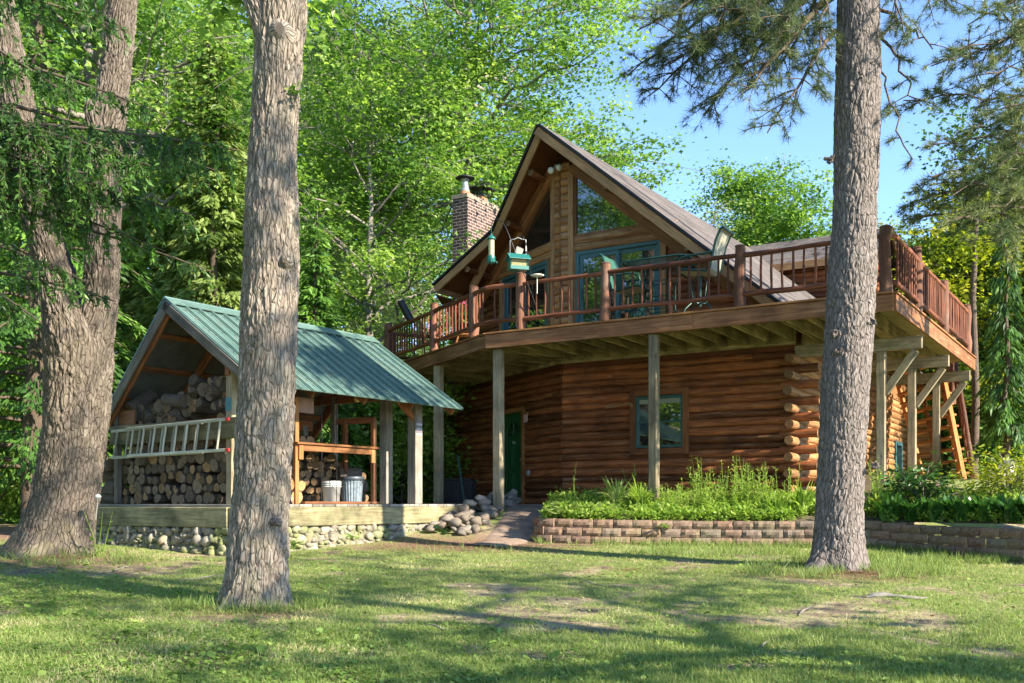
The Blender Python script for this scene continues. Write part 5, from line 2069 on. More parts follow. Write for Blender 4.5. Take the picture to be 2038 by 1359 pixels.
mb.build('seed_window', [plain('seed_window', (.3, .26, .14), .2, 0, .5, 60)], hf)
mb = MB()
mb.tube([q - hx * .15 + UP * .2, q - hx * .15 + UP * .53, q - hx * .06 + UP * .56, q + UP * .59, q + hx * .06 + UP * .57, q + hx * .15 + UP * .56, q + hx * .15 + UP * .2], .0055, 6)
mb.build('wire_loop', [m_steel], hf)
sf = empty('suet_feeder', survey(1033, 500, Yf + .25), 'small wire suet cage with a pale cake tilted behind the teal feeder', 'bird feeder')
q = np.array(sf.location)
mb = MB()
cx_ = unit([.8, .2, -.3])
cz_ = unit(np.cross(cx_, A3(0, 1, 0)))
mb.beam(q - cx_ * .05, q + cx_ * .05, .05, .1, cz_)
mb.build('suet_cake', [plain('suet_cake', (.4, .33, .2), .8, 0, .4, 40)], sf)
mb = MB()
for i in range(5):
    o = -.06 + i * .03
    for s in (-1, 1):
        mb.tube([q + cx_ * o + cz_ * .06 + A3(0, .03 * s, 0), q + cx_ * o - cz_ * .06 + A3(0, .03 * s, 0)], .003, 4)
        mb.tube([q + cz_ * o + cx_ * .06 + A3(0, .03 * s, 0), q + cz_ * o - cx_ * .06 + A3(0, .03 * s, 0)], .003, 4)
mb.build('cage', [m_white], sf)
mb = MB()
mb.tube([survey(x, y, Y) for x, y, Y in ((1064, 652, 18.3), (1060, 575, 18.1), (1053, 520, 18.0), (1046, 480, Yf), (1041, 470, Yf), (1034, 468, Yf), (1030, 473, Yf))], .006, 6)
tag(mb.build('feeder_pole', [m_black]), 'slim black pole that carries the teal house feeder', 'pole')
mb = MB()
q = survey(1069, 551, 18.05)
mb.lathe([(0, 0), (.1, .012), (.13, .03), (.06, .05), (0, .055)], q, 14)
mb.tube([q, q - UP * .3], .008, 6)
tag(mb.build('rail_dish', [m_white]), 'small white dish on the deck rail beside the feeder pole', 'dish')
# black pipe over the left rail
pp = BD + U2 * along(812, BD, U2)
mb = MB()
yq = pp[1]
mb.tube([survey(820, 642, yq), survey(807, 618, yq), survey(797, 599, yq)], .085, 16)
mb.lathe([(.078, 0), (.0, -.005)], survey(797, 599, yq), 16, .5, 0, unit(survey(797, 599, yq) - survey(807, 618, yq)))
tag(mb.build('black_pipe', [m_black]), 'short black pipe sticking up over the left deck rail', 'pipe')
# wooden easel like stand and pink flowers
m_pink = leafmat('pink_petal', [(.35, .01, .1), (.5, .03, .2), (.6, .1, .3)], .3)
def flower_pot(loc, h, lab, n=60, pet=m_pink, leafm='lf_dark', rad=.2):
    o = empty('flower_pot', loc, lab, 'flower pot')
    c = np.array(loc, float)
    mb = MB()
    mb.lathe([(.0, 0), (.1, 0), (.15, .2), (.16, .2), (.16, .235), (.14, .235), (.13, .21), (0, .2)], c, 18)
    mb.build('pot', [m_black], o)
    leaf_obj('foliage', [clump_leaves(np.array([c + UP * (.3 + h * .3)] * 3) + rng.normal(0, .06, (3, 3)), np.full(3, rad), 40, .09, OVAL, .8, .1)], MW[leafm], o)
    leaf_obj('blossom', [clump_leaves(np.array([c + UP * (.36 + h * .5)] * 4) + rng.normal(0, rad * .5, (4, 3)), np.full(4, rad * .5), n // 4, .06, OVAL, .9, 0)], pet, o)
    return o
fp = BD + U2 * along(925, BD - N2 * .45, U2) - N2 * .45
flower_pot(fp + UP * (ZD + .3), .35, 'dark pot of bright pink flowers behind the left deck rail')
ea = empty('plant_stand', fp + UP * ZD, 'brown slatted plant stand under the pink flowers on the deck', 'stand')
for i in (-1, 1):
    for j in (-1, 1):
        mb = MB()
        mb.beam(fp + A3(.2 * i, .2 * j, ZD), fp + A3(.12 * i, .12 * j, ZD + .3), .04, .03)
        mb.build('leg', [MW['trim']], ea)
mb = MB()
for i in range(5):
    mb.beam(fp + A3(-.2, -.16 + .08 * i, ZD + .285), fp + A3(.2, -.16 + .08 * i, ZD + .285), .06, .02)
mb.build('stand_top', [MW['trim']], ea)

# ------------------------------------------------------------------ terrain
def axis(a, b, st, far, grow=1.28):
    x = list(np.arange(a, b + st / 2, st))
    d = st
    lo, hi = [], []
    v = a
    while v > -far:
        d *= grow
        v -= d
        lo.append(v)
    d, v = st, b
    while v < far:
        d *= grow
        v += d
        hi.append(v)
    return np.array(lo[::-1] + x + hi)
def ground_mat():
    g = G('lawn_soil')
    wp = g.vec('Object')
    a = g.noise(wp, .75, 6, .6, .3)
    b = g.noise(wp, 3.2, 6, .65)
    c = g.noise(wp, 26, 6, .7)
    f = g.noise(g.vec('Object', (1, 1, 1)), 120, 3, .7)
    soil = g.mix(c, (.1, .075, .055), (.31, .24, .18))
    dry = g.mix(c, (.28, .24, .12), (.57, .48, .29))
    grn = g.mix(c, (.14, .19, .05), (.31, .36, .115))
    col = g.mix(g.ramp(b, [(.42, 0), (.58, 1)]), soil, dry)
    cover = g.math('ADD', g.tint(), g.math('MULTIPLY', g.math('SUBTRACT', c, .5), .5))
    col = g.mix(g.ramp(cover, [(.12, 0), (.6, .85)]), col, grn)
    # red brown needle litter below the path and round the trees
    x = g.n('SeparateXYZ', {0: wp}).outputs
    for (cx_, cy_, r_, amt) in ((-.8, 15.9, 1.9, .95), (4.1, 11.9, 1.0, .75), (-6.2, 13.3, 1.5, .7), (-2.45, 9.3, .8, .6), (-9.5, 18, 4, .95)):
        d = g.math('SQRT', g.math('ADD', g.math('POWER', g.math('SUBTRACT', x[0], cx_), 2.0), g.math('POWER', g.math('MULTIPLY', g.math('SUBTRACT', x[1], cy_), 1.5), 2.0)))
        d = g.math('SUBTRACT', g.math('DIVIDE', d, r_), g.math('MULTIPLY', b, .9))
        k = g.ramp(d, [(0, amt), (.75, 0)])
        lit = g.mix(c, (.15, .08, .055), (.4, .25, .185))
        col = g.mix(k, col, lit)
    col = g.mix(.6, col, g.ramp(f, [(.3, (.55,) * 3), (.7, (1.4,) * 3)]), 'MULTIPLY')
    g.bump(g.math('ADD', c, g.math('MULTIPLY', f, .6)), 1.0, .03)
    return g.done(col, .95, .1)
xs, ys = axis(-10, 10, .1, 260), axis(4, 23, .1, 330)
X, Y = np.meshgrid(xs, ys)
Z = gz(X, Y)
nx, ny = len(xs), len(ys)
V = np.stack([X.ravel(), Y.ravel(), Z.ravel()], 1)
i0 = (np.arange(ny - 1)[:, None] * nx + np.arange(nx - 1)[None, :])
Qf = np.stack([i0, i0 + 1, i0 + nx + 1, i0 + nx], 2).reshape(-1, 4)
def cover_at(x, y):
    a_, b_ = n2(x, y, .55, 21, 4), n2(x, y, 1.9, 33, 4)
    return np.clip(sm(.36, .56, a_ * .45 + b_ * .55), 0, 1)
tag(arr_obj('ground', V, np.full(len(Qf), 4), ground_mat(), None, cover_at(X.ravel(), Y.ravel()), None, None, True, Qf.ravel()), kind='structure')

# path from the lawn up to the door
pth = [(-.5, 15.5, .35), (-.15, 16.2, .48), (.02, 17.3, .42), (.24, 18.6, .44), (.42, 19.6, .6), (.2, 20.8, 1.5), (.0, 22.6, 1.8)]
V, Qf = [], []
pa = np.array(pth)
tt = np.linspace(0, len(pa) - 1, 50)
pp_ = np.stack([np.interp(tt, np.arange(len(pa)), pa[:, k]) for k in range(3)], 1)
for i, (x, y, w_) in enumerate(pp_):
    d_ = pp_[min(49, i + 1)] - pp_[max(0, i - 1)]
    n_ = unit([d_[1], -d_[0], 0])
    for j in range(9):
        u = -1 + j / 4
        ww_ = w_ * (1 + .1 * (n2(x * 1.0, y + j, 1.3, 9, 2)[0] - .5) * abs(u))
        q = A3(x, y, 0) + n_ * u * ww_
        V.append((q[0], q[1], gp(q[0], q[1])[2] + .03 - .07 * max(0, abs(u) - .7) / .3))
Qf = [(i * 9 + j, i * 9 + j + 1, (i + 1) * 9 + j + 1, (i + 1) * 9 + j) for i in range(49) for j in range(8)]
g = G('worn_path')
nz = g.noise(g.vec('Object'), 3, 6, .65)
gr = g.noise(g.vec('Object'), 70, 3, .6)
c = g.ramp(nz, [(.3, (.17, .12, .09)), (.55, (.28, .205, .155)), (.75, (.37, .29, .23))])
c = g.mix(.5, c, g.ramp(gr, [(.3, (.7,) * 3), (.7, (1.25,) * 3)]), 'MULTIPLY')
g.bump(g.math('ADD', nz, gr), .6, .012)
tag(arr_obj('path', np.array(V), np.full(len(Qf), 4), g.done(c, .95, .15), None, None, None, None, True, np.array(Qf).ravel()), kind='structure')

# retaining wall -------------------------------------------------------
WL = [(1064, 16.6, -.215), (1078, 16.3, -.225), (1130, 16.15, -.235), (1200, 16.05, -.245), (1400, 15.9, -.264), (1588, 15.6, -.26), (1733, 15.3, -.25), (1800, 14.9, -.295), (1881, 14.4, -.318), (2038, 13.3, -.334), (2250, 12.2, -.35)]
wp_ = np.array([((px - CX) / F * y, y, z) for px, y, z in WL])
wl_s = np.concatenate([[0], np.cumsum(np.linalg.norm(np.diff(wp_[:, :2], axis=0), axis=1))])
def wall_at(s):
    return A3(*[np.interp(s, wl_s, wp_[:, k]) for k in range(3)])
def wall_y(x):
    return np.interp(x, wp_[:, 0], wp_[:, 1])
m_block = m_stone('wall_block', [(.13, .064, .041), (.19, .096, .058), (.12, .07, .05), (.23, .13, .08), (.15, .106, .084)], .2)
mb = MB()
def block(c, d, L, h, dep, tint):
    n_ = A3(d[1], -d[0], 0)
    nu_, nv_ = 6, 4
    V = []
    for j in range(nv_):
        for i in range(nu_):
            u, v = i / (nu_ - 1), j / (nv_ - 1)
            e = min(u, 1 - u, .18) / .18 * min(v, 1 - v, .25) / .25
            o = .02 * e ** .5 + (random.random() - .5) * .016
            V.append(c + d * (u - .5) * L + UP * v * h + n_ * (o - .004 * (1 - e)))
    fs = [(j * nu_ + i, j * nu_ + i + 1, (j + 1) * nu_ + i + 1, (j + 1) * nu_ + i) for j in range(nv_ - 1) for i in range(nu_ - 1)]
    k = len(V)
    bk4 = [c - d * L * .4 - n_ * dep, c + d * L * .4 - n_ * dep, c + d * L * .4 - n_ * dep + UP * h, c - d * L * .4 - n_ * dep + UP * h]
    mb.shared(V, fs, [[(0, 0)] * 4 for f in fs], tint, 0, False)
    top = [V[(nv_ - 1) * nu_ + i] for i in range(nu_)]
    mb.face(top + [bk4[2], bk4[3]], None, tint)
    mb.face([V[0], V[(nv_ - 1) * nu_], bk4[3], bk4[0]], None, tint)
    mb.face([V[nu_ - 1], bk4[1], bk4[2], V[nv_ * nu_ - 1]], None, tint)
BH = .135
for row in range(5):
    s = -.1 + (.16 if row % 2 else 0)
    while s < wl_s[-1] - .2:
        L = .315 + random.uniform(-.012, .012)
        c = wall_at(s + L / 2)
        d_ = unit(wall_at(min(wl_s[-1], s + L)) - wall_at(max(0, s)))
        d_ = unit(A3(d_[0], d_[1], 0))
        n_ = A3(d_[1], -d_[0], 0)
        c = c + n_ * (.022 * row + random.uniform(-.008, .008)) - UP * (BH * (row + 1)) + UP * random.uniform(-.003, .003)
        if c[2] + BH > gp(c[0] + n_[0] * .1, c[1] + n_[1] * .1)[2] - .02:
            block(c, d_, L - .01, BH - .006, .24, random.random())
        s += L
tag(mb.build('retaining_wall', [m_block]), 'low curved retaining wall of rough brown concrete blocks holding the flower bed', 'retaining wall')
tag_o = MB()
q = survey(1094, 1030, 16.75)
tag_o.box(q - UP * .05, .12, .12, .22, A3(1, .3, 0))
tag(tag_o.build('timber_stub', [MW['beam_mossy']], None, .01), 'short square timber stub at the end of the block wall', 'timber')

def bz(x, y):
    x = np.asarray(x, float)
    y = np.asarray(y, float)
    d = y - wall_y(x)
    z = -.29 + .2 * np.clip(d, 0, 1.6) + .08 * np.clip(d - 1.6, 0, 9)
    return np.maximum(z, gz(x, y) + .03)
def bp(x, y):
    return A3(x, y, float(bz(np.array([x]), np.array([y]))[0]))
xs = np.linspace(wp_[0][0] + .05, wp_[-1][0], 90)
V = []
for x in xs:
    y0 = float(wall_y(x)) + .1
    for j in range(24):
        y = y0 + (min(22.5, y0 + 9) - y0) * (j / 23) ** 1.5
        # keep left of the bed narrow beside the path
        xx = max(x, .5 + .1 * (y - 16.4)) if x < 2.5 else x
        V.append((xx, y, float(bz(np.array([xx]), np.array([y]))[0])))
V = np.array(V)
Qf = [(i * 24 + j, (i + 1) * 24 + j, (i + 1) * 24 + j + 1, i * 24 + j + 1) for i in range(89) for j in range(23)]
g = G('bed_soil')
nz = g.noise(g.vec('Object'), 12, 6, .7)
g.bump(nz, 1, .03)
tag(arr_obj('flower_bed_soil', V, np.full(len(Qf), 4), g.done(g.ramp(nz, [(.3, (.05, .04, .025)), (.7, (.17, .14, .09))]), .95, .1), None, None, None, None, True, np.array(Qf).ravel()), kind='structure')
# ------------------------------------------------------------------ grass and low leaves (stuff)
def lawn_pts(n, y0=5.7, y1=17.0, pw=1.6):
    u = rng.random(n)
    a, b = y0 ** (1 - pw), y1 ** (1 - pw)
    y = (a + u * (b - a)) ** (1 / (1 - pw))
    x = rng.uniform(-.56, .56, n) * y
    keep = np.ones(n, bool)
    # not on the wall/bed side, path or under the shed
    keep &= (y < wall_y(x) - .06) | (x < .3)
    pd = np.full(n, 9.0)
    for px_, py_, w_ in pp_:
        pd = np.minimum(pd, np.hypot(x - px_, y - py_) / (w_ * 1.15))
    keep &= pd > 1
    rel = np.stack([x - pc[0], y - pc[1]], 1)
    s, t = rel @ SA_[:2], rel @ SG[:2]
    keep &= ~((s > -.25) & (t > -.25))
    for tx_, ty_ in TREES.values():
        keep &= np.hypot(x - tx_, y - ty_) > .34
    return x[keep], y[keep]
GB = [(0, .5), (.55, .36), (1, 0), (.55, -.36), (0, -.5)]
def blades(x, y, h, w_, tb, lean=.55, dz=0):
    n = len(x)
    C = np.stack([x, y, gz(x, y) - .004 + dz], 1)
    D = rng.normal(0, lean, (n, 3))
    D[:, 2] = 1
    N = rng.normal(0, 1, (n, 3))
    N[:, 2] *= .2
    return leaf_arr(C, D, N, h, w_, GB, tb)
x, y = lawn_pts(420000)
g1 = n2(x, y, .55, 21, 4)
den = cover_at(x, y) * .92 + .05
lit = 1.4 * np.exp(-(((x + .6) / 2.0) ** 2 + ((y - 15.8) / 1.3) ** 2)) + np.exp(-(((x - 4.1) / .9) ** 2 + ((y - 11.9) / .7) ** 2)) + .8 * np.exp(-(((x + 6.2) / 1.2) ** 2 + ((y - 13.2) / 1) ** 2))
den = den * (1 - .85 * np.clip(lit, 0, 1)) * np.where(x < -7.2, .6, 1)
k = rng.random(len(x)) < den
x, y, g1 = x[k], y[k], g1[k]
n = len(x)
dry = sm(.42, .3, n2(x, y, 1.1, 44, 3))
tb = np.clip(.28 + .3 * g1 + rng.normal(0, .16, n) + .5 * dry * (rng.random(n) < .6), 0, 1)
nf = sm(10, 6.5, y)
parts = [blades(x, y, rng.uniform(.018, .055, n) * (1 + .55 * nf), rng.uniform(.003, .0065, n) * (y / 8) ** .6 * (1 + .35 * nf), tb, .75)]
# longer tufts at the feet of trees and the walls
tu = []
for cx_, cy_, r_, m in ((-2.47, 9.5, .62, 2600), (4.05, 12.1, 1.0, 3800), (-6.2, 13.3, 1.1, 2600), (5.2, 13.5, 1.1, 3600), (2.9, 14.6, 1.0, 2200), (7.0, 13.4, .8, 1500), (-.5, 14.9, .9, 300)):
    a = rng.uniform(0, 6.283, m)
    q = np.sqrt(rng.random(m)) * r_
    tu.append(np.stack([cx_ + np.cos(a) * q * 1.3, cy_ + np.sin(a) * q * .7], 1))
t_ = rng.uniform(0, wl_s[-1] - .5, 3600)
wq = np.array([wall_at(s) for s in t_])
tu.append(np.stack([wq[:, 0], wq[:, 1] - .13 - np.abs(rng.normal(0, .12, len(t_)))], 1))
T = np.concatenate(tu)
cl = n2(T[:, 0], T[:, 1], 3.2, 8, 2)
ok = (cl > .44)
for tx_, ty_ in TREES.values():
    ok &= np.hypot(T[:, 0] - tx_, T[:, 1] - ty_) > .36
ok &= (T[:, 1] < wall_y(T[:, 0]) - .08) | (T[:, 0] < .4)
T = T[ok]
n = len(T)
parts.append(blades(T[:, 0], T[:, 1], rng.uniform(.05, .17, n), rng.uniform(.005, .009, n), np.clip(.3 + rng.normal(0, .17, n), 0, 1), .5))
tag(leaf_obj('grass', parts, MW['grass']), kind='stuff')

x, y = lawn_pts(105000, pw=2.0)
g1 = n2(x, y, .6, 71, 4)
side = sm(.5, -4.5, x) * sm(13.5, 9.5, y) * .75 + sm(9, 6.2, y) * .4
k = rng.random(len(x)) < sm(.5, .68, g1 + side * .2) * (.12 + side) * .8
x, y = x[k], y[k]
# gather leaves in little rosettes
m = len(x)
C = np.stack([x, y, gz(x, y) + rng.uniform(.008, .04, m)], 1)
D = rdir(m, -.1, .35)
N = rng.normal(0, .35, (m, 3)) + UP
l = rng.uniform(.018, .042, m) * (y / 7) ** .3
big = rng.random(m) < .08
l = np.where(big, l * 1.9, l)
tb = np.clip(.45 + rng.normal(0, .2, m), 0, 1)
tag(leaf_obj('clover', [leaf_arr(C, D, N, l, l * .95, OVAL, tb, .2)], MW['clover']), kind='stuff')
# dead leaves and twigs scattered
x, y = lawn_pts(5200, pw=1.4)
m = len(x)
C = np.stack([x, y, gz(x, y) + .012], 1)
m_dead = leafmat('dead_leaf', [(.1, .06, .035), (.2, .12, .065), (.32, .2, .12), (.42, .33, .24)], .1)
l = rng.uniform(.02, .05, m)
dl = [leaf_arr(C, rdir(m, -.1, .2), rng.normal(0, .4, (m, 3)) + UP, l, l * .6, OVAL, rng.random(m), .3)]
# dropped pine needles round the trunks, at the foot of the path, and on the shed roof
nd = []
for cx_, cy_, r_, k_ in ((-.4, 15.4, 1.5, 5200), (4.1, 11.9, 1.1, 3600), (-6.1, 13.2, 1.3, 2600), (-2.4, 9.2, .7, 1200), (1.5, 12.5, 2.5, 2500)):
    a = rng.uniform(0, 6.283, k_)
    q = rng.random(k_) * r_
    nx_, ny_ = cx_ + np.cos(a) * q * 1.3, cy_ + np.sin(a) * q * .7
    ok = (ny_ < wall_y(nx_) - .1) | (nx_ < .3)
    nd.append(np.stack([nx_[ok], ny_[ok], gz(nx_[ok], ny_[ok]) + .012], 1))
nd = np.concatenate(nd)
l2 = rng.uniform(.05, .12, len(nd))
dl.append(leaf_arr(nd, rdir(len(nd), -.05, .15), rng.normal(0, .2, nd.shape) + UP, l2, .006, KITE, rng.uniform(.2, .8, len(nd))))
rr_ = rng.random((420, 2))
rf_ = Rr0 + np.outer(rr_[:, 0] * LEN, SA_) + np.outer(rr_[:, 1] ** .7 * Lr, dnr) + nr_ * .03
l3 = rng.uniform(.02, .09, 420)
dl.append(leaf_arr(rf_, rng.normal(0, .3, (420, 3)) + dnr, np.tile(nr_, (420, 1)), l3, rng.uniform(.008, .025, 420), KITE, rng.random(420) * .5))
tag(leaf_obj('fallen_leaves', dl, m_dead), kind='stuff')
for i, (x_, y_, a_, L_) in enumerate(((-3.6, 11.6, .4, .5), (.9, 11.2, 2.1, .35), (2.7, 9.2, 1.0, .4), (-.6, 8.3, 2.7, .3), (3.2, 12.6, .2, .45), (-4.9, 12.3, 1.2, .6), (1.9, 7.6, .6, .25))):
    mb = MB()
    d_ = A3(math.cos(a_), math.sin(a_), 0)
    mb.tube([gp(*(A3(x_, y_, 0) + d_ * L_ * t)[:2], .02 + .015 * math.sin(t * 5)) + A3(-d_[1], d_[0], 0) * .03 * math.sin(t * 4 + i) for t in np.linspace(-.5, .5, 6)], [.004, .009, .01, .008, .006, .003], 6, .4, 0, True, None, True, .3)
    tag(mb.build('fallen_twig', [MW['bark_thin']]), 'small grey fallen twig lying in the lawn grass', 'twig', 'twigs fallen on the lawn')
# surface root on the lawn
mb = MB()
rp = [survey(x_, y_, 10.05 + .1 * math.sin(i)) for i, (x_, y_) in enumerate(((1722, 1204), (1738, 1196), (1760, 1195), (1785, 1197), (1808, 1196), (1832, 1198), (1846, 1203)))]
for p in rp:
    p[2] = gp(p[0], p[1])[2] + .012
mb.tube(rp, [.012, .035, .042, .03, .034, .022, .008], 9, .5, 0, True, None, True, .35, 0, .7)
tag(mb.build('surface_root', [MW['grey']]), 'bare grey tree root showing in the lawn', 'root')

# ------------------------------------------------------------------ flower bed plants
def strap(loc, n, L, w_, mat, lab, nm='strap_leaf_plant', up_=1.0, cat='plant', group=None):
    o = empty(nm, loc, lab, cat, group)
    c = np.array(loc, float)
    V, F_, T = [], [], []
    for i in range(n):
        a = random.uniform(0, 6.283)
        d_ = A3(math.cos(a), math.sin(a), 0)
        l = L * random.uniform(.6, 1.15)
        lean = random.uniform(.15, .75) / up_
        t = min(1, max(0, random.gauss(.5, .2)))
        sd = A3(-d_[1], d_[0], 0)
        p = c + d_ * random.uniform(0, .06) + sd * random.uniform(-.06, .06)
        ang = lean * .4
        b = len(V)
        for k in range(6):
            f = k / 5
            ww_ = w_ * (1 - f ** 2.2) * (.6 + .8 * min(1, f * 3)) / 2 + .001
            V += [p - sd * ww_, p + sd * ww_ + UP * .1 * ww_]
            p = p + (d_ * math.sin(ang) + UP * math.cos(ang)) * l / 5
            ang += lean * .52
        for k in range(5):
            F_.append((b + 2 * k, b + 2 * k + 1, b + 2 * k + 3, b + 2 * k + 2))
            T.append(t)
    arr_obj('foliage', np.array(V), np.full(len(F_), 4), MW[mat], o, np.array(T), None, None, True, np.array(F_).ravel())
    return o
def stems(loc, n, H, ll, mat, lab, spread=.25, nm='tall_stem_plant', lw=.28, per=16, cat='plant', group=None):
    o = empty(nm, loc, lab, cat, group)
    c = np.array(loc, float)
    mb = MB()
    C, D, T = [], [], []
    for i in range(n):
        if i and n < 5:
            mb.build('stem', [MW['lf_bright']], o)
            mb = MB()
        b = c + A3(random.gauss(0, spread), random.gauss(0, spread * .7), 0)
        h = H * random.uniform(.55, 1.05)
        tp = b + A3(random.gauss(0, .07), random.gauss(0, .07), h)
        mb.tube([b, (b + tp) / 2 + A3(random.gauss(0, .02), 0, 0), tp], [.006, .005, .002], 5, .6, 0, False)
        tt_ = random.uniform(.3, .8)
        for k in range(per):
            f = .12 + .88 * k / per
            a = k * 2.4 + i
            C.append(b + (tp - b) * f)
            D.append(A3(math.cos(a), math.sin(a), random.uniform(-.25, .5) + f * .5))
            T.append(tt_ + random.gauss(0, .12) + .15 * f)
    mb.build('stem', [MW['lf_bright']], o)
    C, D = np.array(C), np.array(D)
    l = ll * rng.uniform(.6, 1.2, len(C)) * np.tile(np.linspace(1.15, .55, per), n)
    leaf_obj('foliage', [leaf_arr(C, D, rng.normal(0, .3, D.shape) + UP, l, l * lw, OVAL, np.array(T), .3)], MW[mat], o)
    return o
def rosette(loc, n, rad, ll, lw, mat, lab, nm='broad_leaf_plant', h=.2, cat='plant', group=None):
    o = empty(nm, loc, lab, cat, group)
    c = np.array(loc, float)
    a = rng.uniform(0, 6.283, n)
    r_ = rad * np.sqrt(rng.random(n))
    C = c + np.stack([np.cos(a) * r_ * .7, np.sin(a) * r_ * .7, h * (1 - .6 * r_ / rad) * rng.uniform(.5, 1.1, n)], 1)
    D = np.stack([np.cos(a), np.sin(a), rng.uniform(-.45, .5, n)], 1)
    mb = MB()
    for q in C[:30]:
        mb.tube([c, (c + q) / 2 + UP * .04, q], .004, 4, .5, 0, False)
    mb.build('stem', [MW['lf_bright']], o)
    l = ll * rng.uniform(.7, 1.2, n)
    leaf_obj('foliage', [leaf_arr(C, D, rng.normal(0, .25, (n, 3)) + UP + D * .2, l, l * lw, OVAL, np.clip(rng.normal(.5, .22, n), 0, 1), .35)], MW[mat], o)
    return o
def bpx(px, d):
    """bed point at bearing px, d metres behind the wall"""
    Y = np.interp(px, [w_[0] for w_ in WL], [w_[1] for w_ in WL]) + d
    return bp((px - CX) / F * Y, Y)
rosette(bpx(1122, .35), 70, .42, .2, .5, 'lf_hosta', 'low pale edged hosta at the path end of the bed', 'hosta', .26)
rosette(bpx(1185, .5), 60, .36, .19, .5, 'lf_hosta', 'pale edged hosta just right of the first hosta', 'hosta', .25)
strap(bpx(1228, .9), 55, .62, .05, 'lf_hosta', 'arching pale green daylily clump beside the hostas', 'daylily')
strap(bpx(1275, .8), 60, .6, .04, 'lf_bright', 'yellow green daylily clump at the foot of the tall deck post', 'daylily')
stems(bpx(1146, 1.4), 2, .75, .08, 'lf_bright', 'single tall thin weed behind the hostas', .04, 'tall_weed')
stems(bpx(1255, 1.9), 3, .8, .09, 'lf_bright', 'tall thin weed against the dark log wall', .08, 'tall_weed')
stems(bpx(1330, .7), 26, .52, .11, 'lf_bright', 'leafy goldenrod patch right of the deck post', .3, 'goldenrod')
stems(bpx(1392, 1.2), 16, .85, .13, 'lf_bright', 'tallest goldenrod group under the lower window', .2, 'goldenrod')
stems(bpx(1440, .8), 34, .6, .12, 'lf_bright', 'broad goldenrod mass in the middle of the bed', .36, 'goldenrod')
stems(bpx(1480, 1.1), 20, .86, .12, 'lf_bright', 'upright goldenrod group left of the corner logs', .2, 'goldenrod')
stems(bpx(1535, 1.0), 26, .78, .12, 'lf_bright', 'goldenrod group in front of the corner logs', .28, 'goldenrod')
strap(bpx(1598, .55), 60, .6, .035, 'lf_bright', 'grassy iris clump just left of the pine trunk', 'iris')
strap(bpx(1550, .4), 34, .42, .03, 'lf_bright', 'short iris clump above the block wall, left of the taller iris', 'iris')
strap(bpx(1745, .5), 44, .5, .035, 'lf_bright', 'strap leaved iris just right of the pine trunk', 'iris')
stems(bpx(1742, 1.5), 22, .7, .13, 'lf_bright', 'yellow green perennial by the sunny log wall', .3, 'perennial')
strap(bpx(1775, .4), 50, .42, .05, 'lf_dark', 'dark green daylily on the right part of the wall', 'daylily')
def bush(loc, n, R_, H_, ll, mat, lab, nm, cl=14, shape=OVAL, wr=.45, flat=.6, cat='shrub', bark='bark_thin', group=None, per=50, droop=.2):
    o = empty(nm, loc, lab, cat, group)
    c = np.array(loc, float)
    mb = MB()
    P = []
    for i in range(cl):
        a = i * 2.4
        r_ = R_ * math.sqrt((i + .5) / cl)
        e = c + A3(math.cos(a) * r_, math.sin(a) * r_, H_ * (1 - .55 * (r_ / R_) ** 2) * random.uniform(.7, 1.05))
        mb.tube([c + A3(math.cos(a), math.sin(a), 0) * .05, c + (e - c) * A3(.35, .35, .6), e], [.014, .009, .004], 5, None, 0, False)
        P += [e, c + (e - c) * .75, c + (e - c) * A3(.6, .6, .45)]
    mb.build('stem', [MW[bark]], o)
    P = np.array(P)
    leaf_obj('foliage', [clump_leaves(P, np.full(len(P), R_ * .4), per, ll, shape, flat, droop, wr)], MW[mat], o)
    return o
bush(bpx(1838, .9), 0, .42, .72, .13, 'lf_dark', 'dark glossy peony in front of the stair', 'peony', 12, OVAL, .36, .7, per=16)
bush(bpx(1792, 1.3), 0, .3, .6, .12, 'lf_dark', 'smaller dark peony by the second deck post', 'peony', 8, OVAL, .36, .7, per=14)
bush(bpx(2022, 1.3), 0, .85, .75, .085, 'lf_yellow', 'bright yellow green shrub at the stair foot', 'golden_shrub', 20, OVAL, .4, .5, per=34)
for i, px in enumerate((1765, 1790, 1815, 1840, 1866, 1890, 1915, 1940, 1968, 1990, 2015, 2036, 2060)):
    strap(bpx(px, .1 + .12 * (i % 2)), 44, .34, .1, 'lf_dark', 'broad pointed lily of the valley leaves along the top of the block wall', 'lily_of_the_valley', 1.6, 'plant', 'lily of the valley row')
# low cover in the bed
xx = rng.uniform(wp_[0][0] + .1, wp_[-1][0], 30000)
yy = wall_y(xx) + .05 + np.abs(rng.normal(0, 1.1, len(xx)))
k = (xx > .5 + .12 * (yy - 16.4)) & (n2(xx, yy, 1.7, 5, 3) > .4) & ~((xx < 5.6) & ((np.stack([xx - K[0], yy - K[1]], 1) @ R[:2]) > -.15))
xx, yy = xx[k], yy[k]
m = len(xx)
C = np.stack([xx, yy, bz(xx, yy) + rng.uniform(.0, .16, m)], 1)
l = rng.uniform(.035, .1, m)
tag(leaf_obj('ground_cover', [leaf_arr(C, rdir(m, -.1, .9), rng.normal(0, .4, (m, 3)) + UP, l, l * .5, OVAL, np.clip(rng.normal(.5, .2, m), 0, 1), .25)], MW['lf_bright']), kind='stuff')
# weed with a white head beside the shaggy trunk
wd = stems(gp(-5.55, 13.45), 3, .62, .1, 'lf_maple', 'spindly weed with a white seed head beside the forked trunk', .06, 'white_headed_weed', .5, 7)
mb = MB()
q = survey(195, 989, 13.4)
mb.lathe([(0, -.03), (.035, -.01), (.045, .01), (.02, .035), (0, .04)], q, 10)
mb.tube([q - UP * .03, q - UP * .3 - A3(.03, 0, 0)], .003, 4)
mb.build('seed_head', [m_white], wd)
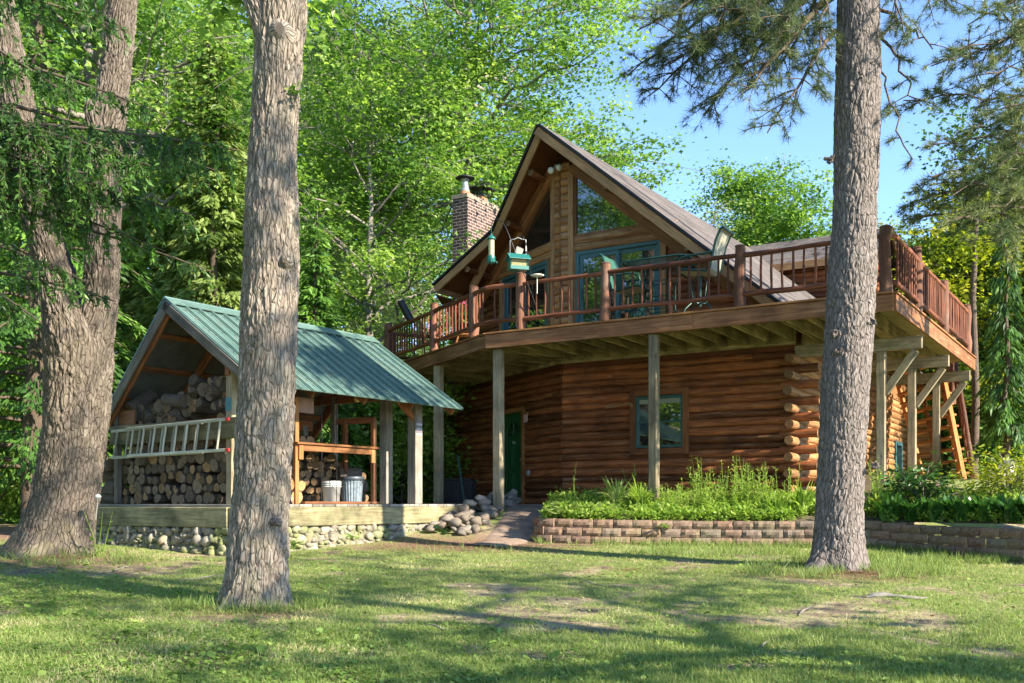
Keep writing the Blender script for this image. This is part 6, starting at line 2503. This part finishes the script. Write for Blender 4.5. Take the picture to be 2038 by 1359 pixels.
# small weeds on the wall and at the stone wall
for j, (px, py, Y_, r_) in enumerate(((1322, 1052, 15.85, .1), (585, 1095, 13.6, .14), (880, 1065, 16.0, .16), (700, 1075, 15.0, .1))):
    rosette(survey(px, py, Y_), 16, r_, r_ * .8, .6, 'clover', ['small leafy sprig growing out of the block wall', 'leafy weed at the stone wall by the middle trunk', 'green weed where the stone wall meets the rock pile', 'little weed in the middle of the stone wall'][j], 'small_weed', r_)
# pinwheel
pw_ = empty('pinwheel', survey(2004, 975, 15.6), 'metal pinwheel garden spinner above the yellow green shrub', 'pinwheel')
c0 = survey(2004, 930, 15.6)
mb = MB()
mb.tube([c0 + A3(0, .03, 0), np.array(pw_.location) - UP * .4], .008, 6)
mb.build('pole', [m_black], pw_)
for i in range(10):
    mb = MB()
    a = i * .6283
    d_ = A3(math.cos(a), 0, math.sin(a))
    s_ = A3(-math.sin(a), 0, math.cos(a))
    mb.prism([c0 + d_ * .02, c0 + d_ * .14 - s_ * .028 - A3(0, .015, 0), c0 + d_ * .145 + s_ * .028 + A3(0, .015, 0)], A3(0, .004, 0))
    mb.build('blade', [plain('dull_blade', (.4, .36, .32), .4, .4, .2, 12) if i == 0 else bpy.data.materials['dull_blade']], pw_)
flower_pot(survey(1886, 955, 21.5), .12, 'pot of purple flowers behind the stair treads', 26, leafmat('purple_petal', [(.2, .03, .25), (.35, .08, .4)], .3))
# ------------------------------------------------------------------ near trees
def fpt(px, py, Y_, r_):
    p = survey(px, py, Y_)
    return [p[0], p[1], p[2], r_]
# forked shaggy maple, left
Yl = 13.9
root = empty('forked_maple', gp(*TREES['left'], -.1), 'huge forked maple trunk with shaggy bark left of the wood shed', 'tree')
fl = {'lobes': [(1, .3, 2.2), (3, .45, .6), (5, .45, 1.9)], 'amt': .6, 'h': .26}
stem_a = [fpt(110, 1125, Yl, .5), fpt(118, 1060, Yl, .45), fpt(135, 960, Yl, .425), fpt(150, 850, Yl, .42), fpt(157, 740, Yl, .44), fpt(152, 670, Yl, .44), fpt(128, 600, Yl + .05, .3), fpt(104, 520, Yl + .1, .235), fpt(78, 430, Yl + .1, .225), fpt(56, 330, Yl + .1, .22), fpt(30, 180, Yl + .1, .215), fpt(2, 40, Yl + .1, .205), fpt(-25, -80, Yl, .2)]
stem_b = [fpt(165, 780, Yl + .03, .3), fpt(180, 680, Yl - .02, .29), fpt(199, 590, Yl - .05, .235), fpt(207, 450, Yl - .05, .215), fpt(208, 330, Yl - .05, .225), fpt(216, 240, Yl - .05, .215), fpt(232, 120, Yl, .19), fpt(245, 0, Yl, .175), fpt(252, -80, Yl, .17)]
stub = [fpt(214, 330, Yl - .1, .13), fpt(228, 265, Yl - .12, .11), fpt(243, 215, Yl - .15, .075), fpt(250, 196, Yl - .16, .03)]
knot = [fpt(202, 300, Yl - .1, .1), fpt(190, 250, Yl - .2, .115), fpt(184, 215, Yl - .24, .1), fpt(186, 200, Yl - .25, .04)]
bark_obj('trunk', [(stem_a, fl), (stem_b, None), (stub, None), (knot, None)], MW['bark_forked'], root, 240, .013, .025, 16, 2.5, 3, .75)
# shaggy maple in the middle
Ym = 9.65
root = empty('shaggy_maple', gp(*TREES['mid'], -.1), 'tall leaning maple trunk with shaggy grey bark in front of the wood shed', 'tree')
fl = {'lobes': [(1, .2, .4), (4, .4, 1.2), (6, .35, .3)], 'amt': .75, 'h': .17}
stem = [fpt(503, 1245, Ym, .33), fpt(509, 1165, Ym, .285), fpt(514, 1080, Ym, .278), fpt(521, 960, Ym, .268), fpt(528, 840, Ym, .262), fpt(534, 700, Ym, .262), fpt(539, 560, Ym, .262), fpt(541, 440, Ym, .252), fpt(542, 330, Ym, .228), fpt(549, 200, Ym, .218), fpt(555, 90, Ym, .222), fpt(559, 20, Ym, .235), fpt(566, -90, Ym, .2)]
fork = [fpt(545, 130, Ym, .13), fpt(532, 60, Ym - .05, .13), fpt(512, 0, Ym - .05, .12), fpt(486, -70, Ym, .12)]
bark_obj('trunk', [(stem, fl), (fork, None)], MW['bark_maple'], root, 240, .009, .02, 16, 2.6, 8, .8)
mb = MB()
for px_, py_, r_ in ((520, 870, .05), (566, 520, .045), (556, 60, .09), (500, 700, .04), (545, 1040, .04)):
    q = survey(px_, py_, Ym - .23)
    mb = MB()
    mb.tube([q + A3(0, .08, 0), q + A3(.0, .0, .01), q + A3(.01, -.035, .0)], [r_ * 1.5, r_, r_ * .55], 9, None, 0, True, None, True, .45)
    mb.build('bark_knot', [MW['bark_maple']], root)
bark_sprig = [survey(x_, y_, Ym - .15) for x_, y_ in ((588, 168), (592, 178), (583, 186), (596, 190))]
leaf_obj('leaf_sprig', [clump_leaves(np.array(bark_sprig), np.full(4, .07), 7, .07, MAPLE, .6)], MW['lf_maple'], root)
# twigs of the same tree hanging at the top of the picture
hi = []
mb = MB()
for x_, y_, x2, y2 in ((560, -60, 610, 40), (560, -60, 640, 15), (520, -60, 470, 30), (520, -60, 440, -5), (500, -60, 400, 30)):
    a, b = survey(x_, y_, Ym), survey(x2, y2, Ym + .6)
    mb.tube(bez(a, (a + b) / 2 + UP * .15, b, 6), np.linspace(.02, .004, 6), 5, None, 0, False)
    for t in (.5, .75, 1):
        hi.append(a + (b - a) * t)
mb.build('twig', [MW['bark_thin']], root)
leaf_obj('crown', [clump_leaves(np.array(hi), np.full(len(hi), .35), 26, .11, MAPLE, .6)], MW['lf_maple'], root)
# pine, right
Yp = 12.4
pine = empty('tall_pine', gp(*TREES['pine'], -.1), 'tall straight pine trunk between the house and the flower bed wall', 'tree')
fl = {'lobes': [(1, .15, .4), (3, .3, 2.1), (5, .35, 1.0)], 'amt': .62, 'h': .2}
stem = [fpt(1664, 1150, Yp, .31), fpt(1667, 1090, Yp, .29), fpt(1671, 1000, Yp, .285), fpt(1677, 880, Yp, .283), fpt(1683, 760, Yp, .286), fpt(1690, 650, Yp, .29), fpt(1696, 540, Yp, .285), fpt(1701, 440, Yp, .262), fpt(1704, 330, Yp, .268), fpt(1706, 240, Yp, .27), fpt(1708, 120, Yp, .262), fpt(1709, 0, Yp, .25), fpt(1710, -200, Yp, .24), fpt(1712, -900, Yp, .2), fpt(1712, -1500, Yp, .1)]
bark_obj('trunk', [(stem, fl)], MW['bark_pine'], pine, 210, .011, .015, 18, 4.4, 14, .7, .045)
mb = MB()
for px_, py_, a in ((1735, 640, .2), (1668, 700, -.9), (1700, 770, -.2), (1742, 925, .3), (1693, 910, -.3), (1715, 145, 0), (1655, 315, -1), (1660, 660, -.5)):
    q = survey(px_, py_, Yp - .24)
    mb = MB()
    for i in range(5):
        mb.tube([q + A3(random.gauss(0, .02), .05, random.gauss(0, .02)), q + A3(random.gauss(0, .03), -.03, random.gauss(-.01, .03))], [.03, .012], 7, None, 0, True, None, True, .5)
    mb.build('branch_stub', [MW['bark_pine']], pine)

# needles -----------------------------------------------------------------
def needle_tufts(P, D, n, ln, w_, tb):
    idx = np.repeat(np.arange(len(P)), n)
    d = D[idx] * rng.uniform(.2, 1.1, (len(idx), 1)) + rng.normal(0, .55, (len(idx), 3))
    N = rng.normal(0, 1, (len(idx), 3))
    l = ln * rng.uniform(.7, 1.2, len(idx))
    c = P[idx] - D[idx] * rng.uniform(0, .06, (len(idx), 1))
    return leaf_arr(c, d, N, l, w_, NEED, np.clip(tb[idx] + rng.normal(0, .12, len(idx)), 0, 1))
def pine_boughs(root, specs, ln=.13, w_=.006, n=17, tb0=.35, bark='bark_dark'):
    """specs: (start, control, end, start radius, twigs, twig reach, bareness)"""
    mb = MB()
    PS, DS, TS = [], [], []
    for a, c, b, r0, nt, reach, bare in specs:
        path = bez(np.asarray(a), np.asarray(c), np.asarray(b), 14)
        path[1:] += rng.normal(0, .025, (13, 3))
        mb.tube(path, np.linspace(r0, .008, 14), 7, None, 0, False)
        for i in range(nt):
            t = bare + (1 - bare) * (i + rng.random()) / nt
            p = path[min(13, int(t * 13))]
            d = unit(unit(np.asarray(b) - np.asarray(a)) * rng.uniform(.3, 1) + rdir(1, -.5, .5)[0] * 1.1)
            L = reach * rng.uniform(.5, 1.2)
            e = p + d * L - UP * L * .12
            tw = bez(p, (p + e) / 2 + UP * L * .08, e, 6)
            mb.tube(tw, np.linspace(.009, .003, 6), 4, None, 0, False)
            tb = rng.uniform(tb0 - .25, tb0 + .35)
            for k in range(5):
                f = rng.uniform(.35, 1)
                q = tw[min(5, int(f * 5))]
                d2 = unit(d + rdir(1, -.6, .5)[0] * .9)
                L2 = L * .35 * rng.random()
                e2 = q + d2 * L2
                if L2 > .08:
                    mb.tube([q, e2], .003, 3, None, 0, False)
                PS.append(e2)
                DS.append(d2)
                TS.append(tb)
            PS.append(e)
            DS.append(d)
            TS.append(tb + .1)
    mb.build('branch', [MW[bark]], root)
    leaf_obj('needles', [needle_tufts(np.array(PS), np.array(DS), n, ln, w_, np.array(TS))], MW['lf_pine'], root)
S = survey
specs = []
for (x0, y0, x1, y1, Y1, r0, nt, rc) in (
        (1660, -10, 1480, 190, 12.2, .055, 26, .55), (1662, 60, 1530, 265, 11.8, .03, 22, .4), (1660, -60, 1330, 130, 12.6, .05, 44, .6),
        (1655, -120, 1270, 60, 12.0, .05, 46, .6), (1655, -140, 1420, 40, 11.6, .04, 40, .55), (1655, -60, 1400, 230, 13.0, .04, 34, .5),
        (1655, -160, 1560, 60, 11.5, .03, 30, .45), (1655, -40, 1560, 130, 12.9, .03, 26, .45), (1655, -100, 1290, 190, 13.2, .04, 38, .5),
        (1655, -150, 1250, 150, 12.8, .04, 34, .5), (1655, -120, 1350, 10, 12.4, .04, 30, .5),
        (1655, -80, 1620, 190, 11.9, .02, 14, .3), (1655, -70, 1370, 100, 11.9, .04, 36, .55), (1655, -30, 1440, 130, 12.4, .04, 36, .5)):
    a, b = S(x0, y0, Yp), S(x1, y1, Y1)
    specs.append((a, (a + b) / 2 + UP * .12, b, r0, nt, rc, .3))
for (x0, y0, x1, y1, Y1, r0, nt, rc) in ((1750, 60, 1830, 210, 12.2, .022, 6, .32), (1752, 20, 1860, 90, 12.0, .025, 8, .4), (1750, -60, 1900, 20, 12.3, .03, 14, .45), (1750, 110, 1810, 330, 12.0, .015, 4, .25), (1752, -100, 1800, 60, 12.0, .02, 9, .35)):
    a, b = S(x0, y0, Yp), S(x1, y1, Y1)
    specs.append((a, (a + b) / 2 + UP * .1, b, r0, nt, rc, .35))
# the crown above the picture, which shades the lawn and the house
for i in range(13):
    f = i / 13
    z = 6.6 + 9.5 * f
    az = i * 2.399
    L = 2.9 * (1 - f * .75)
    a = A3(4.3, Yp, z)
    b = a + A3(math.cos(az) * L, math.sin(az) * L, .25)
    if b[1] < 11.6 and abs(b[0]) < .56 * b[1] and b[2] < .53 * b[1]:
        continue
    specs.append((a, (a + b) / 2 + UP * .25, b, .04, 12, .75, .3))
pine_boughs(pine, specs)
# second pine leaning in from beyond the right edge
p2 = empty('white_pine', gp(9.8, 15.2, -.1), 'white pine outside the right edge whose pale needled boughs hang over the deck end', 'tree')
mb = MB()
mb.tube([A3(9.8, 15.2, -1), A3(9.75, 15.2, 4), A3(9.7, 15.2, 12)], [.3, .24, .08], 12)
mb.build('trunk', [MW['bark_pine']], p2)
specs = []
for (y0, x1, y1, Y1, r0, nt, rc) in ((120, 1960, 150, 13.2, .03, 26, .5), (40, 1850, 130, 13.6, .03, 28, .5), (230, 1860, 290, 13.5, .03, 34, .5), (330, 1815, 400, 13.8, .035, 34, .45), (260, 1900, 380, 13.2, .03, 40, .5),
                                     (400, 1880, 440, 13.0, .03, 34, .5), (180, 1930, 250, 13.9, .03, 38, .5), (90, 1990, 330, 13.1, .03, 38, .5), (-80, 1930, 40, 13.5, .03, 38, .55), (-120, 1990, 90, 13.2, .03, 36, .55), (430, 1960, 480, 13.6, .03, 30, .45), (200, 1800, 200, 13.9, .03, 34, .5), (300, 1850, 350, 13.3, .03, 40, .5), (380, 1800, 440, 13.9, .03, 34, .45), (20, 1900, 100, 13.0, .03, 36, .5), (340, 1970, 410, 12.9, .03, 40, .5), (150, 2010, 210, 12.7, .03, 40, .55)):
    a, b = S(2290, y0, 15.2), S(x1, y1, Y1)
    specs.append((a, (a + b) / 2 + UP * .15, b, r0, nt, rc, .35))
pine_boughs(p2, specs, .12, .008, 22, .6)

# spruce boughs hanging in from the left -----------------------------------
sp = empty('drooping_spruce', gp(-7.0, 10.9, -.1), 'spruce beyond the left edge with long drooping boughs across the forked trunk', 'tree')
mb = MB()
mb.tube([A3(-7.0, 10.9, -1.2), A3(-6.95, 10.9, 4), A3(-6.9, 10.9, 11)], [.26, .2, .06], 12)
mb.build('trunk', [MW['bark_dark']], sp)
mb = MB()
C, D, L_, T_ = [], [], [], []
def spruce_bough(y0, x1, y1, Y1, ns, hang, dens=36):
    a, b = S(-260, y0, 10.9), S(x1, y1, Y1)
    path = bez(a, (a + b) / 2 + UP * .22, b, 16)
    mb.tube(path, np.linspace(.035, .006, 16), 6, None, 0, False)
    for i in range(ns):
        t = .28 + .72 * (i + rng.random()) / ns
        p = path[min(15, int(t * 15))] + rng.normal(0, .03, 3)
        out = unit(b - a) * rng.uniform(.1, .6) + A3(rng.normal(0, .35), rng.normal(0, .55), 0)
        h = hang * rng.uniform(.35, 1.15) * (1.15 - .75 * t)
        e = p + out * h * .75 - UP * h * rng.uniform(.55, 1)
        st = bez(p, p + out * h * .6 - UP * h * .1, e, 7)
        mb.tube(st, np.linspace(.006, .002, 7), 3, None, 0, False)
        m = int(dens * (.5 + h))
        f = rng.random(m)
        P = np.stack([np.interp(f * 6, np.arange(7), st[:, q]) for q in range(3)], 1)
        dd = unit(e - p) + rng.normal(0, .65, (m, 3))
        C.append(P)
        D.append(dd)
        L_.append(rng.uniform(.04, .1, m))
        tb = rng.uniform(.1, .55)
        T_.append(np.clip(tb + .42 * (f > .8) * rng.random(m) + rng.normal(0, .1, m), 0, 1))
for arg in ((240, 478, 300, 10.6, 110, 1.15), (300, 390, 430, 10.9, 80, .8), (200, 300, 330, 10.3, 90, 1.25), (260, 200, 370, 10.4, 95, 1.2), (330, 330, 500, 11.2, 40, .6), (-60, 250, 60, 11.2, 56, .7),
            (60, 330, 230, 11.3, 46, .6), (-20, 150, 200, 10.9, 46, .7), (-160, 190, -10, 10.8, 46, .8), (430, 170, 560, 10.8, 46, .7), (470, 80, 640, 10.6, 36, .7), (130, 60, 250, 10.5, 40, .8), (520, 230, 600, 11.4, 26, .5), (360, 420, 540, 11.6, 26, .5), (150, 430, 340, 11.3, 40, .8)):
    spruce_bough(*arg)
mb.build('branch', [MW['bark_dark']], sp)
C, D, L_, T_ = map(np.concatenate, (C, D, L_, T_))
leaf_obj('needles', [leaf_arr(C, D, rng.normal(0, 1, C.shape), L_, L_ * .3, KITE, T_)], MW['lf_spruce'], sp)

# ------------------------------------------------------------------ woods
def at(px, Y_):
    return gp((px - CX) / F * Y_, Y_, -.15)
B = MW
big = broadleaf(5, 23, 6.9, 5.5, 50, 84, .145, B['lf_maple'], B['bark_thin'], .34, .75, .42, (.6, 1.25), .32, sec=6, nm='maple_tree')
place(big, at(945, 33), 'tall bright green maple rising behind the brick chimney', 'tree')
m2 = broadleaf(9, 15, 5.2, 2.2, 36, 74, .125, B['lf_maple'], B['bark_thin'], .2, .35, .12, (.55, 1.1), .26, sec=5, nm='maple_tree')
place(m2, at(735, 29), 'layered green maple behind the shed and left deck rail', 'tree')
m3 = broadleaf(14, 13.3, 2.7, 4, 44, 100, .14, B['lf_maple'], B['bark_thin'], .18, .5, .3, (.5, .9), .5, sec=4, nm='maple_tree')
place(m3, at(1535, 40), 'round topped maple above the shingled wing roof', 'tree')
m4 = broadleaf(19, 11.8, 1.5, 4, 12, 14, .12, B['lf_pale'], B['bark_thin'], .1, .5, .3, (.4, .7), .6, sec=4, nm='thin_tree')
place(m4, at(1405, 37), 'thin airy tree between the tall maple and the round topped maple', 'tree')
b1 = broadleaf(23, 21, 4.2, 5, 40, 52, .11, B['lf_pale'], B['bark_pale'], .2, .4, .2, (.4, .85), .8, KITE, 5, nm='birch_tree', droop=.9)
place(b1, at(640, 37), 'pale leaved birch with a white trunk right of the shaggy middle trunk', 'tree')
b2 = copy_tree(b1)
place(b2, at(735, 43), 'paler birch farther off behind the layered maple', 'tree', None, 2.1, 1.05)
b3 = copy_tree(b1)
place(b3, at(330, 40), 'tall pale birch showing above the cedars', 'tree', None, 4.0, 1.15)
# filler woods
wA = broadleaf(31, 22, 6, 2.5, 36, 84, .18, B['lf_maple'], B['bark_thin'], .3, .5, .2, (.6, 1.25), .5, sec=5, nm='forest_tree')
gW = 'leafy forest trees behind the house'
labW = 'leafy green forest tree standing in the woods behind the shed and house'
place(wA, at(70, 36), labW, 'tree', gW)
for i, (px, Y_, rz, sc) in enumerate(((240, 44, 1.0, 1.1), (420, 50, 2.2, 1.1), (560, 52, 3.4, 1.2), (840, 52, 4.4, 1.15), (-120, 32, .6, 1.0), (-40, 48, 2.9, 1.1), (700, 60, 1.7, 1.1))):
    c = copy_tree(wA)
    place(c, at(px, Y_), labW, 'tree', gW, rz, sc)
# leafy tree with its pale trunk between the forked stems
tl = broadleaf(41, 17, 4.0, 6.5, 22, 64, .125, B['lf_maple'], B['bark_thin'], .34, .5, .4, (.5, .95), .45, sec=5, nm='maple_tree')
place(tl, at(190, 21), 'maple whose trunk shows between the two stems of the forked maple', 'tree')
# cedars
cd = conifer(51, 10.6, 1.75, B['lf_cedar'], B['bark_dark'], .15, 150, 190, .2, .075, .1, 'cedar', .1, 'cedar_tree', .85, (.3, .85), .75)
place(cd, at(428, 21), 'feathery yellow green cedar left of the shaggy middle trunk', 'tree')
c = copy_tree(cd); place(c, at(372, 22.5), 'second feathery cedar partly behind the first', 'tree', None, 2.0, .98)
c = copy_tree(cd); place(c, at(305, 24.5), 'cedar between the forked maple and the feathery pair', 'tree', None, 4.0, 1.0)
c = copy_tree(cd); place(c, at(505, 25), 'cedar hidden mostly by the shaggy middle trunk', 'tree', None, 5.0, .95)
dk = conifer(57, 6.8, 1.5, B['lf_spruce'], B['bark_dark'], .12, 120, 170, .17, .06, .35, 'spruce', .05, 'dark_cedar', .7, (.25, .8))
place(dk, at(628, 23), 'dark green cedar right of the shaggy middle trunk above the shed roof', 'tree')
c = copy_tree(dk); place(c, at(575, 25.5), 'dark cedar directly behind the middle trunk', 'tree', None, 1.3, 1.15)
sk = conifer(61, 17, 3.4, B['lf_spruce'], B['bark_dark'], .27, 130, 210, .2, .06, .38, 'spruce', .06, 'spruce_tree', .8, (.2, .75))
place(sk, at(72, 20), 'dark spruce with dead lower branches left of the forked maple', 'tree')
c = copy_tree(sk); place(c, at(-90, 24), 'dark spruce at the left edge of the woods', 'tree', None, 1.2, 1.0)
c = copy_tree(sk); place(c, at(260, 30), 'dark spruce far behind the shed ridge', 'tree', None, 2.7, .75)
for px, Y_, sc, lb in ((1985, 30, .64, 'leafy green maple directly beyond the slender trunk'), (1860, 34, .66, 'leafy green maple behind the far deck rail'), (2090, 28, .7, 'leafy green maple cut by the right edge of the view')):
    c = copy_tree(m3); place(c, at(px, Y_), lb, 'tree', None, px * .01, (sc * 1.3, sc * 1.3, sc))
# right side
y1 = broadleaf(71, 9.2, 3.4, 1.6, 30, 70, .115, B['lf_yellow'], B['bark_thin'], .13, .25, .2, (.45, .9), .28, sec=5, nm='yellow_maple', droop=.55)
place(y1, at(2030, 27.5), 'yellow green layered maple beyond the deck stair', 'tree')
c = copy_tree(y1); place(c, at(1870, 31), 'yellow green maple farther back behind the deck corner post', 'tree', None, 2.4, .95)
c = copy_tree(y1); place(c, at(2270, 27), 'yellow green maple cut by the right edge', 'tree', None, 4.4, 1.15)
u1 = broadleaf(93, 11.5, 2.0, 6.5, 14, 26, .15, B['lf_mid'], B['bark_thin'], .12, .5, .3, (.4, .7), .5, sec=4, nm='maple_tree'); place(u1, at(2020, 27), 'maple standing above the yellow maples at the right edge', 'tree')
wp = conifer(77, 6.1, .75, B['lf_spruce'], B['bark_dark'], .1, 46, 90, .22, .05, .9, 'cedar', .2, 'weeping_spruce', 1.6, (.05, .45), .6)
place(wp, at(2003, 22), 'dark weeping spruce with hanging curtains of needles beyond the stair', 'tree')
th = MB()
q = at(1938, 23.5)
th.tube([q, q + A3(.05, 0, 2.2), q + A3(-.02, 0, 4.6), q + A3(.1, 0, 7)], [.1, .085, .07, .04], 10)
tt_ = empty('slender_tree', q, 'slender bare grey trunk right of the deck stair', 'tree')
th.build('trunk', [B['bark_dark']], tt_)
leaf_obj('crown', [clump_leaves(np.array([q + A3(0, 0, 5.6)] * 16) + rng.normal(0, 1, (16, 3)) * A3(.8, .8, .6), np.full(16, .8), 60, .13, MAPLE)], B['lf_yellow'], tt_)
# undergrowth shrubs
sh = broadleaf(81, 3.8, 2.0, .15, 20, 60, .11, B['lf_bright'], B['bark_thin'], .05, .5, .05, (.4, .75), .6, sec=4, nm='understory_shrub', top=.7)
gS = 'green understory shrubs behind the shed'
lS = 'bright green leafy shrub in the understory behind the shed posts'
place(sh, at(620, 25), lS, 'shrub', gS)
for i, (px, Y_, sc) in enumerate(((720, 26.5, .95), (800, 25, 1.05), (690, 31, 1.2), (860, 27.5, 1.1), (770, 33, 1.25), (560, 29, 1.3), (900, 33, 1.2), (640, 36, 1.4), (480, 29, 1.1))):
    c = copy_tree(sh)
    place(c, at(px, Y_), lS, 'shrub', gS, i * 1.3, sc)
gL = 'shrubs on the woodland floor at the left'
lL = 'leafy green shrub on the shady woodland floor left of the forked trunk'
for i, (px, Y_, sc) in enumerate(((-10, 23, .8), (60, 27, 1.0), (190, 27, 1.0), (280, 29, 1.0), (120, 31, 1.2), (-60, 30, 1.2))):
    c = copy_tree(sh)
    place(c, at(px, Y_), lL, 'shrub', gL, i * 1.7 + .4, sc)
sr = broadleaf(87, 3.4, 1.7, .1, 16, 40, .13, B['lf_maple_cool'], B['bark_thin'], .05, .5, .05, (.4, .75), .6, sec=4, nm='understory_shrub', top=.7)
place(sr, at(1992, 26), 'green shrub under the weeping spruce beyond the stair', 'shrub')
for px, Y_, sc, lb in ((1880, 29, 1.1, 'green shrub seen through the open stair'), (2120, 27, 1.1, 'green shrub behind the pinwheel at the right edge'), (1950, 31, 1.3, 'green shrub behind the slender trunk')):
    c = copy_tree(sr)
    place(c, at(px, Y_), lb, 'shrub', None, px * .01, sc)
# trees behind and beside the photographer: they shade the lawn and mirror in the glass
gB = 'lawn trees behind the photographer'
lB = 'leafy tree on the lawn behind the photographer, mirrored in the gable glass'
for x_, y_, sc, rz in ((-17, -9, .8, .3), (-9, -17, .75, 1.9), (-24, 2, .8, 4.0), (-14, -24, .9, 5.0)):
    c = copy_tree(wA)
    place(c, gp(x_, y_), lB, 'tree', gB, rz, sc)
for x_, y_, sc, rz in ((-15, 6.5, .8, 1.1), (-20, 1.5, .8, 2.9), (-17, 12, .7, 4.1)):
    c = copy_tree(wA)
    place(c, gp(x_, y_), 'leafy tree on the lawn beyond the left edge, mirrored in the lower window', 'tree', 'lawn trees beyond the left edge', rz, sc)
lC = 'leafy tree beside the lawn beyond the right edge that shades the grass'
sd1 = broadleaf(99, 16, 4.6, 4.5, 20, 13, .18, B['lf_maple'], B['bark_thin'], .25, .5, .25, (.5, 1.0), .5, sec=5, nm='maple_tree')
place(sd1, gp(9.5, 2.2), lC, 'tree', 'shade trees beside the lawn', 1.0)
for x_, y_, sc, rz in SHADE:
    c = copy_tree(sd1)
    place(c, gp(x_, y_), lC, 'tree', 'shade trees beside the lawn', rz, sc)

# ------------------------------------------------------------------ light, sky, camera
az, el = math.atan2(.82, -.57), math.radians(29)
sd = Vector((math.sin(az) * math.cos(el), math.cos(az) * math.cos(el), math.sin(el)))
lt = bpy.data.lights.new('sun', 'SUN')
lt.energy = 4.4
lt.angle = math.radians(.55)
lt.color = (1.0, .9, .73)
lo_ = bpy.data.objects.new('sun', lt)
COL.objects.link(lo_)
lo_.rotation_euler = (-sd).to_track_quat('-Z', 'Y').to_euler()
w_ = bpy.data.worlds.new('World')
SC.world = w_
w_.use_nodes = True
nt = w_.node_tree
sky = nt.nodes.new('ShaderNodeTexSky')
sky.sky_type = 'NISHITA'
sky.sun_disc = False
sky.sun_elevation = el
sky.sun_rotation = az
sky.air_density = 1.0
sky.dust_density = .1
sky.ozone_density = 3.6
sky.altitude = 3000
nt.links.new(sky.outputs[0], nt.nodes['Background'].inputs['Color'])
nt.nodes['Background'].inputs['Strength'].default_value = .14
cam = bpy.data.cameras.new('camera')
cam.sensor_width = 36
cam.lens = 36 * F / 2038
cam.shift_y = (HY - 679.5) / 2038
cam.clip_start = .1
cam.clip_end = 1500
co = bpy.data.objects.new('camera', cam)
COL.objects.link(co)
co.location = (0, 0, 0)
co.rotation_euler = (math.pi / 2, 0, 0)
SC.camera = co
vs = SC.view_settings
vs.view_transform = 'Standard'
vs.look = 'None'
vs.gamma = 1
vs.exposure = EXPO
cy = SC.cycles
cy.max_bounces = 7
cy.diffuse_bounces = 4
cy.glossy_bounces = 3
cy.transmission_bounces = 5
cy.transparent_max_bounces = 8
cy.sample_clamp_indirect = 6
cy.use_denoising = DENOISE
try:
    cy.denoiser = 'OPENIMAGEDENOISE'
    cy.denoising_input_passes = 'RGB_ALBEDO_NORMAL'
    cy.denoising_prefilter = 'ACCURATE'
    cy.denoising_quality = 'HIGH'
except Exception:
    pass
